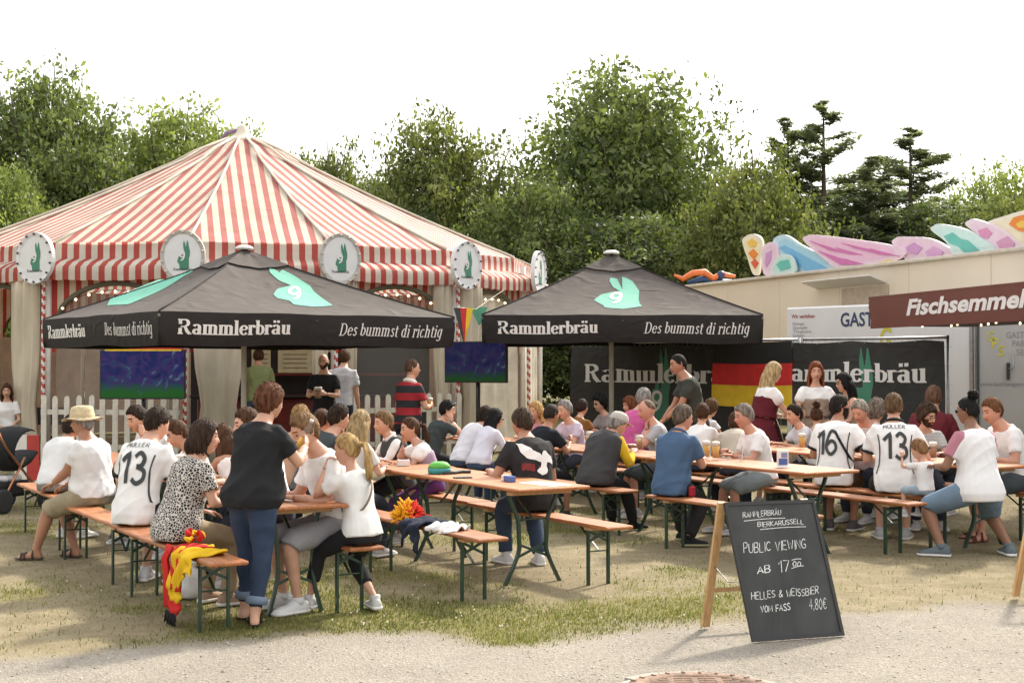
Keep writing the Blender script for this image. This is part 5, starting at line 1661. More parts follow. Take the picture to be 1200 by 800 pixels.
SEAT = .482
def skeleton(c, s):
    """joints in the person's own space, facing +Y"""
    J = {}
    sit = c['pose'] == 'sit'
    g = c['g']
    seat = c.get('seat', SEAT)
    pel = Vector((0, 0, seat + .105 * s)) if sit else Vector((0, c.get('hipy', 0), c.get('hipz', .945) * s))
    lean, slump, roll, tw = c['lean'], c['slump'], c['roll'], c['twist']
    us_ = [-.10, -.03, .05, .14, .22, .30, .38, .44, .48, .515, .535, .568, .605]
    fr = {}
    p = pel.copy(); pu = 0.
    def ang(u):
        q = max(0, u) / .5
        return lean * (.55 + .45 * q) + slump * q ** 1.4
    out = []
    # go down then up from the pelvis
    def frame(u):
        th = ang(u) if u > 0 else lean * (.25 if sit else .55)
        ro = roll * min(1, max(0, u) / .4)
        t = Vector((math.sin(ro), math.sin(th), math.cos(th))).normalized()
        twu = tw * min(1, max(0, u) / .45)
        r = Vector((math.cos(twu), math.sin(twu), 0))
        f = t.cross(r).normalized(); r = f.cross(t)
        return t, r, f
    pos = {}
    q = pel.copy(); last = 0.
    for u in [x for x in us_ if x >= 0]:
        t, r, f = frame((u + last) / 2)
        q = q + t * (u - last) * s; last = u
        pos[u] = (q.copy(),) + frame(u)
    q = pel.copy(); last = 0.
    for u in [-.03, -.10]:
        t, r, f = frame(u)
        q = q + t * (u - last) * s; last = u
        pos[u] = (q.copy(),) + frame(u)
    J['spine'] = pos; J['us'] = us_
    ce, t, r, f = pos[.44]
    shw = (.164 if not c['fem'] else .143) * s * (1 + .25 * (g - 1))
    J['sh'] = [ce + r * shw * k + t * .018 * s for k in (-1, 1)]
    nt_, t, r, f = pos[.605]
    yaw, pit = c['hyaw'], c['hpitch']
    hf = Vector((-math.sin(yaw) * math.cos(pit), math.cos(yaw) * math.cos(pit), math.sin(pit)))
    up = (Vector((math.sin(c['hroll']), 0, 1)) + t * .5).normalized()
    hr = hf.cross(up).normalized(); hu = hr.cross(hf)
    hsc = c['hs']
    J['head'] = (nt_ + hu * .088 * hsc + hf * .018 * hsc, hr, hf, hu)
    # arms
    hc = J['head'][0]
    la, lf = .285 * s, .25 * s
    J['arm'] = []
    for i, k in enumerate((-1, 1)):
        h = c['hands'][i]
        sh = J['sh'][i]
        pole = Vector((k * .55, -.35, -1)); curl = .35; fd = None; pn = Vector((0, 0, -1))
        tz = .80
        if h == 'table': tg = Vector((k * .13, .40, tz)); fd = Vector((-k * .75, .65, 0)); curl = .35
        elif h == 'wide': tg = Vector((k * .26, .38, tz)); fd = Vector((-k * .5, .85, 0))
        elif h == 'lap': tg = Vector((k * .10, .30, seat + .19 * s)); fd = Vector((-k * .4, .9, -.1))
        elif h == 'knee': tg = Vector((k * .16, .36, seat + .18 * s)); fd = Vector((-k * .1, .9, -.4))
        elif h == 'chin':
            tg = hc + J['head'][2] * .06 - J['head'][3] * .19 * hsc + J['head'][1] * k * .035; pole = Vector((k * .25, .5, -1)); fd = Vector((-k * .2, -.1, 1)); pn = -J['head'][2]; curl = .8
        elif h == 'cheek':
            tg = hc + J['head'][2] * .05 - J['head'][3] * .13 * hsc + J['head'][1] * k * .10; pole = Vector((k * .3, .6, -1)); fd = Vector((-k * .15, -.1, 1)); pn = -J['head'][1] * k; curl = .5
        elif h == 'mouth':
            tg = hc + J['head'][2] * .15 - J['head'][3] * .12 * hsc + J['head'][1] * k * .06; pole = Vector((k * .5, .2, -1)); fd = Vector((-k * .6, .1, .6)); pn = -J['head'][2]; curl = .8
        elif h == 'hold': tg = Vector((k * .12, .40, .88)); fd = Vector((-k * .45, .9, .1)); pn = Vector((-k, 0, 0)); curl = .95
        elif h == 'chest': tg = ce + f * .30 + Vector((k * .10, 0, -.17 * s)); fd = Vector((-k * .5, .85, .2)); pn = Vector((-k, 0, 0)); curl = .95
        elif h == 'out': tg = ce + f * .33 + Vector((k * .20, 0, -.20 * s)); fd = Vector((k * .25, .9, .1)); pn = Vector((-k, 0, .3)); curl = .5
        elif h == 'hang': tg = sh + Vector((k * .07, .05, -.53 * s)); fd = Vector((0, .15, -1)); pn = Vector((-k, 0, 0)); pole = Vector((k * .3, -1, 0)); curl = .4
        else:
            tg = Vector(h[:3]); curl = h[3] if len(h) > 3 else .4
            if len(h) > 4: fd = Vector(h[4])
            if len(h) > 5: pn = Vector(h[5])
            if len(h) > 6: pole = Vector(h[6])
        el, wr = two_bone(sh, tg, la, lf, pole)
        if fd is None: fd = (wr - el)
        fd = (fd.normalized() + (wr - el).normalized() * .35).normalized()
        pn = (pn - fd * pn.dot(fd)).normalized()
        J['arm'].append((sh, el, wr, fd, pn, curl))
    # legs
    lt, ls = .425 * s, .42 * s
    pc, t, r, f = pos[-.03]
    J['leg'] = []
    for i, k in enumerate((-1, 1)):
        hip = pel + r * k * .088 * s * (1 + .3 * (g - 1)) + Vector((0, 0, -.012 * s))
        ft = c['feet'][i]
        if sit:
            d = {'front': Vector((k * .11, .46 * s, .085)), 'back': Vector((k * .12, .18, .085)), 'mid': Vector((k * .12, .34, .085)), 'wide': Vector((k * .34, .32, .085)), 'hang': Vector((k * .08, .38 * s, max(.085, seat - .36 * s)))}
            tg = d[ft] if isinstance(ft, str) else Vector(ft[:3])
            pole = Vector((k * (.6 if ft == 'wide' else .12), 1, .75))
        else:
            tg = Vector((k * .095, 0, .08)) if isinstance(ft, str) else Vector(ft[:3])
            pole = Vector((k * .1, 1, 0))
        kn, an = two_bone(hip, tg, lt, ls, pole)
        fdir = Vector((k * .2, 1, 0)).normalized() if isinstance(ft, str) or len(ft) < 4 else Vector((math.sin(ft[3]), math.cos(ft[3]), 0))
        J['leg'].append((hip, kn, an, fdir))
    return J

def oval(ce, r, f, hw, hd, n=18, sq=2.4):
    out = []
    for i in range(n):
        a = 2 * PI * i / n
        ca, sa = math.cos(a), math.sin(a)
        x = math.copysign(abs(ca) ** (2 / sq), ca); y = math.copysign(abs(sa) ** (2 / sq), sa)
        out.append(ce + r * hw * x + f * hd * y)
    return out

def torso_dims(c, u, s):
    g = c['g']
    if c['fem']:
        tb = {-.10: (.150, .118, -.02), -.03: (.176, .132, -.015), .05: (.170, .125, -.005), .14: (.145, .108, 0), .22: (.136, .102, .004), .30: (.142, .112, .012), .38: (.152, .118, .012), .44: (.152, .096, -.004), .48: (.128, .078, -.01), .515: (.085, .066, -.01), .535: (.060, .060, -.006), .568: (.051, .053, 0), .605: (.049, .054, .010)}
    else:
        tb = {-.10: (.145, .118, -.02), -.03: (.165, .126, -.012), .05: (.162, .120, 0), .14: (.155, .112, .004), .22: (.155, .112, .004), .30: (.165, .118, .003), .38: (.176, .122, 0), .44: (.176, .104, -.006), .48: (.152, .086, -.012), .515: (.100, .074, -.01), .535: (.074, .068, -.006), .568: (.061, .061, 0), .605: (.058, .060, .012)}
    w, d, o = tb[u]
    belly = math.exp(-((u - .12) / .16) ** 2)
    gg = 1 + (g - 1) * (.75 if u < .45 else .35)
    return w * s * gg, d * s * (gg + (g - 1) * .9 * belly), (o + (g - 1) * .09 * belly) * s

def limb(mb, pts, rad, n=10, flat=None):
    mb.tube(pts, rad, n, flat=flat)

def chain(a, b, c_, ts, rs):
    """points along a bent limb, t in 0..2"""
    P, Q = [], []
    for t, r in zip(ts, rs):
        P.append(a.lerp(b, t) if t <= 1 else b.lerp(c_, t - 1)); Q.append(r)
    return P, Q

def foot_rings(an, fd, s, grow=0., h=1., flatz=None):
    z0 = an.z - .08 * s
    side = Vector((fd.y, -fd.x, 0))
    rings = []
    for o, hw, ht in ((-.068, .018, .045), (-.058, .032, .072), (-.02, .036, .090), (.03, .037, .082), (.075, .041, .058), (.12, .045, .046), (.155, .041, .038), (.182, .026, .030), (.192, .010, .018)):
        hw = (hw + grow) * s; ht = (ht * h + grow) * s
        ce = an + fd * (o + (grow if o > 0 else -grow)) * s; ce.z = z0
        ring = []
        for k in range(12):
            a = 2 * PI * k / 12
            zz = ht * (.5 + .5 * math.sin(a)) if math.sin(a) > -.3 else .0
            ring.append(ce + side * hw * math.cos(a) * (1 if math.sin(a) < .2 else .9) + Vector((0, 0, max(0, zz))))
        rings.append(ring)
    return rings

def hand_mesh(mb, wr, fd, pn, k, curl, s, m=0):
    """palm, four fingers and a thumb; fd = finger direction, pn = palm normal, k = -1 left / 1 right"""
    sd = fd.cross(pn).normalized()           # across the palm
    th = sd * (1 if (sd.dot(Vector((-k, 0, 0))) > 0) else -1)   # thumb side: towards the middle of the body
    bk = -pn
    rings = []
    for t, w, d in ((-.015, .024, .018), (.012, .030, .016), (.05, .040, .014), (.085, .041, .012), (.095, .036, .009)):
        ce = wr + fd * t * s
        rings.append([ce + th * (w * s * math.cos(2 * PI * q / 8)) + bk * (d * s * math.sin(2 * PI * q / 8)) for q in range(8)])
    mb.loft(rings, m)
    for j, (off, ln, r) in enumerate(((.030, .068, .0088), (.010, .078, .0092), (-.011, .072, .0088), (-.031, .056, .0078))):
        p = wr + fd * .088 * s + th * off * s
        a = .12 + .1 * j * curl
        pts = [p - fd * .012 * s, p]
        d = fd.copy()
        for q, fl in enumerate((.42, .32, .26)):
            a += curl * (.55 if q == 0 else .75)
            d = (fd * math.cos(a) + pn * math.sin(a)).normalized()
            p = p + d * ln * fl * s
            pts.append(p)
        mb.tube(pts, [r * s * q for q in (1.05, 1.05, 1., .92, .6)], 6, m)
    p = wr + fd * .025 * s + th * .028 * s
    d1 = (fd * .65 + th * .75 + pn * (.15 + .3 * curl)).normalized()
    d2 = (fd * .95 + th * (.25 - .4 * curl) + pn * (.2 + .5 * curl)).normalized()
    mb.tube([p - d1 * .01 * s, p + d1 * .03 * s, p + d1 * .03 * s + d2 * .028 * s, p + d1 * .03 * s + d2 * .048 * s], [.012 * s, .0115 * s, .010 * s, .006 * s], 6, m)

def head_grid():
    na, ne = 52, 34
    az = []
    for i in range(na):
        t = -1 + 2 * i / na
        az.append(PI * math.copysign(abs(t) ** 1.25, t))
    el = [-PI / 2 + PI * (j + .5) / ne for j in range(ne)]
    A, E_ = np.meshgrid(np.array(az), np.array(el))
    return A, E_, na, ne
HA, HE, HNA, HNE = head_grid()
def head_shape(A, E_, fem=False, child=False):
    x = .075 * np.sin(A) * np.cos(E_); y = .097 * np.cos(A) * np.cos(E_); z = .118 * np.sin(E_)
    t = np.clip((-.015 - z) / .10, 0, 1)
    x = x * (1 - (.36 if fem else .28) * t ** 1.2)
    y = np.where(y < 0, y * (1 - .5 * t), y * (1 + .02 * t))
    y = np.where(y > .086, .086 + (y - .086) * .4, y)
    up = np.clip((z - .02) / .09, 0, 1)
    y = np.where(y < 0, y * (1 + .06 * up), y)
    fr = (y > 0)
    ns = np.clip((.018 - z) / .042, 0, 1) * np.clip((z + .042) / .012, 0, 1)
    y = y + fr * .025 * (0.8 if fem or child else 1.) * ns * np.exp(-(x / .0125) ** 2)
    y = y - fr * .010 * np.exp(-((np.abs(x) - .031) / .015) ** 2 - ((z - .006) / .012) ** 2)
    y = y + fr * .005 * np.exp(-((z - .027) / .010) ** 2) * np.exp(-(x / .05) ** 2)
    y = y + fr * .007 * np.exp(-((z + .060) / .010) ** 2) * np.exp(-(x / .022) ** 2)
    y = y + fr * .012 * np.exp(-((z + .098) / .018) ** 2) * np.exp(-(x / .03) ** 2)
    return x, y, z

def head_parts(c):
    x, y, z = head_shape(HA, HE, c['fem'], c['child'])
    V = np.stack([x.ravel(), y.ravel(), z.ravel()], 1)
    Fq, mi = [], []
    hc_ = c['hair']
    for j in range(HNE - 1):
        for i in range(HNA):
            i2 = (i + 1) % HNA
            Fq.append((j * HNA + i, j * HNA + i2, (j + 1) * HNA + i2, (j + 1) * HNA + i))
            q = V[list(Fq[-1])].mean(0)
            m = 0
            if q[1] > 0:
                if abs(q[2] + .060) < .0095 and abs(q[0]) < .024: m = 1
                if abs(q[2] - .030) < .0065 and .012 < abs(q[0]) < .048: m = 3
                if c.get('beard') and (q[2] < -.040 or (abs(q[0]) > .045 and q[2] < -.01)) and q[1] < .125 and not m == 1: m = 3
            mi.append(m)
    Fq.append(tuple(range(HNA - 1, -1, -1))); mi.append(0)
    b = (HNE - 1) * HNA
    Fq.append(tuple(range(b, b + HNA))); mi.append(0)
    mb = MB(); mb.add(V, Fq); mb.m = mi
    for k in (-1, 1):
        rings = []
        for t, r in ((0, .001), (.15, .010), (.5, .0125), (.85, .010), (1, .001)):
            rings.append([(k * (.031), .0705 + .011 * math.cos(PI * t) * -1 * 0 + .0, .006)] * 0 or [(k * .031 + r * math.cos(a), .078 - .011 + .016 * math.sin(PI * t) * .5, .006 + r * .62 * math.sin(a) + 0) for a in [2 * PI * q / 8 for q in range(8)]])
        mb.lathe([(.001, -.006), (.0085, -.004), (.0105, 0), (.0085, .004), (.001, .006)], 8, (k * .031, .0755, .006), 2)
        # ear
        er = []
        for t, w in ((-.03, .004), (-.018, .011), (0, .016), (.018, .017), (.03, .008)):
            er.append([(k * (.071 + .012 * (w / .017) * (.6 + .4 * math.cos(a))), -.008 + w * math.cos(a) - .006, t + .004 + .002 * math.sin(a)) if False else (k * (.072 + (.010 if math.cos(a) < 0 else .003)), -.012 + w * math.cos(a), t) for a in [2 * PI * q / 8 for q in range(8)]])
            er[-1] = [(k * (.070 + .014 * max(0., -math.cos(a)) + .004 * math.sin(a) * k), -.012 + w * math.cos(a), t) for a in [2 * PI * q / 8 for q in range(8)]]
        mb.loft(er, 0)
    return mb

HAIRLINE = {
 'short': ([0, 30, 50, 66, 80, 98, 112, 180], [.070, .066, .052, .020, -.008, -.018, -.055, -.075], .011, .020),
 'buzz': ([0, 30, 50, 66, 80, 98, 112, 180], [.072, .068, .056, .024, -.002, -.010, -.045, -.062], .005, .007),
 'bob': ([0, 30, 46, 60, 74, 95, 115, 180], [.060, .052, .030, -.030, -.085, -.10, -.105, -.105], .020, .026),
 'shag': ([0, 30, 50, 66, 80, 98, 112, 180], [.058, .050, .034, .0, -.045, -.06, -.085, -.095], .018, .026),
 'tied': ([0, 30, 50, 66, 80, 98, 112, 180], [.072, .066, .050, .022, .004, -.008, -.05, -.07], .009, .013),
 'curly': ([0, 30, 50, 66, 80, 98, 112, 180], [.062, .056, .040, .005, -.030, -.04, -.07, -.085], .024, .034),
 'long': ([0, 30, 46, 60, 74, 95, 115, 180], [.064, .056, .036, -.020, -.08, -.10, -.105, -.105], .016, .022),
 'fringe': ([0, 30, 60, 78, 90, 105, 130, 180], [.125, .122, .110, .075, .030, .02, .0, -.01], .008, .008)}

def hair_parts(c, seed):
    style = c['hair'][0]
    if style in ('bald',): return None
    r_ = np.random.default_rng(seed)
    base = {'ponytail': 'tied', 'bun': 'tied'}.get(style, style)
    ka, kz, th, tt = HAIRLINE[base]
    if c['child']: th *= .8
    x, y, z = head_shape(HA, HE, c['fem'])
    zl = np.interp(np.degrees(np.abs(HA)), ka, kz)
    jag = .006 * np.sin(HA * 23 + seed) + .004 * np.sin(HA * 41 + 2 * seed)
    mask = ss(z - zl - jag, -.002, .012)
    up = np.clip(z / .11, 0, 1)
    nr = np.sin(HA * 13 + 9 * HE + seed) * .5 + np.sin(HA * 29 - 17 * HE + seed * 2) * .3 + np.sin(7 * HE + 5 * HA) * .3
    off = (th * (1 - up) + tt * up) * (1 + (.45 if base == 'curly' else .22) * nr)
    # smooth back of the skull: ignore the face bumps
    bx, by, bz = .075 * np.sin(HA) * np.cos(HE), .097 * np.cos(HA) * np.cos(HE), .118 * np.sin(HE)
    n_ = np.stack([bx / .075, by / .097, bz / .118], -1)
    n_ /= np.linalg.norm(n_, axis=-1)[..., None]
    d = mask * off - (1 - mask) * .014
    P = np.stack([x, y, z], -1) + n_ * d[..., None]
    V = P.reshape(-1, 3)
    mb = MB()
    Fq = []
    for j in range(HNE - 1):
        for i in range(HNA):
            i2 = (i + 1) % HNA
            if mask[j, i] + mask[j, i2] + mask[j + 1, i] + mask[j + 1, i2] > .05:
                Fq.append((j * HNA + i, j * HNA + i2, (j + 1) * HNA + i2, (j + 1) * HNA + i))
    Fq.append(tuple(range((HNE - 1) * HNA, HNE * HNA)))
    mb.add(V, Fq)
    # loose tufts that break the outline
    ys, xs = np.where(mask > .9)
    nt_ = {'buzz': 0, 'fringe': 20, 'curly': 260, 'short': 200, 'shag': 220}.get(base, 90)
    for _ in range(nt_):
        q = r_.integers(len(ys)); j, i = ys[q], xs[q]
        p = Vector(P[j, i]); nn = Vector(n_[j, i])
        dv = Vector((r_.normal() * .35, -.55 + r_.normal() * .35, -.5 if nn.z < .5 else r_.normal() * .3))
        if base == 'short' and nn.y > .3 and nn.z > .3: dv = Vector((.4 + r_.normal() * .3, .3, .35))
        tg = (dv - nn * dv.dot(nn)).normalized()
        L_ = (.016 if base != 'shag' else .026) * (.7 + .7 * r_.random())
        sd = tg.cross(nn) * .0045
        lift = nn * (L_ * (.28 if base != 'curly' else .6))
        b0 = p - nn * .003
        mb.add([b0 + sd, b0 - sd, b0 + nn * .004, b0 + tg * L_ + lift], [(0, 1, 3), (1, 2, 3), (2, 0, 3)])
    def strand(a, b, dwn, r0, wob, fwd=0.):
        """one lock from the head surface downwards"""
        pts = [Vector(a)]
        for q in range(1, 6):
            f = q / 5
            pts.append(Vector(a).lerp(Vector(b), f) + Vector((wob * math.sin(3.1 * f * PI + a[0] * 40), -.035 * math.sin(PI * f) + fwd * f, 0)))
        mb.tube(pts, [r0 * .7, r0, r0 * 1.05, r0, r0 * .8, r0 * .25], 5)
    L_ = c['hair'][2] if len(c['hair']) > 2 else .28
    if style == 'long':
        for i in range(26):
            a = R(72 + 216 * i / 25)
            p = Vector((.080 * math.sin(a), .098 * math.cos(a), .02 + .02 * r_.random()))
            ln = L_ * (.82 + .3 * r_.random())
            e = Vector((p.x * (1.05 + .25 * r_.random()), p.y * .8 - .02, -ln))
            strand(p, e, 0, .015 + .006 * r_.random(), .006)
    elif style in ('bob',):
        for i in range(26):
            a = R(66 + 228 * i / 25)
            p = Vector((.084 * math.sin(a), .10 * math.cos(a), .0 + .02 * r_.random()))
            strand(p, Vector((p.x * 1.06, p.y * .95 - .005, -.115 - .03 * r_.random())), 0, .013, .004)
    elif style == 'ponytail':
        o = Vector((0, -.108, .030))
        for i in range(13):
            a = 2 * PI * i / 13
            p = o + Vector((.012 * math.cos(a), 0, .012 * math.sin(a)))
            sp_ = .5 + .5 * r_.random()
            pts = [p, p + Vector((.016 * math.cos(a), -.045, -.005)), p + Vector((.030 * math.cos(a) * sp_, -.062, -.08)), p + Vector((.034 * math.cos(a) * sp_, -.058 + .02 * math.sin(a), -.16)), p + Vector((.024 * math.cos(a), -.05, -L_ * (.85 + .25 * r_.random())))]
            mb.tube(pts, [.007, .012, .014, .012, .003], 5)
        mb.tube([o + Vector((.018 * math.cos(q), -.006, .018 * math.sin(q))) for q in [2 * PI * k / 10 for k in range(11)]], .006, 5)
    elif style == 'bun':
        o = Vector((0, -.055, .145))
        for i in range(46):
            v = Vector((r_.normal(), r_.normal(), r_.normal())).normalized()
            t_ = v.cross(Vector((r_.normal(), r_.normal(), r_.normal()))).normalized()
            p = o + v * .034
            mb.tube([p - t_ * .028, p + v * .008, p + t_ * .028], [.006, .013, .006], 5)
    return mb

PEND = []
def want(name, mb, vox, parent, mats, post=None, smooth_it=3):
    PEND.append((name, mb, vox, parent, mats, post, smooth_it))

def in_frame(mb, fr, sc):
    ce, hr, hf, hu = fr
    mb.v = [tuple(ce + (hr * v[0] + hf * v[1] + hu * v[2]) * sc) for v in mb.v]
    return mb

PCOUNT = [0]
def person(label, face=90, px=None, py=None, Y=None, o=None, d=None, pose='sit', H=1.75, g=1.0, fem=False, child=False, lean=.22, slump=.25, roll=0., twist=0.,
           hyaw=0., hpitch=-.12, hroll=0., hands=('table', 'table'), feet=('mid', 'mid'), skin='fair', hair=('short', (.06, .035, .02)), top=('tee', (.7, .7, .7)),
           legs=('long', (.03, .035, .05)), shoes=('shoe', (.5, .5, .5)), vox=None, extras=(), group=None, beard=False, seat=SEAT, hem=-.06, **kw):
    PCOUNT[0] += 1
    sd = PCOUNT[0]
    c = dict(pose=pose, g=g, fem=fem, child=child, lean=lean, slump=slump, roll=roll, twist=twist, hyaw=R(hyaw), hpitch=hpitch, hroll=hroll, hands=hands, feet=feet, hair=hair, beard=beard, seat=seat)
    c.update(kw)
    fa = R(face)
    fw = Vector((math.cos(fa), math.sin(fa), 0)); rt = Vector((fw.y, -fw.x, 0))
    s = H / 1.75
    root = None
    for it in range(4):
        c['hs'] = (1.0 if fem else 1.03) * (s ** .35)
        J = skeleton(c, s)
        hc = J['head'][0]
        off = fw * hc.y + rt * hc.x
        if o is not None:
            if px is not None:
                lo, hi = -2.5, 9.
                for _ in range(40):
                    m_ = (lo + hi) / 2
                    q = sp(o, m_) + off
                    if 600 + F * q.x / q.y > px: lo = m_
                    else: hi = m_
                root = sp(o, lo)
            else:
                root = sp(o, d)
        else:
            root = Vector(((px - 600) / F * Y, Y, 0)) - off if Y else None
            root.z = 0
        if py is None or it == 3: break
        hw = root + off
        tz = CH + (HZ - py) / F * hw.y
        b = seat if pose == 'sit' else 0
        s2 = s * (tz - b) / (hc.z - b)
        lo_, hi_ = (H * .86 / 1.75, H * 1.13 / 1.75)
        s = min(max(s2, lo_), hi_)
    t = empty('person', root, fa - PI / 2, label, 'person', group)
    vox = vox or (.0165 if root.y < 13.5 else .020)
    if child: vox = .014
    SK_ = skin_mat(SKIN[skin])
    HM = hair_mat(hair[1])
    spn, us_ = J['spine'], J['us']
    gq = 1 + (g - 1) * .55
    def rings(u0, u1, grow, flare=0.):
        out = []
        for u in us_:
            if u < u0 - 1e-6 or u > u1 + 1e-6: continue
            ce, tt, rr, ff = spn[u]
            w, dp, of = torso_dims(c, u, s)
            fl = flare * max(0., 1 - (u - u0) / .2)
            out.append(oval(ce + ff * of, rr, ff, w + grow + fl, dp + grow + fl))
        return out
    # ---- body
    body = MB()
    body.loft([(lambda q, u: [p + (spn[u][0] - p) * (.15 if u < .40 else .08 if u < .47 else 0) for p in q])(q, u) for q, u in zip(rings(-.10, .605, 0), us_)])
    hb = J['head'][0] - J['head'][3] * .05 * c['hs']
    body.tube([spn[.568][0], spn[.605][0], hb], [.052 * s * gq ** .5, .052 * s * gq ** .5, .05 * c['hs']], 12)
    for (sh, el, wr, fd, pn, cu), k in zip(J['arm'], (-1, 1)):
        ce, tt, rr, ff = spn[.44]
        inn = sh - rr * k * .07 * s - tt * .01 * s
        P, Q = chain(sh, el, wr, (0, .3, .7, 1, 1.25, 1.6, 1.95), [q * s * gq * (.88 if fem else 1.) for q in (.056, .052, .045, .041, .043, .036, .0275)])
        limb(body, [inn] + P, [.055 * s * gq] + Q)
    endt = {'long': 1.95, 'slim': 1.9, 'capri': 1.62, 'knee': 1.08, 'shorts': .80}.get(legs[0], .5)
    slv = {'tee': .66, 'long': 1.93, 'cap': .42, 'three': 1.35}.get(top[0] if top else '', 0)
    bare = shoes is None or shoes[0] in ('sandal',)
    for (hip, kn, an, fdir), k in zip(J['leg'], (-1, 1)):
        P, Q = chain(hip, kn, an, (0, .25, .6, .92, 1.08, 1.3, 1.6, 1.85, 2.0), [q * s * gq * (.84 if t_ < endt - .05 else 1) for q, t_ in zip((.092, .088, .073, .060, .056, .056, .045, .036, .036), (0, .25, .6, .92, 1.08, 1.3, 1.6, 1.85, 2.0))])
        limb(body, P + [an + Vector((0, 0, -.02))], Q + [.036 * s], 12)
        if bare: body.loft(foot_rings(an, fdir, s))
    extra = MB()
    for (sh, el, wr, fd, pn, cu), k in zip(J['arm'], (-1, 1)):
        hand_mesh(extra, wr, fd, pn, k, cu, s * (1.0 if not fem else .92) ** 1, 0)
    hm = in_frame(head_parts(c), J['head'], c['hs'])
    extra.add(hm.v, hm.f); extra.m[-len(hm.m):] = hm.m
    want('body', body, vox * 1.3, t, [SK_, LIP, EYE, HM], ('join', extra), 2)
    # ---- hair
    hp_ = hair_parts(c, sd)
    if hp_: in_frame(hp_, J['head'], c['hs']).build('hair', HM, t, True)
    # ---- trousers, skirt
    kind, lc = legs[0], legs[1]
    lm = lc if not isinstance(lc, tuple) else cloth(lc)
    if kind in ('long', 'shorts', 'knee', 'capri', 'slim'):
        tr = MB()
        tr.loft(rings(-.10, .05, .006 * s))
        endt = {'long': 1.95, 'slim': 1.9, 'capri': 1.62, 'knee': 1.08, 'shorts': .80}[kind]
        for (hip, kn, an, fdir), k in zip(J['leg'], (-1, 1)):
            ts = [q for q in (0, .25, .6, .92, 1.08, 1.3, 1.6, 1.8) if q < endt - .04] + [endt]
            bo = np.interp(ts, (0, .25, .6, .92, 1.08, 1.3, 1.6, 1.95), (.092, .088, .073, .060, .056, .056, .045, .036))
            gr = {'long': (.010, .026), 'slim': (.006, .006), 'capri': (.009, .014), 'knee': (.016, .034), 'shorts': (.018, .036)}[kind]
            P, Q = chain(hip, kn, an, ts, [(b_ * gq + gr[0] + (gr[1] - gr[0]) * (t_ / endt) ** 1.5) * s for b_, t_ in zip(bo, ts)])
            limb(tr, P, Q, 14)
        want('trousers' if endt > 1.2 else 'shorts', tr, vox * (.95 if root.y < 12.5 or pose == 'stand' else 1.2), t, [lm], ('fold', .005, sd), 2)
    elif kind == 'skirt':
        tr = MB()
        ln = legs[2] if len(legs) > 2 else .55
        if pose == 'sit':
            tr.loft(rings(-.10, .14, .016 * s))
            a_, b_ = J['leg'][0], J['leg'][1]
            h0 = (a_[0] + b_[0]) / 2; k0 = (a_[1] + b_[1]) / 2
            rr = Vector((1, 0, 0))
            R1 = [oval(h0.lerp(k0, q) + Vector((0, 0, -.01)), rr, Vector((0, 0, 1)), .20 * s, .105 * s) for q in (0, .3, .6, .9)]
            R1.append(oval(k0 + Vector((0, .05, -.06)), rr, Vector((0, .5, 1)).normalized(), .24 * s, .12 * s))
            R1.append(oval(k0 + Vector((0, .07, -.26)), rr, Vector((0, 1, .1)).normalized(), .27 * s, .14 * s))
            tr.loft(R1)
        else:
            pc = spn[.14]
            R1 = [oval(pc[0], pc[2], pc[3], .15 * s, .12 * s)]
            z0 = pc[0].z
            for q in (.1, .25, .5, .75, 1.):
                ce = Vector((pc[0].x, pc[0].y, z0 - ln * q - .02))
                w = .16 + .17 * q ** .8
                ring = []
                for i in range(36):
                    a = 2 * PI * i / 36
                    f_ = 1 + .07 * q * math.sin(9 * a)
                    ring.append(ce + pc[2] * w * s * f_ * math.cos(a) + pc[3] * w * .82 * s * f_ * math.sin(a))
                if len(R1) == 1: R1[0] = [R1[0][0]] * 0 or oval(pc[0], pc[2], pc[3], .15 * s, .12 * s, 36)
                R1.append(ring)
            tr.loft(R1)
        want('skirt', tr, vox * (.95 if root.y < 12.5 or pose == 'stand' else 1.2), t, [lm], ('fold', .005, sd), 2)
    # ---- top
    tm = None
    if top:
        kind, tc_ = top[0], top[1]
        tm = tc_ if not isinstance(tc_, tuple) else cloth(tc_)
        u0 = max(-.10, hem) if hem > -.1 else -.10
        u0 = min([u for u in us_ if u >= u0 - .03], key=lambda u: abs(u - u0))
        tp_ = MB()
        tp_.loft(rings(u0, .515 if kind not in ('tank', 'bodice') else (.44 if kind == 'tank' else .38), (.012 if kind != 'bodice' else .036) * s, .006))
        if kind in ('tank', 'bodice'):
            for k in (-1, 1):
                ce, tt, rr, ff = spn[.44]
                tp_.tube([ce + rr * k * .09 * s + ff * .085 * s - tt * .03, ce + rr * k * .085 * s + tt * .055 * s, ce + rr * k * .09 * s - ff * .085 * s - tt * .03], .026 * s, 8)
        sl = {'tee': .66, 'long': 1.93, 'cap': .42, 'three': 1.35, 'tank': 0, 'vest': .12, 'bodice': 0}[kind]
        if sl:
            for (sh, el, wr, fd, pn, cu), k in zip(J['arm'], (-1, 1)):
                ce, tt, rr, ff = spn[.44]
                inn = sh - rr * k * .08 * s - tt * .012 * s
                ts = [q for q in (0, .25, .5, .8, 1.05, 1.35, 1.6) if q < sl - .05] + [sl]
                bo = np.interp(ts, (0, .3, .7, 1, 1.25, 1.6, 1.95), (.056, .052, .045, .041, .043, .036, .0275))
                gr = (.010, .024) if kind in ('tee', 'cap', 'three') else (.009, .010)
                P, Q = chain(sh, el, wr, ts, [(b_ * gq * (.88 if fem else 1.) + gr[0] + (gr[1] - gr[0]) * (t_ / sl)) * s for b_, t_ in zip(bo, ts)])
                limb(tp_, [inn] + P, [.068 * s * gq] + Q, 12)
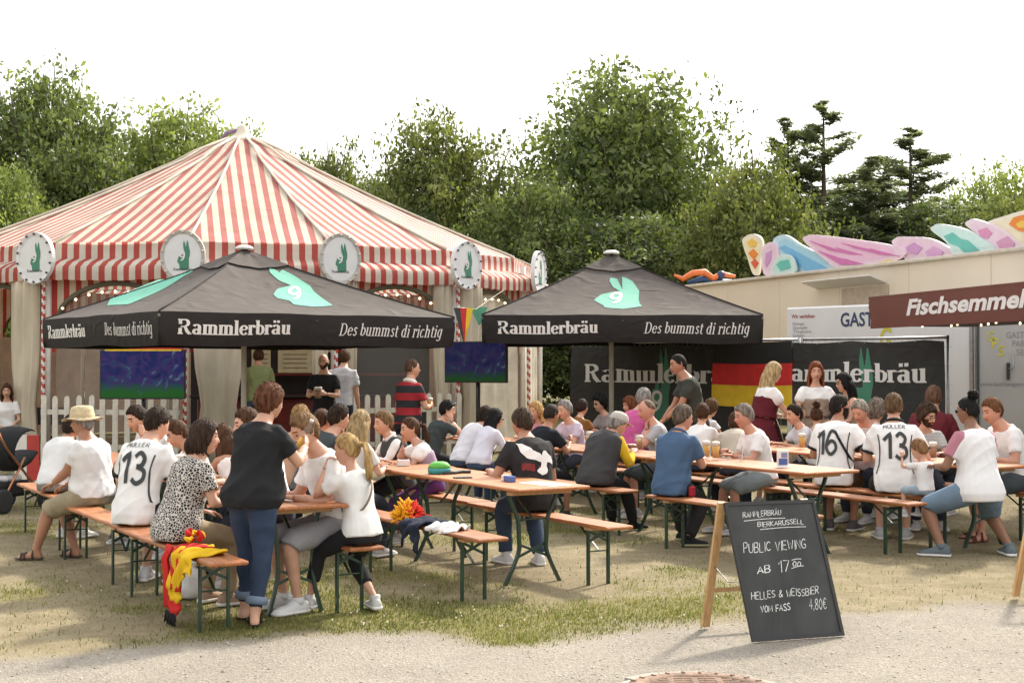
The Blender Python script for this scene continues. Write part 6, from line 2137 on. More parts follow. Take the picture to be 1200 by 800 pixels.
        want({'tee': 'shirt', 'long': 'long_sleeved_shirt', 'tank': 'tank_top', 'vest': 'vest', 'bodice': 'bodice', 'cap': 'blouse', 'three': 'shirt'}[kind], tp_, vox * (.78 if root.y < 13.2 else .9), t, [tm], ('fold', .0065, sd, t), 2)
    # ---- shoes
    if shoes:
        sm = cloth(shoes[1])
        for (hip, kn, an, fdir), k in zip(J['leg'], (-1, 1)):
            if shoes[0] == 'sandal':
                mb = MB()
                rr = foot_rings(an, fdir, s, .006)
                mb.loft([[Vector((p.x, p.y, min(p.z, an.z - .08 * s + .012))) for p in r_] for r_ in rr])
                sdv = Vector((fdir.y, -fdir.x, 0))
                for q, hh in ((.02, .088), (.10, .058), (.13, .05)):
                    ce = an + fdir * q * s; ce.z = an.z - .08 * s
                    mb.tube([ce + sdv * .047 * s + Vector((0, 0, .005)), ce + sdv * .030 * s + Vector((0, 0, hh * s)), ce - sdv * .030 * s + Vector((0, 0, hh * s)), ce - sdv * .047 * s + Vector((0, 0, .005))], .010 * s, 6)
                mb.build('sandal', sm, t, True)
            else:
                mb = MB()
                mb.loft(foot_rings(an, fdir, s, .009, 1.05))
                mb.tube([an + Vector((0, 0, -.02)), an + Vector((0, 0, .03 if shoes[0] == 'shoe' else .07))], [.044 * s, .044 * s], 12)
                so = foot_rings(an, fdir, s, .013)
                mb.loft([[Vector((p.x, p.y, min(p.z, an.z - .08 * s + .022))) for p in r_] for r_ in so], 1)
                mb.build('shoe', [sm, cloth(shoes[2]) if len(shoes) > 2 else LETTER], t, True)
    # ---- accessories
    HF = J['head']; hsn = c['hs']
    for e in extras:
        k = e[0]
        if k == 'glasses':
            mb = MB()
            for sg_ in (-1, 1):
                mb.tube([(sg_ * .033 + .021 * math.cos(q), .094, .004 + .016 * math.sin(q)) for q in [2 * PI * i / 12 for i in range(13)]], .0022, 4)
                mb.tube([(sg_ * .055, .09, .008), (sg_ * .078, .04, .01), (sg_ * .080, -.02, .004)], .002, 4)
            mb.tube([(-.012, .096, .006), (.012, .096, .006)], .0022, 4)
            if len(e) > 1 and e[1] == 'dark':
                for sg_ in (-1, 1):
                    mb.lathe([(.0, -.001), (.02, 0), (.0, .001)], 12)
                    mb.v[-36:] = [(sg_ * .033 + v[0] * 1.05, .094 + v[2], .004 + v[1] * .8) for v in mb.v[-36:]]
            in_frame(mb, HF, hsn).build('glasses', TVB, t)
        elif k == 'sunglasses_up':
            mb = MB()
            for sg_ in (-1, 1):
                mb.tube([(sg_ * .012, .082, .098), (sg_ * .035, .085, .104), (sg_ * .058, .07, .094)], [.012, .017, .010], 6, flat=.4)
                mb.tube([(sg_ * .06, .066, .092), (sg_ * .086, .0, .05)], .003, 4)
            in_frame(mb, HF, hsn).build('sunglasses', TVB, t, True)
        elif k == 'hat':
            mb = MB()
            mb.lathe([(.175, .030), (.17, .024), (.13, .036), (.104, .046), (.098, .10), (.090, .135), (.06, .146), (0, .15)], 26)
            mb.v = [(v[0] * .92, v[1] * 1.05, v[2] + .012 * math.sin(3 * math.atan2(v[1], v[0])) * (math.hypot(v[0], v[1]) > .12)) for v in mb.v]
            h_ = in_frame(mb, HF, hsn).build('straw_hat', mat('straw', (.58, .47, .29), .8, .25, 30, .5, 90), t, True)
            mb = MB().lathe([(.1065, .047), (.104, .075), (.1, .076)], 26, cap=False)
            mb.v = [(v[0] * .92, v[1] * 1.05, v[2]) for v in mb.v]
            in_frame(mb, HF, hsn).build('hat_band', mat('straw_band', (.50, .38, .22), .8), t, True)
        elif k == 'cap':
            mb = MB()
            mb.lathe([(.092, .03), (.096, .055), (.088, .095), (.06, .125), (.0, .135)], 22)
            mb.v = [(v[0] * .90, v[1] * 1.10 - .004, v[2]) for v in mb.v]
            mb.loft([[(x_, .085 + .07 * q, .036 + .012 * (1 - (x_ / .07) ** 2) - .008 * q + dz) for x_, dz in ((-.07, 0), (-.035, 0), (0, 0), (.035, 0), (.07, 0), (.035, -.005), (0, -.005), (-.035, -.005))] for q in (0, .5, 1)])
            in_frame(mb, HF, hsn).build('cap', cloth(e[1]), t, True)
        elif k == 'collar':
            ce, tt, rr, ff = spn[.515]
            pts = [ce + rr * .082 * s * math.cos(q) + ff * (.072 * s * math.sin(q)) + tt * (.02 + .012 * -math.sin(q)) for q in [PI / 2 + .35 + (2 * PI - .7) * i / 14 for i in range(15)]]
            MB().tube(pts, .015 * s, 6, flat=1.6).build('collar', cloth(e[1]), t, True)
        elif k == 'cuffs':
            for (sh, el, wr, fd, pn, cu) in J['arm']:
                p = sh.lerp(el, .655); q = sh.lerp(el, .715)
                MB().tube([p, q], [.0755 * s * gq * (.9 if fem else 1)] * 2, 16).build('sleeve_cuff', cloth(e[1]), t, True)
        elif k == 'strap':
            b, tt, rr, ff = spn[.22]; ce2, t2, r2, f2 = spn[.44]
            w, dp, of = torso_dims(c, .30, s)
            pts = []
            for i in range(25):
                q = -PI * .5 + 2 * PI * i / 24
                zq = .5 + .5 * math.sin(q)
                u = us_[3] + 0
                pos = spn[.14][0].lerp(spn[.48][0], zq)
                pts.append(pos + rr * (e[2] * math.sin(q) * -.10 * s) + rr * (.07 * s if e[2] > 0 else 0) + ff * math.cos(q) * (dp + .045) + rr * e[2] * (.02 if False else 0))
            MB().tube(pts, .014, 6, flat=.35).build('bag_strap', cloth(e[1]), t, True)
        elif k == 'pocketbag':
            ce, tt, rr, ff = spn[-.03]
            w, dp, of = torso_dims(c, -.03, s)
            MB().box(tuple(ce + rr * e[2] * (w + .05) - tt * .02), (.035, .09, .10), 0, .012).build('hip_bag', cloth(e[1]), t)
        elif k == 'apron':
            pc = spn[.14]; ln = e[2]
            R1 = []
            for q in (0, .25, .5, .75, 1.):
                ce = Vector((pc[0].x, pc[0].y, pc[0].z - ln * q))
                w = .165 + .165 * q ** .8
                R1.append([ce + pc[2] * (w + .02) * s * math.sin(a) + pc[3] * (w * .86 + .018) * s * math.cos(a) for a in [-.8 + 1.6 * i / 10 for i in range(11)]])
            vs = [p for r_ in R1 for p in r_]
            mesh_obj('apron', vs, [(i * 11 + j, i * 11 + j + 1, (i + 1) * 11 + j + 1, (i + 1) * 11 + j) for i in range(4) for j in range(10)], cloth(e[1]), t, True)
        elif k == 'blouse':
            tp2 = MB()
            tp2.loft(rings(.30, .515, .016 * s))
            for (sh, el, wr, fd, pn, cu), kk in zip(J['arm'], (-1, 1)):
                ce, tt, rr, ff = spn[.44]
                inn = sh - rr * kk * .08 * s
                P, Q = chain(sh, el, wr, (0, .2, .45, .6), [q * s for q in (.072, .084, .082, .058)])
                limb(tp2, [inn] + P, [.06 * s] + Q, 12)
            want('blouse', tp2, vox, t, [cloth(e[1])], ('fold', .005, sd), 2)
        elif k == 'overvest':
            v2 = MB(); v2.loft(rings(-.10, .515, .040 * s, .01))
            for (sh, el, wr, fd, pn, cu), kk in zip(J['arm'], (-1, 1)):
                ce, tt, rr, ff = spn[.44]
                v2.tube([sh - rr * kk * .09 * s, sh + rr * kk * .012 * s], [.085 * s * gq, .082 * s * gq], 12)
            want('vest', v2, vox, t, [cloth(e[1])], ('fold', .006, sd), 2)
        elif k == 'print':
            PRINTS.append((t, J, s, e, c))
        elif k == 'cuffroll':
            for (hip, kn, an, fdir) in J['leg']:
                p = kn.lerp(an, e[2]); q = kn.lerp(an, e[2] + .14)
                MB().tube([p, p.lerp(q, .1), p.lerp(q, .9), q], [.052 * s * gq, .066 * s * gq, .066 * s * gq, .054 * s * gq], 16).build('rolled_cuff', cloth(e[1]), t, True)
    t['_j'] = 0; del t['_j']
    PJ[label] = (t, J, s)
    return t
PRINTS, PJ = [], {}

def run_pending():
    """voxel-remesh all garments and bodies in one go, so that limbs and trunk are single surfaces"""
    tmp = []
    for name, mb, vox, parent, mats, post, it in PEND:
        me = bpy.data.meshes.new('tmp')
        me.from_pydata(mb.v, [], mb.f)
        bm = bmesh.new(); bm.from_mesh(me)
        bmesh.ops.recalc_face_normals(bm, faces=bm.faces)
        bm.to_mesh(me); bm.free()
        o = bpy.data.objects.new('tmp', me); COL.objects.link(o)
        m = o.modifiers.new('r', 'REMESH'); m.mode = 'VOXEL'; m.voxel_size = vox; m.use_smooth_shade = True
        if it:
            m = o.modifiers.new('s', 'SMOOTH'); m.factor = .5; m.iterations = it
        tmp.append(o)
    dg = bpy.context.evaluated_depsgraph_get()
    dg.update()
    shirts = {}
    for o, (name, mb, vox, parent, mats, post, it) in zip(tmp, PEND):
        em = o.evaluated_get(dg).to_mesh()
        nv, nf, nl = len(em.vertices), len(em.polygons), len(em.loops)
        co = np.empty(nv * 3, np.float32); em.vertices.foreach_get('co', co)
        no = np.empty(nv * 3, np.float32); em.vertices.foreach_get('normal', no)
        lv = np.empty(nl, np.int32); em.loops.foreach_get('vertex_index', lv)
        lt = np.empty(nf, np.int32); em.polygons.foreach_get('loop_total', lt)
        o.evaluated_get(dg).to_mesh_clear()
        co = co.reshape(-1, 3); no = no.reshape(-1, 3)
        if post and post[0] == 'fold':
            a, sd = post[1], post[2]
            x, y, z = co[:, 0], co[:, 1], co[:, 2]
            rg = lambda p: 1 - 2 * np.abs(np.sin(p)) ** .7
            w = rg(15 * z + 5 * np.sin(5 * x + sd) + 9 * x + 4 * np.sin(7 * y + 2 * sd)) * (.5 + .5 * np.sin(6 * x + 5 * y + sd)) + .7 * rg(22 * z - 13 * x + 6 * np.sin(6 * y + sd) + 3 * sd) * (.5 + .5 * np.sin(9 * z - 4 * x + 2 * sd))
            co = co + no * (a * w)[:, None]
        me = bpy.data.meshes.new(name)
        mi = None
        if post and post[0] == 'join':
            ex = post[1]
            ev = np.array(ex.v, np.float32)
            ef = [f for f in ex.f]
            el = np.array([i + nv for f in ef for i in f], np.int32)
            et = np.array([len(f) for f in ef], np.int32)
            mi = np.concatenate([np.zeros(nf, np.int32), np.array(ex.m, np.int32)])
            co = np.concatenate([co, ev]); lv = np.concatenate([lv, el]); lt = np.concatenate([lt, et])
            nv, nf, nl = len(co), len(lt), len(lv)
        me.vertices.add(nv); me.vertices.foreach_set('co', co.ravel())
        me.loops.add(nl); me.loops.foreach_set('vertex_index', lv)
        me.polygons.add(nf)
        me.polygons.foreach_set('loop_start', np.concatenate([[0], np.cumsum(lt)[:-1]]).astype(np.int32))
        for m in mats: me.materials.append(m)
        if mi is not None: me.polygons.foreach_set('material_index', mi)
        me.polygons.foreach_set('use_smooth', np.ones(nf, bool))
        me.update(calc_edges=True); me.validate()
        ob = bpy.data.objects.new(name, me); COL.objects.link(ob); ob.parent = parent
        if post and post[0] == 'fold' and len(post) > 3:
            shirts[post[3].name] = ob
    for o in tmp:
        me = o.data
        bpy.data.objects.remove(o); bpy.data.meshes.remove(me)
    # prints on the backs of shirts
    for t, J, s, e, c in PRINTS:
        ob = shirts[t.name]
        bv = BVHTree.FromPolygons([v.co[:] for v in ob.data.vertices], [tuple(p.vertices) for p in ob.data.polygons])
        ce, tt, rr, ff = J['spine'][.30]
        def back(a, b, l, ce=ce, tt=tt, rr=rr, ff=ff, bv=bv):
            p = ce + rr * a + tt * b - ff * .6
            h = bv.ray_cast(p, ff)
            q = (h[0] if h[0] is not None else p + ff * .45)
            return tuple(q - ff * (.006 + l))
        _, kind, *rest = e
        if kind == 'number':
            num, name_ = rest
            for q, ch in enumerate(num):
                qd, w_ = stroke_text(ch, .15, 0, .12)
                wd = (.062 if ch == '1' else .10) * s
                x0 = ((-.105, .0) if num == '13' else (-.16, -.07))[q] * s
                lay_text(qd, wd, lambda x, y, l: back(x + x0, y - .13 * s, l), w_, .235 * s, 'shirt_digit', INK, ob)
            for sg_ in (-1, 1):
                pts = bez([(sg_ * .15 * s, .10 * s), (sg_ * .135 * s, -.02 * s), (sg_ * .14 * s, -.16 * s), (sg_ * .165 * s, -.25 * s)], 6)
                lay_text([strip(pts, .011)], 1, lambda x, y, l: back(x, y, 0), 1, 1, 'side_stripe', INK, ob)
            if name_:
                qd, w_ = stroke_text(name_, .14, .25, .3)
                lay_text(qd, .20 * s, lambda x, y, l: back(x - .10 * s, y + .155 * s, l), w_, .036 * s, 'shirt_name', INK, ob)
        elif kind == 'dove':
            dv = [(0, 1.0), (.12, .97), (.28, .85), (.42, .72), (.55, .66), (.58, .60), (.66, .74), (.72, .76), (.76, .70), (.80, .66), (.92, .56), (1.02, .44), (.98, .40), (.86, .42), (.74, .44), (.70, .36), (.72, .22), (.66, .12), (.54, .10), (.44, .18), (.42, .24), (.54, .32), (.56, .42), (.44, .48), (.30, .50), (.16, .58), (.06, .72), (.04, .86)]
            sc_ = .34 * s
            grid_fill([(x * sc_ - .15 * s, y * sc_ - .17 * s) for x, y in dv], back, .014, 'dove_print', LETTER, ob)
            qd, w_ = stroke_text('SOCIETY', .2, .25, .3)
            lay_text(qd, .17 * s, lambda x, y, l: back(x - .03 * s, y - .235 * s, l), w_, .026 * s, 'red_lettering', FRED, ob)
            for q in range(6):
                lay_text(*(lambda a: (a[0], .022 * s))(stroke_text('I', .5, .1, .3)), lambda x, y, l, q=q: back(x - .12 * s + q * .036 * s, y - .08 * s - .008 * q, l - .002), .3, .06 * s, 'red_lettering', mat('dull_red_print', (.16, .02, .02), .8), ob) if q in (0, 1, 2, 4) else None

# ------------------------------------------------------------------ the guests
WH = (.78, .77, .76); BLK = (.018, .018, .02); JEAN = (.045, .07, .12); KHAKI = (.30, .25, .165); GRY = (.06, .065, .07)
BRO = (.075, .035, .018); DBR = (.03, .018, .012); BLO = (.42, .27, .11); LBR = (.20, .115, .055); GREYH = (.28, .26, .24); REDH = (.16, .055, .022); BLH = (.012, .010, .010)
def weave_mat():
    m, N, L, B = nodes_of('black_white_weave')
    tc = N.new('ShaderNodeTexCoord'); mp = N.new('ShaderNodeMapping'); mp.inputs['Rotation'].default_value = (.2, .5, .7); mp.inputs['Scale'].default_value = (1, 1, 1)
    L.new(tc.outputs['Object'], mp.inputs[0])
    br = N.new('ShaderNodeTexBrick'); br.inputs['Scale'].default_value = 11; br.inputs['Mortar Size'].default_value = .016
    br.inputs['Color1'].default_value = (.014, .013, .013, 1); br.inputs['Color2'].default_value = (.02, .018, .018, 1); br.inputs['Mortar'].default_value = (.62, .58, .53, 1)
    wv = N.new('ShaderNodeTexVoronoi'); wv.feature = 'DISTANCE_TO_EDGE'; wv.inputs['Scale'].default_value = 52; wv.distance = 'EUCLIDEAN'
    L.new(mp.outputs[0], wv.inputs['Vector'])
    cr = N.new('ShaderNodeValToRGB'); cr.color_ramp.interpolation = 'CONSTANT'
    cr.color_ramp.elements[0].color = (.60, .56, .51, 1); cr.color_ramp.elements[1].color = (.015, .014, .014, 1); cr.color_ramp.elements[1].position = .10
    L.new(wv.outputs['Distance'], cr.inputs[0]); L.new(cr.outputs[0], B.inputs['Base Color']); B.inputs['Roughness'].default_value = .85
    MC['black_white_weave'] = m
    return m
WEAVE = weave_mat()
def stripe_tee(name, c1, c2, pitch):
    m, N, L, B = nodes_of(name)
    tc = N.new('ShaderNodeTexCoord'); sp_ = N.new('ShaderNodeSeparateXYZ'); L.new(tc.outputs['Object'], sp_.inputs[0])
    dv = N.new('ShaderNodeMath'); dv.operation = 'DIVIDE'; dv.inputs[1].default_value = pitch; L.new(sp_.outputs[2], dv.inputs[0])
    fr = N.new('ShaderNodeMath'); fr.operation = 'FRACT'; L.new(dv.outputs[0], fr.inputs[0])
    gt = N.new('ShaderNodeMath'); gt.operation = 'GREATER_THAN'; gt.inputs[1].default_value = .5; L.new(fr.outputs[0], gt.inputs[0])
    mx = N.new('ShaderNodeMixRGB'); mx.inputs[1].default_value = c1 + (1,); mx.inputs[2].default_value = c2 + (1,); L.new(gt.outputs[0], mx.inputs[0])
    L.new(mx.outputs[0], B.inputs['Base Color']); B.inputs['Roughness'].default_value = .85
    return m
REDBLACK = stripe_tee('red_black_stripes', (.014, .014, .016), (.30, .012, .02), .19)
GREYSTR = stripe_tee('grey_striped_tee', (.46, .45, .43), (.38, .37, .36), .03)
PALESTR = stripe_tee('pale_striped_shirt', (.62, .60, .60), (.50, .38, .38), .02)

# row left of the middle: near left benches
person('seated man with straw hat, white shirt and khaki shorts at the left', 168, 97, 503, o=-2.30, g=1.40, lean=.10, slump=.2, hands=((-.05, .38, .66, .4, (-.1, .9, -.3)), 'knee'), feet=((-.16, .48, .085, -.2), (.05, .22, .085, .3)), skin='tan', hair=('short', GREYH), legs=('knee', KHAKI), shoes=('sandal', (.09, .07, .055)), extras=(('hat',),), hyaw=5, hpitch=-.05, H=1.84)
person('seated man in white shirt leaning, hidden behind the straw hat man', 75, 84, 508, o=-2.36, g=1.15, lean=.45, slump=.35, hair=('short', DBR), skin='tan', legs=('knee', (.2, .2, .2)), shoes=('shoe', (.6, .6, .6)))
person('seated man in white football shirt 13 at the left', 72, 184, 497, o=-2.42, lean=.28, slump=.3, hair=('short', DBR), hyaw=-22, hpitch=-.3, top=('tee', WH), legs=('shorts', BLK), shoes=('shoe', (.6, .6, .6)), extras=(('print', 'number', '13', 'MÜLLER'), ('cuffs', BLK)), hem=-.10)
person('dark haired young man propping his head behind the left shirt 13', 225, 161, 491, o=-1.40, lean=.35, slump=.35, hair=('short', DBR), hands=('cheek', 'table'), hpitch=-.3, top=('tee', (.66, .66, .66)))
person('guest in white shirt with dark shoulder stripes across from the left shirt 13', 205, 208, 512, o=-1.42, lean=.3, slump=.3, hair=('short', BRO), hpitch=-.4, top=('tee', WH), H=1.68)
person('seated woman with short dark hair in black and white patterned blouse', 48, 240, 513, o=-2.44, fem=True, g=1.16, lean=.30, slump=.22, hands=('lap', (.16, .34, .76, .4, (-.4, .9, 0))), feet=('mid', 'mid'), hair=('bob', (.045, .026, .018)), hyaw=-38, hpitch=-.02, top=('tee', WEAVE), legs=('long', (.31, .235, .15)), shoes=('shoe', (.35, .24, .17)), hem=-.10, H=1.66)
person('seated woman with long brown hair and bare shoulder behind the patterned blouse', 135, 262, 522, o=-1.42, fem=True, lean=.3, slump=.3, hair=('long', BRO, .3), top=('tank', WH), legs=('long', JEAN), H=1.62, skin='tan')
person('guest in white shirt half hidden behind the left parasol pole', 200, 290, 498, o=-1.40, lean=.25, hair=('short', BRO), top=('tee', WH), H=1.72)
t6 = person('standing woman in black shirt and blue jeans drinking at the left table', 58, 316, 471, Y=9.55, pose='stand', fem=True, g=1.40, lean=.12, slump=.30, hands=((-.05, .40, 1.12, .9, (.4, .5, .5), (1, 0, 0)), (.12, .40, 1.16, .9, (-.4, .6, .5), (-1, 0, 0))), feet=((-.12, .07, .085, -.1), (.10, -.08, .085, -.75)), hair=('shag', (.115, .045, .022)), hyaw=-14, hpitch=-.12, skin='fair', top=('tee', BLK), legs=('slim', (.032, .05, .09)), shoes=('sandal', (.03, .025, .02)), extras=(('cuffroll', (.16, .21, .28), .70),), H=1.68, vox=.0145, hem=-.07)
person('seated boy with light brown hair in white shirt opposite the standing woman', 212, 358, 506, o=-1.42, lean=.22, slump=.25, hair=('short', LBR), hpitch=-.35, top=('tee', WH), legs=('knee', (.3, .3, .32)), shoes=('shoe', (.65, .65, .65)), H=1.66)
person('seated girl with long blonde ponytail in white shirt and black leggings', 142, 407, 527, o=-1.40, fem=True, lean=.16, slump=.16, hands=('mouth', (.10, .32, .80)), feet=((-.1, .40, .085, 0), (.16, .02, .085, .5)), hair=('ponytail', BLO, .27), hyaw=18, hpitch=-.12, top=('tee', (.74, .73, .71)), legs=('capri', (.012, .012, .014)), shoes=('shoe', (.55, .55, .53)), H=1.5, extras=(('strap', (.22, .17, .13), -1),), hem=0.0, vox=.0145)

# middle row
person('seated blond guest behind the boy in white shirt', 70, 352, 490, o=-.44, fem=True, hair=('shag', (.30, .18, .07)), top=('tee', (.5, .3, .2)), H=1.62)
person('seated guest with brown ponytail left of the grey shirt man', 60, 377, 494, o=-.44, fem=True, hair=('ponytail', BRO, .2), top=('tee', (.1, .1, .11)), H=1.62)
person('seated dark haired man in dark grey shirt behind the ponytail girl', 35, 397, 490, o=-.42, lean=.32, hair=('short', DBR), hands=('chin', 'chin'), top=('tee', (.055, .065, .07)), H=1.76)
person('seated girl with straight blonde hair left of the boy in grey vest', 60, 422, 497, o=-.44, fem=True, hair=('long', (.34, .24, .12), .28), top=('tee', (.6, .58, .55)), H=1.62)
person('seated boy in dark grey vest over white shirt', 205, 450, 496, o=.74, lean=.2, hair=('short', LBR), hpitch=-.1, top=('long', WH), legs=('long', BLK), extras=(('overvest', (.055, .06, .062)), ('collar', WH)), H=1.6)
person('seated girl in lilac dirndl with white blouse and brown ponytail', 195, 481, 509, o=.76, fem=True, lean=.38, slump=.15, hands=((-.13, .42, .79), 'cheek'), hair=('ponytail', BRO, .18), hyaw=0, hpitch=-.10, top=('bodice', (.40, .30, .40)), legs=('skirt', (.12, .04, .16)), extras=(('blouse', WH),), H=1.62, hem=.05)
person('standing man in red and black football jersey holding a beer', 48, 483, 432, Y=18.6, pose='stand', lean=.04, slump=.12, hands=('hang', 'chest'), hair=('buzz', (.09, .05, .03)), hyaw=-25, hpitch=0., top=('tee', REDBLACK), legs=('long', BLK), extras=(('collar', WH),), H=1.8, g=1.08)
person('seated man with sunglasses on his head in dark jersey', 32, 524, 487, o=2.53, lean=.28, slump=.3, hair=('short', BLH), hands=('table', 'cheek'), hyaw=-20, top=('tee', (.05, .06, .062)), legs=('knee', BLK), extras=(('sunglasses_up',),))
person('seated guest in pale shirt bending forward beside the long dark hair', 40, 569, 488, o=2.53, lean=.62, slump=.3, hair=('short', DBR), top=('long', (.68, .67, .72)), legs=('long', JEAN))
person('seated woman with long dark hair in pale lavender shirt', 55, 580, 497, o=2.50, fem=True, lean=.5, slump=.3, hair=('long', BLH, .32), hyaw=-35, top=('long', (.64, .62, .70)), legs=('long', JEAN), extras=(('glasses', 'dark'),), H=1.7)
person('seated man with white dove print on black shirt', 112, 612, 496, o=.74, lean=.30, slump=.28, g=1.1, hands=('wide', (.1, .36, .80)), feet=('mid', 'back'), hair=('short', (.055, .035, .022)), hyaw=14, hpitch=-.22, skin='tan', top=('tee', (.025, .024, .025)), legs=('long', (.04, .06, .10)), shoes=('shoe', (.6, .6, .6)), extras=(('print', 'dove'),), H=1.8, hem=-.1, vox=.0145)
person('blonde woman in pink facing the camera behind the dove shirt', 225, 628, 484, o=4.05, fem=True, hair=('long', (.45, .27, .10), .2), top=('tee', (.62, .30, .36)), H=1.66)
person('seated man with buzzed hair in black shirt left of the grey vest', 45, 646, 492, o=2.53, lean=.3, hands=('table', 'hold'), hair=('buzz', (.03, .02, .015)), skin='tan', top=('tee', (.014, .016, .022)), legs=('knee', BLK), H=1.8, shoes=('shoe', (.05, .05, .05)))
person('grey haired guest in pale lilac shirt behind the buzzed hair man', 215, 662, 482, o=4.05, hair=('short', GREYH), top=('tee', (.55, .46, .55)), H=1.74)
person('seated woman in ochre brown top left of the pole', 60, 682, 480, o=4.62, fem=True, lean=.25, hair=('tied', DBR), top=('cap', (.22, .10, .03)), H=1.72)
person('woman with dark curly hair and red lips left of the pole', 210, 703, 474, o=5.84, fem=True, hair=('curly', BLH), top=('tee', (.3, .25, .25)), extras=(('glasses', 'dark'),), H=1.76)
person('seated man in dark grey vest with yellow sleeves and pale cap', 48, 724, 497, o=2.53, lean=.50, slump=.35, g=1.15, hands=('table', (.17, .40, .80)), hair=('short', GREYH), hyaw=-25, hpitch=-.35, hroll=.2, top=('long', (.60, .38, .015)), legs=('long', (.012, .012, .013)), shoes=('shoe', (.02, .02, .02), (.02, .02, .02)), extras=(('overvest', (.055, .052, .055)), ('cap', (.50, .47, .42))), H=1.8, feet=('front', (.1, .5, .085, .2)))
person('seated woman with reddish hair and scarf right of the pole', 200, 738, 483, o=5.84, fem=True, hair=('bob', REDH), top=('long', (.25, .22, .24)), H=1.74)
person('seated bald man in light grey shirt with hand at his mouth', 192, 758, 481, o=4.05, lean=.15, hands=('chin', 'table'), hair=('fringe', (.2, .14, .1)), skin='pink', hpitch=-.2, top=('tee', (.40, .41, .43)), legs=('knee', GRY), H=1.8)
person('grey haired man in magenta polo behind the bald man', 45, 754, 467, o=4.75, hair=('short', GREYH), top=('tee', (.52, .10, .27)), H=1.84)
person('standing man in dark olive shirt bending over the tables', 187, 795, 427, Y=17.6, pose='stand', lean=.22, slump=.2, hands=(( -.1, .42, 1.02), (.12, .40, 1.0)), hair=('buzz', BLH), skin='tan', hpitch=-.2, top=('tee', (.045, .05, .04)), legs=('long', BLK), H=1.86, hem=-.1)
person('seated man in blue polo shirt with black trainers', 55, 800, 490, o=2.55, lean=.26, slump=.25, g=1.14, hands=((-.05, .40, .80), (.10, .44, .80)), feet=((-.15, .5, .085, 0), (.12, .12, .085, .9)), hair=('short', (.13, .095, .07)), skin='pink', hyaw=-28, hpitch=-.12, top=('tee', (.065, .115, .20)), legs=('long', (.022, .023, .027)), shoes=('shoe', (.02, .02, .02), (.35, .33, .2)), extras=(('collar', (.06, .11, .19)), ('pocketbag', (.3, .02, .03), 1)), H=1.82, hem=-.1)
person('seated guest with brown hair in white right of the blue polo', 70, 823, 490, o=4.60, hair=('short', BRO), top=('tee', WH), H=1.7)
person('seated woman with brown updo and white blouse behind blue polo', 40, 833, 480, o=5.84, fem=True, hair=('shag', (.13, .07, .035)), top=('cap', WH), H=1.72)
person('seated guest in beige shirt bending low behind the white shirt man', 80, 862, 500, o=4.60, lean=.55, slump=.45, g=1.15, hair=('short', BRO), top=('tee', (.48, .42, .34)), H=1.74)
person('seated grey haired man in white shirt and grey shorts facing left', 195, 872, 488, o=4.03, lean=.24, slump=.22, g=1.08, hands=('table', (.08, .34, .82, .8)), feet=('mid', 'front'), hair=('short', (.24, .20, .17)), skin='pink', hpitch=-.15, top=('tee', WH), legs=('knee', (.22, .26, .27)), shoes=('shoe', (.4, .4, .4)), H=1.8)
# waitresses
person('standing blonde waitress in burgundy dirndl', 15, 906, 437, Y=17.0, pose='stand', fem=True, lean=.10, slump=.2, hands=('chest', ( .12, .42, .95)), hair=('long', (.46, .33, .17), .30), hpitch=-.15, top=('bodice', (.10, .014, .022)), legs=('skirt', (.10, .014, .022), .62), extras=(('blouse', WH), ('apron', (.30, .24, .19), .5)), H=1.74, hem=.1)
person('standing red haired waitress in beige dirndl facing the camera', 265, 956, 436, Y=17.4, pose='stand', fem=True, lean=.02, slump=.1, hands=('out', 'out'), hair=('long', (.20, .055, .022), .24), hpitch=-.05, top=('bodice', (.33, .26, .20)), legs=('skirt', (.28, .22, .17), .62), extras=(('blouse', WH),), H=1.76, hem=.1)
person('woman with long dark hair and glasses beside the red haired waitress', 188, 989, 449, Y=17.3, pose='stand', fem=True, lean=.12, slump=.2, hair=('long', BLH, .28), hands=('chest', 'hang'), top=('tank', (.45, .30, .22)), legs=('long', BLK), extras=(('glasses',),), H=1.64)
# right rows
person('seated dark haired boy in white shirt with striped shoulders', 195, 931, 490, o=5.84, lean=.2, hair=('short', DBR), top=('tee', (.60, .61, .64)), H=1.66)
person('woman with brown hair tied up, seen from behind', 75, 957, 491, o=5.86, fem=True, hair=('bun', BRO), top=('tank', WH), H=1.62)
person('seated bearded man in white football shirt 16 with shoulder strap', 66, 984, 478, o=4.60, lean=.24, slump=.28, g=1.12, hair=('short', (.02, .014, .011)), beard=True, hyaw=-52, hpitch=-.05, skin='tan', hands=('table', ( .24, .30, .83)), top=('tee', WH), legs=('knee', (.13, .08, .05)), shoes=('shoe', (.12, .11, .12)), extras=(('print', 'number', '16', ''), ('cuffs', BLK), ('strap', (.015, .015, .016), 1), ('glasses',)), H=1.78, hem=-.1)
person('older grey haired man looking down right of shirt 16', 225, 1008, 482, o=5.84, lean=.3, hair=('short', (.3, .26, .22)), hpitch=-.45, skin='pink', top=('tee', PALESTR), H=1.72)
person('guest with grey brown curls left of the right shirt 13', 50, 1027, 482, o=5.70, hair=('curly', (.19, .15, .12)), top=('tee', (.55, .4, .4)), H=1.72)
person('seated man in white football shirt 13 at the right', 78, 1047, 477, o=4.60, lean=.20, slump=.24, g=1.10, hair=('short', (.13, .075, .04)), hyaw=-8, hpitch=-.15, hands=('table', (.22, .34, .82)), top=('tee', WH), legs=('shorts', (.022, .017, .014)), shoes=('shoe', (.45, .45, .45)), extras=(('print', 'number', '13', 'MÜLLER'), ('cuffs', BLK), ('collar', BLK)), H=1.82, hem=-.1)
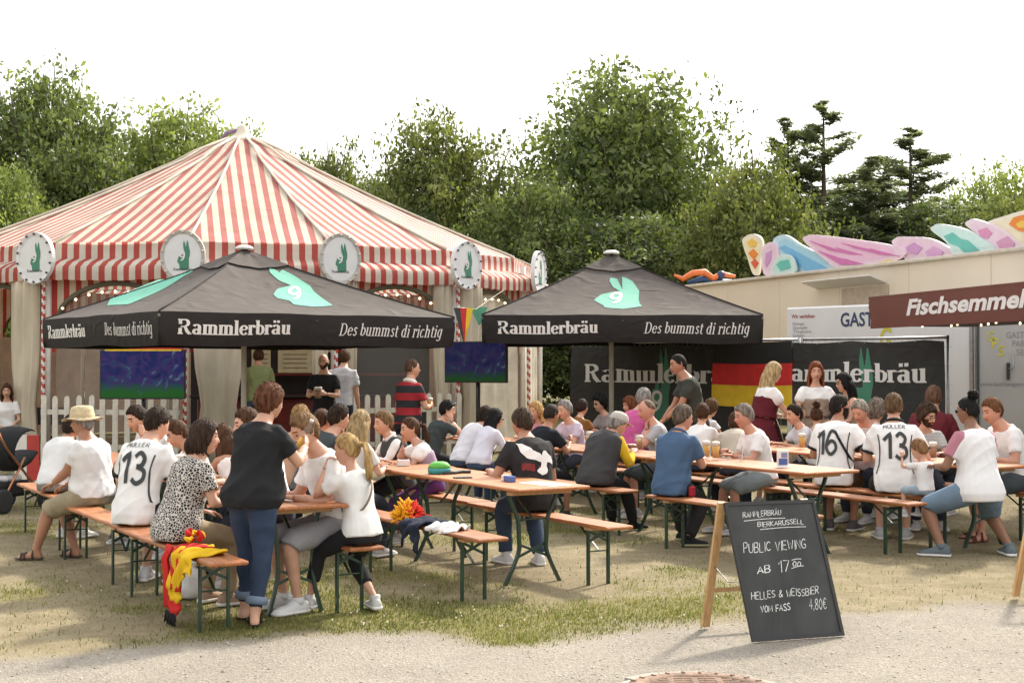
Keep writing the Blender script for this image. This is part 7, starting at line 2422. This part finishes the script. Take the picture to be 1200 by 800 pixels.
person('guest in burgundy shirt behind the man with glasses', 65, 1094, 466, o=6.6, hair=('short', (.15, .08, .05)), top=('tee', (.13, .018, .025)), H=1.84, Y=None)
person('seated curly haired man with glasses in light grey striped shirt', 262, 1086, 488, o=5.84, lean=.14, hair=('curly', (.06, .035, .022)), beard=True, hyaw=40, hpitch=-.2, top=('tee', GREYSTR), extras=(('glasses',),), H=1.72)
person('small child in white football shirt beside the woman with bun', 118, 1077, 527, o=4.52, child=True, H=.98, lean=.08, slump=.1, hands=((-.1, .2, .85), (.14, .2, .80)), feet=('hang', 'hang'), hair=('short', (.24, .13, .06)), hyaw=15, hpitch=-.3, top=('tee', WH), legs=('knee', (.3, .38, .45)), shoes=('shoe', (.5, .5, .5)), seat=.50)
def raglan():
    m, N, L, B = nodes_of('raglan_shirt')
    tc = N.new('ShaderNodeTexCoord'); sp_ = N.new('ShaderNodeSeparateXYZ'); L.new(tc.outputs['Object'], sp_.inputs[0])
    ab = N.new('ShaderNodeMath'); ab.operation = 'ABSOLUTE'; L.new(sp_.outputs[0], ab.inputs[0])
    ad = N.new('ShaderNodeMath'); ad.operation = 'MULTIPLY_ADD'; ad.inputs[1].default_value = .55; L.new(sp_.outputs[2], ad.inputs[0]); L.new(ab.outputs[0], ad.inputs[2])
    gt = N.new('ShaderNodeMath'); gt.operation = 'GREATER_THAN'; gt.inputs[1].default_value = .735; L.new(ad.outputs[0], gt.inputs[0])
    mx = N.new('ShaderNodeMixRGB'); mx.inputs[1].default_value = (.76, .75, .76, 1); mx.inputs[2].default_value = (.42, .17, .22, 1); L.new(gt.outputs[0], mx.inputs[0])
    L.new(mx.outputs[0], B.inputs['Base Color']); B.inputs['Roughness'].default_value = .85
    return m
person('seated woman with high bun, pink sleeves and denim shorts', 106, 1134, 482, o=4.60, fem=True, g=1.2, lean=.14, slump=.2, hands=((-.22, .36, .78), (.14, .38, .80)), feet=((-.36, .05, .085, -.9), (.26, -.06, .085, .3)), hair=('bun', BLH), hyaw=32, hpitch=-.08, skin='brown', top=('tee', raglan()), legs=('knee', (.16, .23, .31)), shoes=('shoe', (.12, .145, .16)), extras=(('glasses', 'dark'),), H=1.74, hem=-.1)
person('seated red haired man in white shirt at the right picture edge', 196, 1163, 482, o=5.84, lean=.28, slump=.25, g=1.05, hands=('table', 'table'), feet=('front', 'mid'), hair=('short', (.15, .065, .028)), skin='pink', hpitch=-.25, top=('tee', WH), legs=('knee', (.06, .07, .08)), shoes=('sandal', (.12, .05, .03)), H=1.78)
# tent entrance
person('guest in light green shirt inside the tent entrance', 100, 303, 418, Y=24.6, pose='stand', hair=('short', BRO), hands=('hang', 'hang'), top=('tee', (.26, .30, .13)), legs=('knee', (.08, .12, .17)), H=1.84)
person('man in black shirt carrying two beers in the tent entrance', 262, 379, 424, Y=22.2, pose='stand', lean=.02, slump=.1, hands=('chest', 'chest'), hair=('bald', (.03, .02, .015)), beard=True, top=('tee', BLK), legs=('long', (.02, .022, .03)), H=1.82)
person('guest in pale grey top with dark trousers behind the beer carrier', 80, 404, 420, Y=23.0, pose='stand', hands=('hang', 'hang'), hair=('short', BRO), top=('tee', (.50, .49, .50)), legs=('long', (.02, .025, .035)), H=1.82)
# far left
person('woman in white shirt sitting far behind the stroller', 285, 8, 458, Y=24.0, fem=True, hair=('long', BRO, .2), hands=('lap', 'lap'), top=('tee', WH), legs=('long', (.12, .17, .24)), H=1.7, lean=.05)
person('child beside the far seated woman at the left edge', 270, 21, 466, Y=24.6, hair=('short', DBR), hands=('lap', 'lap'), top=('tee', (.2, .2, .22)), legs=('long', JEAN), H=1.6, lean=.1)
run_pending()
def far_seat():
    t = empty('garden_bench', (-8.3, 24.3, 0), R(5), 'dark bench under the far seated woman at the left edge', 'bench')
    MB().box((-.2, 0, .455), (2.2, .4, .04), 0, .01).build('seat', INK, t)
    for x in (-1.1, .7):
        MB().box((x, 0, .215), (.06, .36, .43)).build('leg', INK, t)
    MB().box((-.2, .3, .8), (2.2, .04, .3), 0, .01).build('backrest', INK, t)
far_seat()

# ================================================================== THINGS ON THE TABLES
GLASS = glassy('drink_glass', (.75, .78, .78), .93, .04)
BEER = mat('beer', (.74, .40, .03), .15, .05)
BEERD = mat('dark_beer', (.32, .12, .02), .15, .05)
FOAM = mat('foam', (.80, .76, .66), .8, .05, 30, .3, 80)
def beer(pos, lab, dark=False, h=.16, fill=.72):
    t = empty('beer_glass', pos, 0, lab, 'beer glass', 'beer glasses')
    MB().lathe([(.030, .0), (.033, .004), (.034, .02), (.042, h), (.0405, h), (.032, .024), (.0, .02)], 14, cap=False).build('glass', GLASS, t, True)
    MB().lathe([(.0, .022), (.0315, .022), (.0315 + .008 * fill, h * fill + .015), (0, h * fill + .015)], 14, cap=False).build('beer', BEERD if dark else BEER, t, True)
    MB().lathe([(.0315 + .008 * fill, h * fill + .016), (.0405, h + .004), (.030, h + .012), (0, h + .015)], 14).build('foam', FOAM, t, True)
def wine(pos, lab):
    t = empty('wine_glass', pos, 0, lab, 'wine glass', 'wine glasses')
    MB().lathe([(.034, 0), (.033, .003), (.006, .008), (.004, .09), (.012, .10), (.036, .135), (.038, .165), (.030, .205), (.029, .205), (.036, .165), (.034, .137), (.0, .105)], 14, cap=False).build('glass', GLASS, t, True)
    MB().lathe([(.0, .108), (.030, .130), (.034, .145), (0, .145)], 14, cap=False).build('wine', mat('white_wine', (.62, .58, .40), .1), t, True)
TZ = .7705
def tpos(px, py): return gp(px, py, TZ)
for px, py, lab, dk in ((127, 545, 'left one of two full beers beside the straw hat man', 0), (137, 543, 'right one of two full beers beside the straw hat man', 0)):
    p = sp(-1.75, 4.25 if px == 127 else 4.05, TZ); beer(p, lab, dk)
for px, q, lab in ((829, 1.95, 'taller beer left of the white shirt man'), (838, 1.80, 'beer with low foam left of the white shirt man')):
    d = 1.6
    # on the table behind the blackboard, between blue polo and white shirt
    best = min(((abs(600 + F * sp(3.30, k * .05).x / sp(3.30, k * .05).y - px)), k * .05) for k in range(0, 60))
    beer(sp(3.30, best[1], TZ), lab, 0, .17)
beer(sp(3.45, 3.3, TZ), 'dark beer in front of the buzzed hair man', True)
beer(sp(5.1, 1.75, TZ), 'beer on the table in front of shirt 16', True)
wine(sp(3.2, 3.95, TZ), 'wine glass right of the buzzed hair man')
wine(sp(3.45, 2.75, TZ), 'wine glass in front of the bald man')
wine(sp(3.25, 3.05, TZ), 'wine glass beside the yellow sleeves')

for o, d, lab, dk in ((-1.80, 2.55, 'half empty beer in front of the patterned blouse', 0), (-1.62, 1.05, 'beer beside the papers on the left table', 0), (-1.85, 3.1, 'dark beer in front of the left shirt 13', 1), (.20, 3.55, 'beer in front of the boy in grey vest', 0), (.42, 4.0, 'beer in front of the straight blonde hair', 0), (.30, 5.2, 'far beer on the table near the jersey man', 0),
                      (3.30, 5.2, 'beer in front of the long dark haired woman', 0), (3.12, 5.9, 'beer in front of the man with sunglasses on his head', 0), (3.40, 4.2, 'dark beer near the blonde woman in pink', 1), (3.2, 2.6, 'beer beside the blue polo elbow', 0),
                      (5.3, 1.2, 'beer in front of the right shirt 13', 0), (5.15, .75, 'dark beer between right shirt 13 and curly haired man', 1), (5.2, 2.7, 'beer in front of the dark haired boy', 0), (5.1, 3.4, 'beer on the table before the waitresses', 0), (5.3, 4.9, 'beer in front of the magenta polo', 0), (5.05, 5.6, 'far beer below the left banner', 0)):
    beer(sp(o, d, TZ), lab, dk, .165, .35 if 'half' in lab else .72)
def held(label, lab, hand, dark=False, kind='beer'):
    t, J, s = PJ[label]
    sh, el, wr, fd, pn, cu = J['arm'][hand]
    p = wr + fd * .085 * s + pn * .035 * s
    M = Matrix.Translation(t.location) @ Matrix.Rotation(t.rotation_euler.z, 4, 'Z')
    return M @ p
p = held('man in black shirt carrying two beers in the tent entrance', '', 0); beer(p - Vector((0, 0, .09)), 'beer in the right hand place of the beer carrier', True, .17)
p = held('man in black shirt carrying two beers in the tent entrance', '', 1); beer(p - Vector((0, 0, .09)), 'beer nearer the pale top held by the beer carrier', True, .17)
p = held('standing man in red and black football jersey holding a beer', '', 1); beer(p - Vector((0, 0, .08)), 'beer held by the man in red and black jersey', False, .16)

# bottle drunk by the standing woman
p = held('standing woman in black shirt and blue jeans drinking at the left table', '', 1)
bt_ = empty('bottle', p, 0, 'clear bottle with yellow drink raised by the standing woman', 'bottle')
ax_ = Vector((.38, .28, .88)).normalized()
q_ = Vector((0, 0, 1)).rotation_difference(ax_).to_matrix()
def lathe_at(prof, n, name, m):
    mb = MB().lathe(prof, n); mb.v = [tuple(q_ @ Vector(v)) for v in mb.v]; mb.build(name, m, bt_, True)
lathe_at([(.0, -.08), (.030, -.08), (.031, .03), (.026, .06), (.013, .10), (.012, .145), (.014, .15)], 12, 'glass', GLASS)
lathe_at([(.0, -.077), (.028, -.077), (.028, .01), (0, .01)], 12, 'drink', BEER)
lathe_at([(.0145, .135), (.0145, .155), (0, .157)], 10, 'neck_label', LETTER)

# fan scarf over the near left bench
def scarf():
    o = sp(-2.586 + .125, -.67, .482)
    t = empty('fan_scarf', (0, 0, 0), 0, 'black red and gold fan scarf hanging over the near left bench', 'scarf')
    RED_ = cloth((.52, .025, .02), 'scarf_red'); GLD = cloth((.68, .42, .015), 'scarf_gold'); BK = cloth((.02, .02, .022), 'scarf_black')
    # across the seat and down on the camera side
    edge = sp(-2.586, 0, 0)
    ln = lambda a, b, z, d: sp(-2.586 + a, -.05 + d, z)
    def band(path, w, m, name, seed, rows=18):
        vs, fs = [], []
        n = 9
        for i in range(rows + 1):
            f = i / rows
            k = f * (len(path) - 1); q = min(int(k), len(path) - 2)
            a, z, d = [path[q][j] + (path[q + 1][j] - path[q][j]) * (k - q) for j in range(3)]
            for j in range(n):
                s_ = -.5 + j / (n - 1)
                off = .016 * math.sin(seed + 5.5 * s_ * 2 + 4 * f)
                vs.append(tuple(sp(-2.586 + a - (off if z < .45 else 0), -.05 + d + s_ * w * (1 - .12 * math.sin(PI * f * 3)), z + (abs(off) * .9 if z >= .45 else 0))))
        for i in range(rows):
            for j in range(n - 1):
                fs.append((i * n + j, i * n + j + 1, (i + 1) * n + j + 1, (i + 1) * n + j))
        o_ = mesh_obj(name, vs, fs, m, t, True)
        md = o_.modifiers.new('thick', 'SOLIDIFY'); md.thickness = .012
        return o_
    band([(.20, .50, -.02), (.10, .515, -.02), (.02, .505, -.03), (-.03, .48, -.04), (-.045, .36, -.05), (-.05, .24, -.05)], .20, RED_, 'red_band', 1)
    band([(-.052, .24, -.05), (-.055, .17, -.05)], .20, GLD, 'gold_band', 2, 5)
    band([(-.055, .17, -.05), (-.06, .09, -.05)], .21, RED_, 'red_band', 3, 5)
    band([(-.02, .50, .16), (-.05, .42, .18), (-.045, .20, .12), (-.04, .10, .10)], .14, RED_, 'red_band', 5)
    # fringe
    for i in range(22):
        d0 = -.05 - .105 + .21 * i / 21
        MB().tube([sp(-2.646, d0, .092), sp(-2.65 + random.uniform(-.01, .01), d0 + random.uniform(-.01, .01), .05), sp(-2.65 + random.uniform(-.015, .015), d0 + random.uniform(-.02, .02), .012)], [.006, .0055, .004], 5).build('fringe', BK, t, True)
    # yellow hood with knot
    t2 = empty('fan_hat', (0, 0, 0), 0, 'soft yellow jester hat with red tassels lying on the scarf', 'hat')
    for i in range(16):
        c = sp(-2.586 + .12 + random.uniform(-.06, .06), .02 + random.uniform(-.10, .10), .545 + random.uniform(0, .04))
        v = Vector((random.gauss(0, 1), random.gauss(0, 1), .7)).normalized() * .05
        MB().tube([c, c + v * .6, c + v], [.02, .016, .005], 6).build('tassel', RED_ if i % 3 else GLD, t2, True)
    return t2
FANHAT = scarf()

# shaggy wig, jacket and cloth on the middle bench
def wig():
    c = sp(-.445, .93, .482)
    t = empty('fan_wig', c, 0, 'shaggy red and yellow fan wig lying on the middle bench', 'wig')
    for nm, col, sgn in (('red_curls', (.62, .04, .03), 1), ('yellow_curls', (.78, .36, .015), -1)):
        mb = MB()
        for i in range(230):
            a = random.random() * 2 * PI; e = random.random() * .5 * PI
            v = Vector((math.cos(a) * math.cos(e), math.sin(a) * math.cos(e), math.sin(e)))
            side = v.x * .75 + v.y * .25
            if side * sgn < -.12: continue
            p = Vector((v.x * .12, v.y * .11, v.z * .11))
            w = Vector((random.gauss(0, 1), random.gauss(0, 1), random.gauss(0, 1))) * .018
            mb.tube([p * .75, p + w * .5, p * 1.2 + w], [.012, .014, .005], 5)
        mb.build(nm, cloth(col), t, True)
    return t
wig()
def drape(name, lab, o0, d0, wo, wd, col, hang, seed, cat, t=None):
    """cloth thrown over a bench: lies on the seat and hangs over the camera-side edge"""
    t = t or empty(name, (0, 0, 0), 0, lab, cat)
    n, mrow = 26, 22
    vs, fs = [], []
    for i in range(mrow + 1):
        f = i / mrow
        for j in range(n + 1):
            g_ = j / n
            a = wo * (1 - f)          # distance from the camera-side edge, runs over it
            run = (wo + hang) * f - wo
            ruf = .022 * math.sin(seed + 9 * g_ + 5 * f) + .014 * math.sin(17 * g_ - 9 * f + seed)
            dpos = d0 + wd * (g_ - .5) * (1 + .2 * math.sin(3 * f + seed))
            if run < 0:
                vs.append(tuple(sp(o0 - run, dpos, .486 + abs(ruf) * 1.1)))
            else:
                ln = run * (.75 + .35 * math.sin(5 * g_ + seed))
                vs.append(tuple(sp(o0 - .012 - abs(ruf) * .9 - .02 * f, dpos, .486 - ln)))
    for i in range(mrow):
        for j in range(n):
            fs.append((i * (n + 1) + j, i * (n + 1) + j + 1, (i + 1) * (n + 1) + j + 1, (i + 1) * (n + 1) + j))
    ob = mesh_obj('cloth', vs, fs, cloth(col), t, True)
    md = ob.modifiers.new('thick', 'SOLIDIFY'); md.thickness = .008
drape('hood', '', -2.60, -.22, .22, .44, (.68, .42, .015), .24, 4, '', FANHAT)
drape('jacket', 'dark blue jacket draped over the middle bench beside the wig', -.57, .58, .24, .36, (.022, .028, .048), .20, 2, 'jacket')
drape('white_cloth', 'crumpled white cloth lying on the near middle bench', -.53, .20, .17, .34, (.70, .69, .68), .03, 5, 'cloth')

def boxy(name, lab, cat, pos, dim, rz, parts):
    t = empty(name, pos, rz, lab, cat)
    for nm, c, d_, m_, bv in parts:
        MB().box(c, d_, 0, bv).build(nm, m_, t)
    return t
WHT = mat('paper_white', (.74, .73, .72), .6, .05); BLUEP = mat('packet_blue', (.06, .12, .35), .4, .08)
boxy('cigarette_box', 'blue and white cigarette box on the near middle table', 'box', sp(.30, .62, TZ), 0, RZ - .1, [('carton', (.0, 0, .024), (.12, .055, .046), BLUEP, .003), ('lid', (.083, 0, .024), (.045, .057, .048), WHT, .003)])
boxy('phone', 'flat smartphone lying on the near middle table', 'phone', sp(.14, 1.12, TZ), 0, .4, [('case', (0, 0, .005), (.15, .075, .009), TVB, .003), ('display', (0, 0, .0102), (.14, .066, .001), mat('phone_glass', (.30, .32, .34), .1), 0)])
boxy('paper_sheet', 'white paper sheet at the free end of the near middle table', 'paper', sp(.44, .30, TZ), 0, RZ + .15, [('sheet', (0, 0, .002), (.42, .21, .002), WHT, 0)])
boxy('napkin_box', 'small white napkin box in front of the lilac dirndl', 'box', sp(.32, 2.62, TZ), 0, .2, [('carton', (0, 0, .03), (.11, .07, .058), WHT, .004), ('opening', (0, 0, .0605), (.08, .03, .001), INK, 0)])
boxy('menu_card_stand', 'upright white and blue card stand on the table behind the blackboard', 'card', sp(3.20, .70, TZ), 0, .25, [('card', (0, 0, .08), (.11, .02, .155), WHT, .003), ('blue_print', (.0, -.0115, .055), (.085, .002, .06), BLUEP, 0), ('picture', (.012, -.0118, .115), (.06, .002, .045), mat('card_picture', (.2, .25, .4), .5), 0), ('foot', (0, 0, .004), (.13, .07, .008), WHT, .002)])
boxy('paper_pile', 'papers and pens on the near left table', 'papers', sp(-1.75, .18, TZ), 0, RZ, [('sheet', (0, 0, .002), (.36, .24, .003), WHT, 0), ('sheet', (.16, .04, .006), (.3, .22, .003), WHT, 0), ('orange_pen', (.1, -.03, .014), (.17, .012, .012), mat('pen_orange', (.7, .22, .02), .4), .003), ('yellow_marker', (.30, .06, .016), (.12, .018, .016), mat('pen_yellow', (.7, .55, .02), .4), .004)])
def pouch():
    t = empty('pouch', sp(.18, 1.62, TZ), .3, 'green and turquoise rounded pouch on the near middle table', 'pouch')
    MB().loft([oval(Vector((0, 0, z)), Vector((1, 0, 0)), Vector((0, 1, 0)), w, w * .7, 20, 2.6) for z, w in ((.002, .095), (.03, .10), (.05, .098))]).build('base', mat('pouch_teal', (.04, .28, .30), .6), t, True)
    MB().loft([oval(Vector((0, 0, z)), Vector((1, 0, 0)), Vector((0, 1, 0)), w, w * .7, 20, 2.4) for z, w in ((.051, .099), (.075, .09), (.095, .07), (.105, .04), (.107, .005))]).build('lid', mat('pouch_green', (.10, .42, .06), .6), t, True)
    MB().tube([(.02, -.10, .01), (.12, -.06, .012), (.2, .02, .012), (.28, .0, .012)], .018, 6).build('strap', INK, t, True)
pouch()
boxy('red_tray', 'red tray on the wine glass table', 'tray', sp(3.40, 2.55, TZ), 0, .2, [('tray', (0, 0, .03), (.34, .22, .055), mat('tray_red', (.42, .02, .02), .5), .01)])
boxy('red_can', 'dark red can on the right edge table', 'can', sp(5.22, .12, TZ), 0, 0, [('can', (0, 0, .06), (.06, .06, .12), mat('can_red', (.25, .01, .02), .3), .02), ('can_rim', (0, 0, .122), (.05, .05, .004), STEEL, .001)])
boxy('plate', 'white paper plate on the right edge table', 'plate', sp(5.02, .28, TZ), 0, .4, [('plate', (0, 0, .008), (.24, .18, .012), WHT, .005)])
def tumbler(pos, lab):
    t = empty('plastic_cup', pos, 0, lab, 'cup')
    MB().lathe([(.028, .0), (.030, .002), (.038, .12), (.037, .12), (.028, .006), (0, .005)], 14, cap=False).build('cup', GLASS, t, True)
    MB().tube([(.0, 0, .02), (.02, .0, .17)], .004, 5).build('straw', WHT, t)
tumbler(sp(3.42, 1.55, TZ), 'clear plastic cup in front of the white shirt man')
def bag():
    t = empty('plastic_bag', sp(-2.2, 1.0, 0), 0, 'white plastic bag on the ground under the left benches', 'bag')
    rings = []
    for z, w in ((.0, .10), (.02, .15), (.08, .165), (.15, .13), (.20, .07), (.23, .03)):
        rings.append([(w * (1 + .16 * math.sin(5 * a + z * 30)) * math.cos(a), w * .8 * (1 + .16 * math.sin(4 * a + z * 40)) * math.sin(a), z) for a in [2 * PI * i / 26 for i in range(26)]])
    MB().loft(rings).build('sack', mat('bag_white', (.68, .68, .67), .4, .1, 8, .6, 14), t, True)
    MB().tube([(-.03, 0, .21), (-.06, 0, .28), (0, .02, .31), (.05, 0, .27), (.03, 0, .21)], .008, 5).build('handle', MC['bag_white'], t, True)
bag()

# ================================================================== BLACKBOARDS
PINE = wood('pine_frame', (.50, .28, .11), (.66, .42, .2), .5, (9, 9, 1.0), 0.)
def slate():
    m, N, L, B = nodes_of('slate')
    tc = N.new('ShaderNodeTexCoord')
    n1 = N.new('ShaderNodeTexNoise'); n1.inputs['Scale'].default_value = 4; n1.inputs['Detail'].default_value = 7; n1.inputs['Distortion'].default_value = 1.2
    mp = N.new('ShaderNodeMapping'); mp.inputs['Scale'].default_value = (1, 1, .35); mp.inputs['Rotation'].default_value = (0, .5, 0)
    L.new(tc.outputs['Object'], mp.inputs[0]); L.new(mp.outputs[0], n1.inputs['Vector'])
    cr = N.new('ShaderNodeValToRGB'); cr.color_ramp.elements[0].position = .35; cr.color_ramp.elements[1].position = .75
    cr.color_ramp.elements[0].color = (.028, .030, .030, 1); cr.color_ramp.elements[1].color = (.058, .060, .060, 1)
    L.new(n1.outputs['Fac'], cr.inputs[0]); L.new(cr.outputs[0], B.inputs['Base Color']); B.inputs['Roughness'].default_value = .7
    return m
SLATE = slate()
CHALK = mat('chalk', (.72, .72, .70), .95, .25, 60, .3, 120)
def aboard(bl, wv, tl, foot, lab, text):
    t = empty('blackboard_sign', bl, 0, lab, 'sign', 'standing blackboards')
    bl_ = Vector((0, 0, 0)); wv = Vector(wv); up = Vector(tl) - Vector(bl)
    W_, H_ = wv.length, up.length
    ex, ez = wv.normalized(), up.normalized(); nn = ex.cross(ez).normalized()
    if nn.y > 0: nn = -nn
    P = lambda x, z, l: tuple(bl_ + ex * x + ez * z + nn * l)
    def slab(x0, x1, z0, z1, l0, l1, nm, m_):
        vs = [P(x, z, l) for l in (l0, l1) for x, z in ((x0, z0), (x1, z0), (x1, z1), (x0, z1))]
        mesh_obj(nm, vs, [(0, 3, 2, 1), (4, 5, 6, 7), (0, 1, 5, 4), (1, 2, 6, 5), (2, 3, 7, 6), (3, 0, 4, 7)], m_, t)
    slab(.022, W_ - .022, .022, H_ - .022, -.012, .004, 'slate_panel', SLATE)
    FR_ = mat('slate_frame', (.03, .03, .03), .6)
    slab(0, .022, 0, H_, -.014, .012, 'frame_bar', FR_); slab(W_ - .022, W_, 0, H_, -.014, .012, 'frame_bar', FR_)
    slab(.022, W_ - .022, 0, .022, -.014, .011, 'frame_bar', FR_); slab(.022, W_ - .022, H_ - .022, H_, -.014, .011, 'frame_bar', FR_)
    fo = Vector(foot) - Vector(bl); top = Vector(tl) - Vector(bl) - nn * .03
    for k, sft in ((0, 0), (1, W_ - .05)):
        MB().bar(fo + ex * sft, top + ex * sft + ez * .01, .05, .026, 0, nn).build('leg', PINE, t)
    c1 = fo.lerp(top, .30) - nn * .02
    MB().bar(c1 - ex * .02, c1 + ex * (W_ - .03), .022, .05, 0, nn).build('cross_bar', PINE, t)
    ch0 = fo.lerp(top, .50); ch1 = bl_.lerp(up, .42) + ex * .02
    MB().tube([ch0, ch0.lerp(ch1, .5) + Vector((0, 0, -.05)), ch1], .004, 5).build('chain', STEEL, t, True)
    if text:
        def line(s_, x0, x1, z, h, slope, w=.12, tr=.17):
            tot = stroke_text(s_, w, tr)[1]
            k = (x1 - x0) * W_ / tot
            jit = lambda x, y: .004 * math.sin(17 * x + 3 * y)
            cur = 0.
            for ch in s_:
                qd, adv = stroke_text(ch, w, tr)
                if qd:
                    lay_text(qd, adv * k, lambda x, y, l: P(x + cur * k + x0 * W_ + y * .12 + jit(y, x), z * H_ + y + slope * (x + cur * k) + jit(x + cur, y), .0045 + l), adv, h * random.uniform(.93, 1.08), 'chalk_letter', CHALK, t)
                cur += adv
        def rule(x0, z0, x1, z1):
            pts = bez([(x0 * W_, z0 * H_), ((x0 + x1) / 2 * W_, (z0 + z1) / 2 * H_ + .004), (x1 * W_, z1 * H_)], 6)
            lay_text([strip(pts, .004)], 1, lambda x, y, l: P(x, y, .0048), 1, 1, 'chalk_line', CHALK, t)
        line('RAMMLERBRÄU', .17, .60, .885, .034, .02); rule(.17, .86, .63, .87)
        line('BIERKARUSSELL', .31, .83, .815, .030, .02); rule(.33, .793, .84, .80)
        line('PUBLIC VIEWING', .10, .80, .63, .058, .02, .085)
        line('AB', .20, .36, .475, .042, .03); line('17', .43, .57, .475, .075, .0, .07); line('00', .60, .70, .515, .030, 0.); rule(.58, .50, .72, .515); rule(.60, .56, .71, .565)
        line('HELLES & WEISSBIER', .08, .83, .295, .044, .02, .10)
        line('VOM FASS', .15, .48, .20, .040, .02); line('4,80€', .68, .88, .20, .066, .02, .075)
    return t
bl = Vector((1.473, 8.74, .012)); tl = Vector((1.335, 8.97, .84)); wv = Vector((.61, .21, 0)); ft = Vector((1.25, 9.22, .02))
aboard(bl, wv, tl, ft, 'standing blackboard with white chalk writing on the gravel', True)
sh_ = Vector((2.43, 1.20, 0))
aboard(bl + sh_, wv, tl + sh_, ft + sh_, 'second standing board, only its wooden leg shows at the right edge', False)

# ================================================================== MANHOLE
def manhole():
    c = Vector((.98, 7.42, 0))
    t = empty('drain_cover', c, 0, 'round rusty iron drain cover with slots in the gravel', 'drain cover')
    IR = mat('rust_iron', (.20, .125, .085), .8, .35, 14, .5, 50, metal=.2)
    MB().lathe([(.30, .0), (.30, .024), (.36, .030), (.39, .030), (.40, .018), (.41, .0)], 48, cap=False).build('ring', IR, t, True)
    MB().lathe([(.0, .004), (.31, .004)], 40, cap=False).build('shaft', INK, t)
    base = None
    for i in range(13):
        y = -.27 + .045 * i
        L_ = 2 * math.sqrt(max(0, .30 ** 2 - y * y))
        MB().box((0, y, .018), (L_, .026, .02), 0, .003).build('slot_bar', IR, t)
    for x in (-.13, 0, .13):
        MB().box((x, 0, .0165), (.03, .54, .02)).build('cross_rib', IR, t)
    for i in range(26):
        a = 2 * PI * i / 26
        MB().box((.375 * math.cos(a), .375 * math.sin(a), .032), (.03, .018, .008), 0, .002, Matrix.Rotation(a, 3, 'Z')).build('stud', IR, t)
    st = mat('paver_stone', (.30, .275, .235), .9, .2, 7, .6, 30)
    t2 = empty('paver_ring', c, 0, 'ring of pale paving stones around the drain cover', 'paving')
    n = 13
    for i in range(n):
        a0, a1 = 2 * PI * (i + .03) / n, 2 * PI * (i + .97) / n
        r0, r1 = .425, .49 + .035 * math.sin(i * 2.3)
        poly = [(r0 * math.cos(a0 + (a1 - a0) * k / 5), r0 * math.sin(a0 + (a1 - a0) * k / 5)) for k in range(6)] + [(r1 * math.cos(a1 + (a0 - a1) * k / 5), r1 * math.sin(a1 + (a0 - a1) * k / 5)) for k in range(6)]
        MB().prism(poly, lambda x, y, d: (x, y, d), -.02, .006 + .006 * math.sin(i * 5.1)).build('paver', st, t2)
manhole()

# ================================================================== STROLLER AND STRIPED BARRIER AT THE LEFT
def stroller():
    p = gp(4, 598)
    t = empty('stroller', (p.x + .0, p.y, 0), R(-20), 'black stroller with copper frame at the left picture edge', 'stroller')
    COP = mat('copper_frame', (.45, .20, .10), .3, .1, metal=.8); BKF = cloth((.015, .015, .017)); 
    for x in (-.25, .25):
        MB().tube([(x, -.45, 1.02), (x, -.25, .75), (x, .1, .42), (x, .42, .14)], .014, 8).build('frame_tube', COP, t, True)
        MB().tube([(x, -.30, .14), (x, -.1, .40), (x, .08, .62)], .014, 8).build('frame_tube', COP, t, True)
        for y, r in ((-.30, .14), (.42, .11)):
            w = MB().lathe([(r * .7, -.025), (r, -.02), (r, .02), (r * .7, .025)], 22); w.v = [(v[2] + x * 1.05, v[0] + y, v[1] + r) for v in w.v]
            wo_ = w.build('wheel', RUB, t, True)
            w = MB().lathe([(.0, -.015), (r * .68, -.012), (r * .68, .012), (0, .015)], 14); w.v = [(v[2] + x * 1.05, v[0] + y, v[1] + r) for v in w.v]
            w.build('hub', STEEL, wo_, True)
    MB().tube([(-.25, -.45, 1.02), (0, -.50, 1.04), (.25, -.45, 1.02)], .018, 8).build('handle_bar', BKF, t, True)
    rings = []
    for i in range(9):
        a = R(-10 + 115 * i / 8)
        rings.append([(x, -.12 - .30 * math.cos(a) * 1.0 + .30, .62 + .36 * math.sin(a) * (1 - .12 * (x / .25) ** 2)) for x in (-.25, -.2, -.1, 0, .1, .2, .25)])
    vs = [p_ for r_ in rings for p_ in r_]
    ob = mesh_obj('hood', vs, [(i * 7 + j, i * 7 + j + 1, (i + 1) * 7 + j + 1, (i + 1) * 7 + j) for i in range(8) for j in range(6)], BKF, t, True)
    ob.modifiers.new('thick', 'SOLIDIFY').thickness = .012
    MB().loft([oval(Vector((0, y, z)), Vector((1, 0, 0)), Vector((0, .3, 1)).normalized(), w, h, 14) for y, z, w, h in ((-.25, .72, .2, .05), (-.12, .56, .22, .07), (.1, .52, .22, .07), (.28, .58, .2, .06), (.4, .66, .18, .03))]).build('seat', BKF, t, True)
    MB().box((0, .02, .26), (.42, .5, .18), 0, .04).build('basket', BKF, t)
    MB().box((.05, .0, .38), (.25, .3, .08), 0, .03).build('blanket', cloth((.6, .58, .58)), t)
stroller()
def barrier():
    p = at(34, 556, 19.5)
    t = empty('striped_barrier', (p.x, p.y, 0), R(10), 'low red and white striped barrier board beside the stroller', 'barrier')
    for i in range(2):
        MB().box((-.10 + i * .16, 0, .42), (.158, .03, .62), 0, .004).build('stripe_board', MC['candy_red'] if i % 2 else WHITE, t)
    for x in (-.1, .06):
        MB().box((x, .05, .28), (.05, .05, .56)).build('stake', PICKET, t)
barrier()
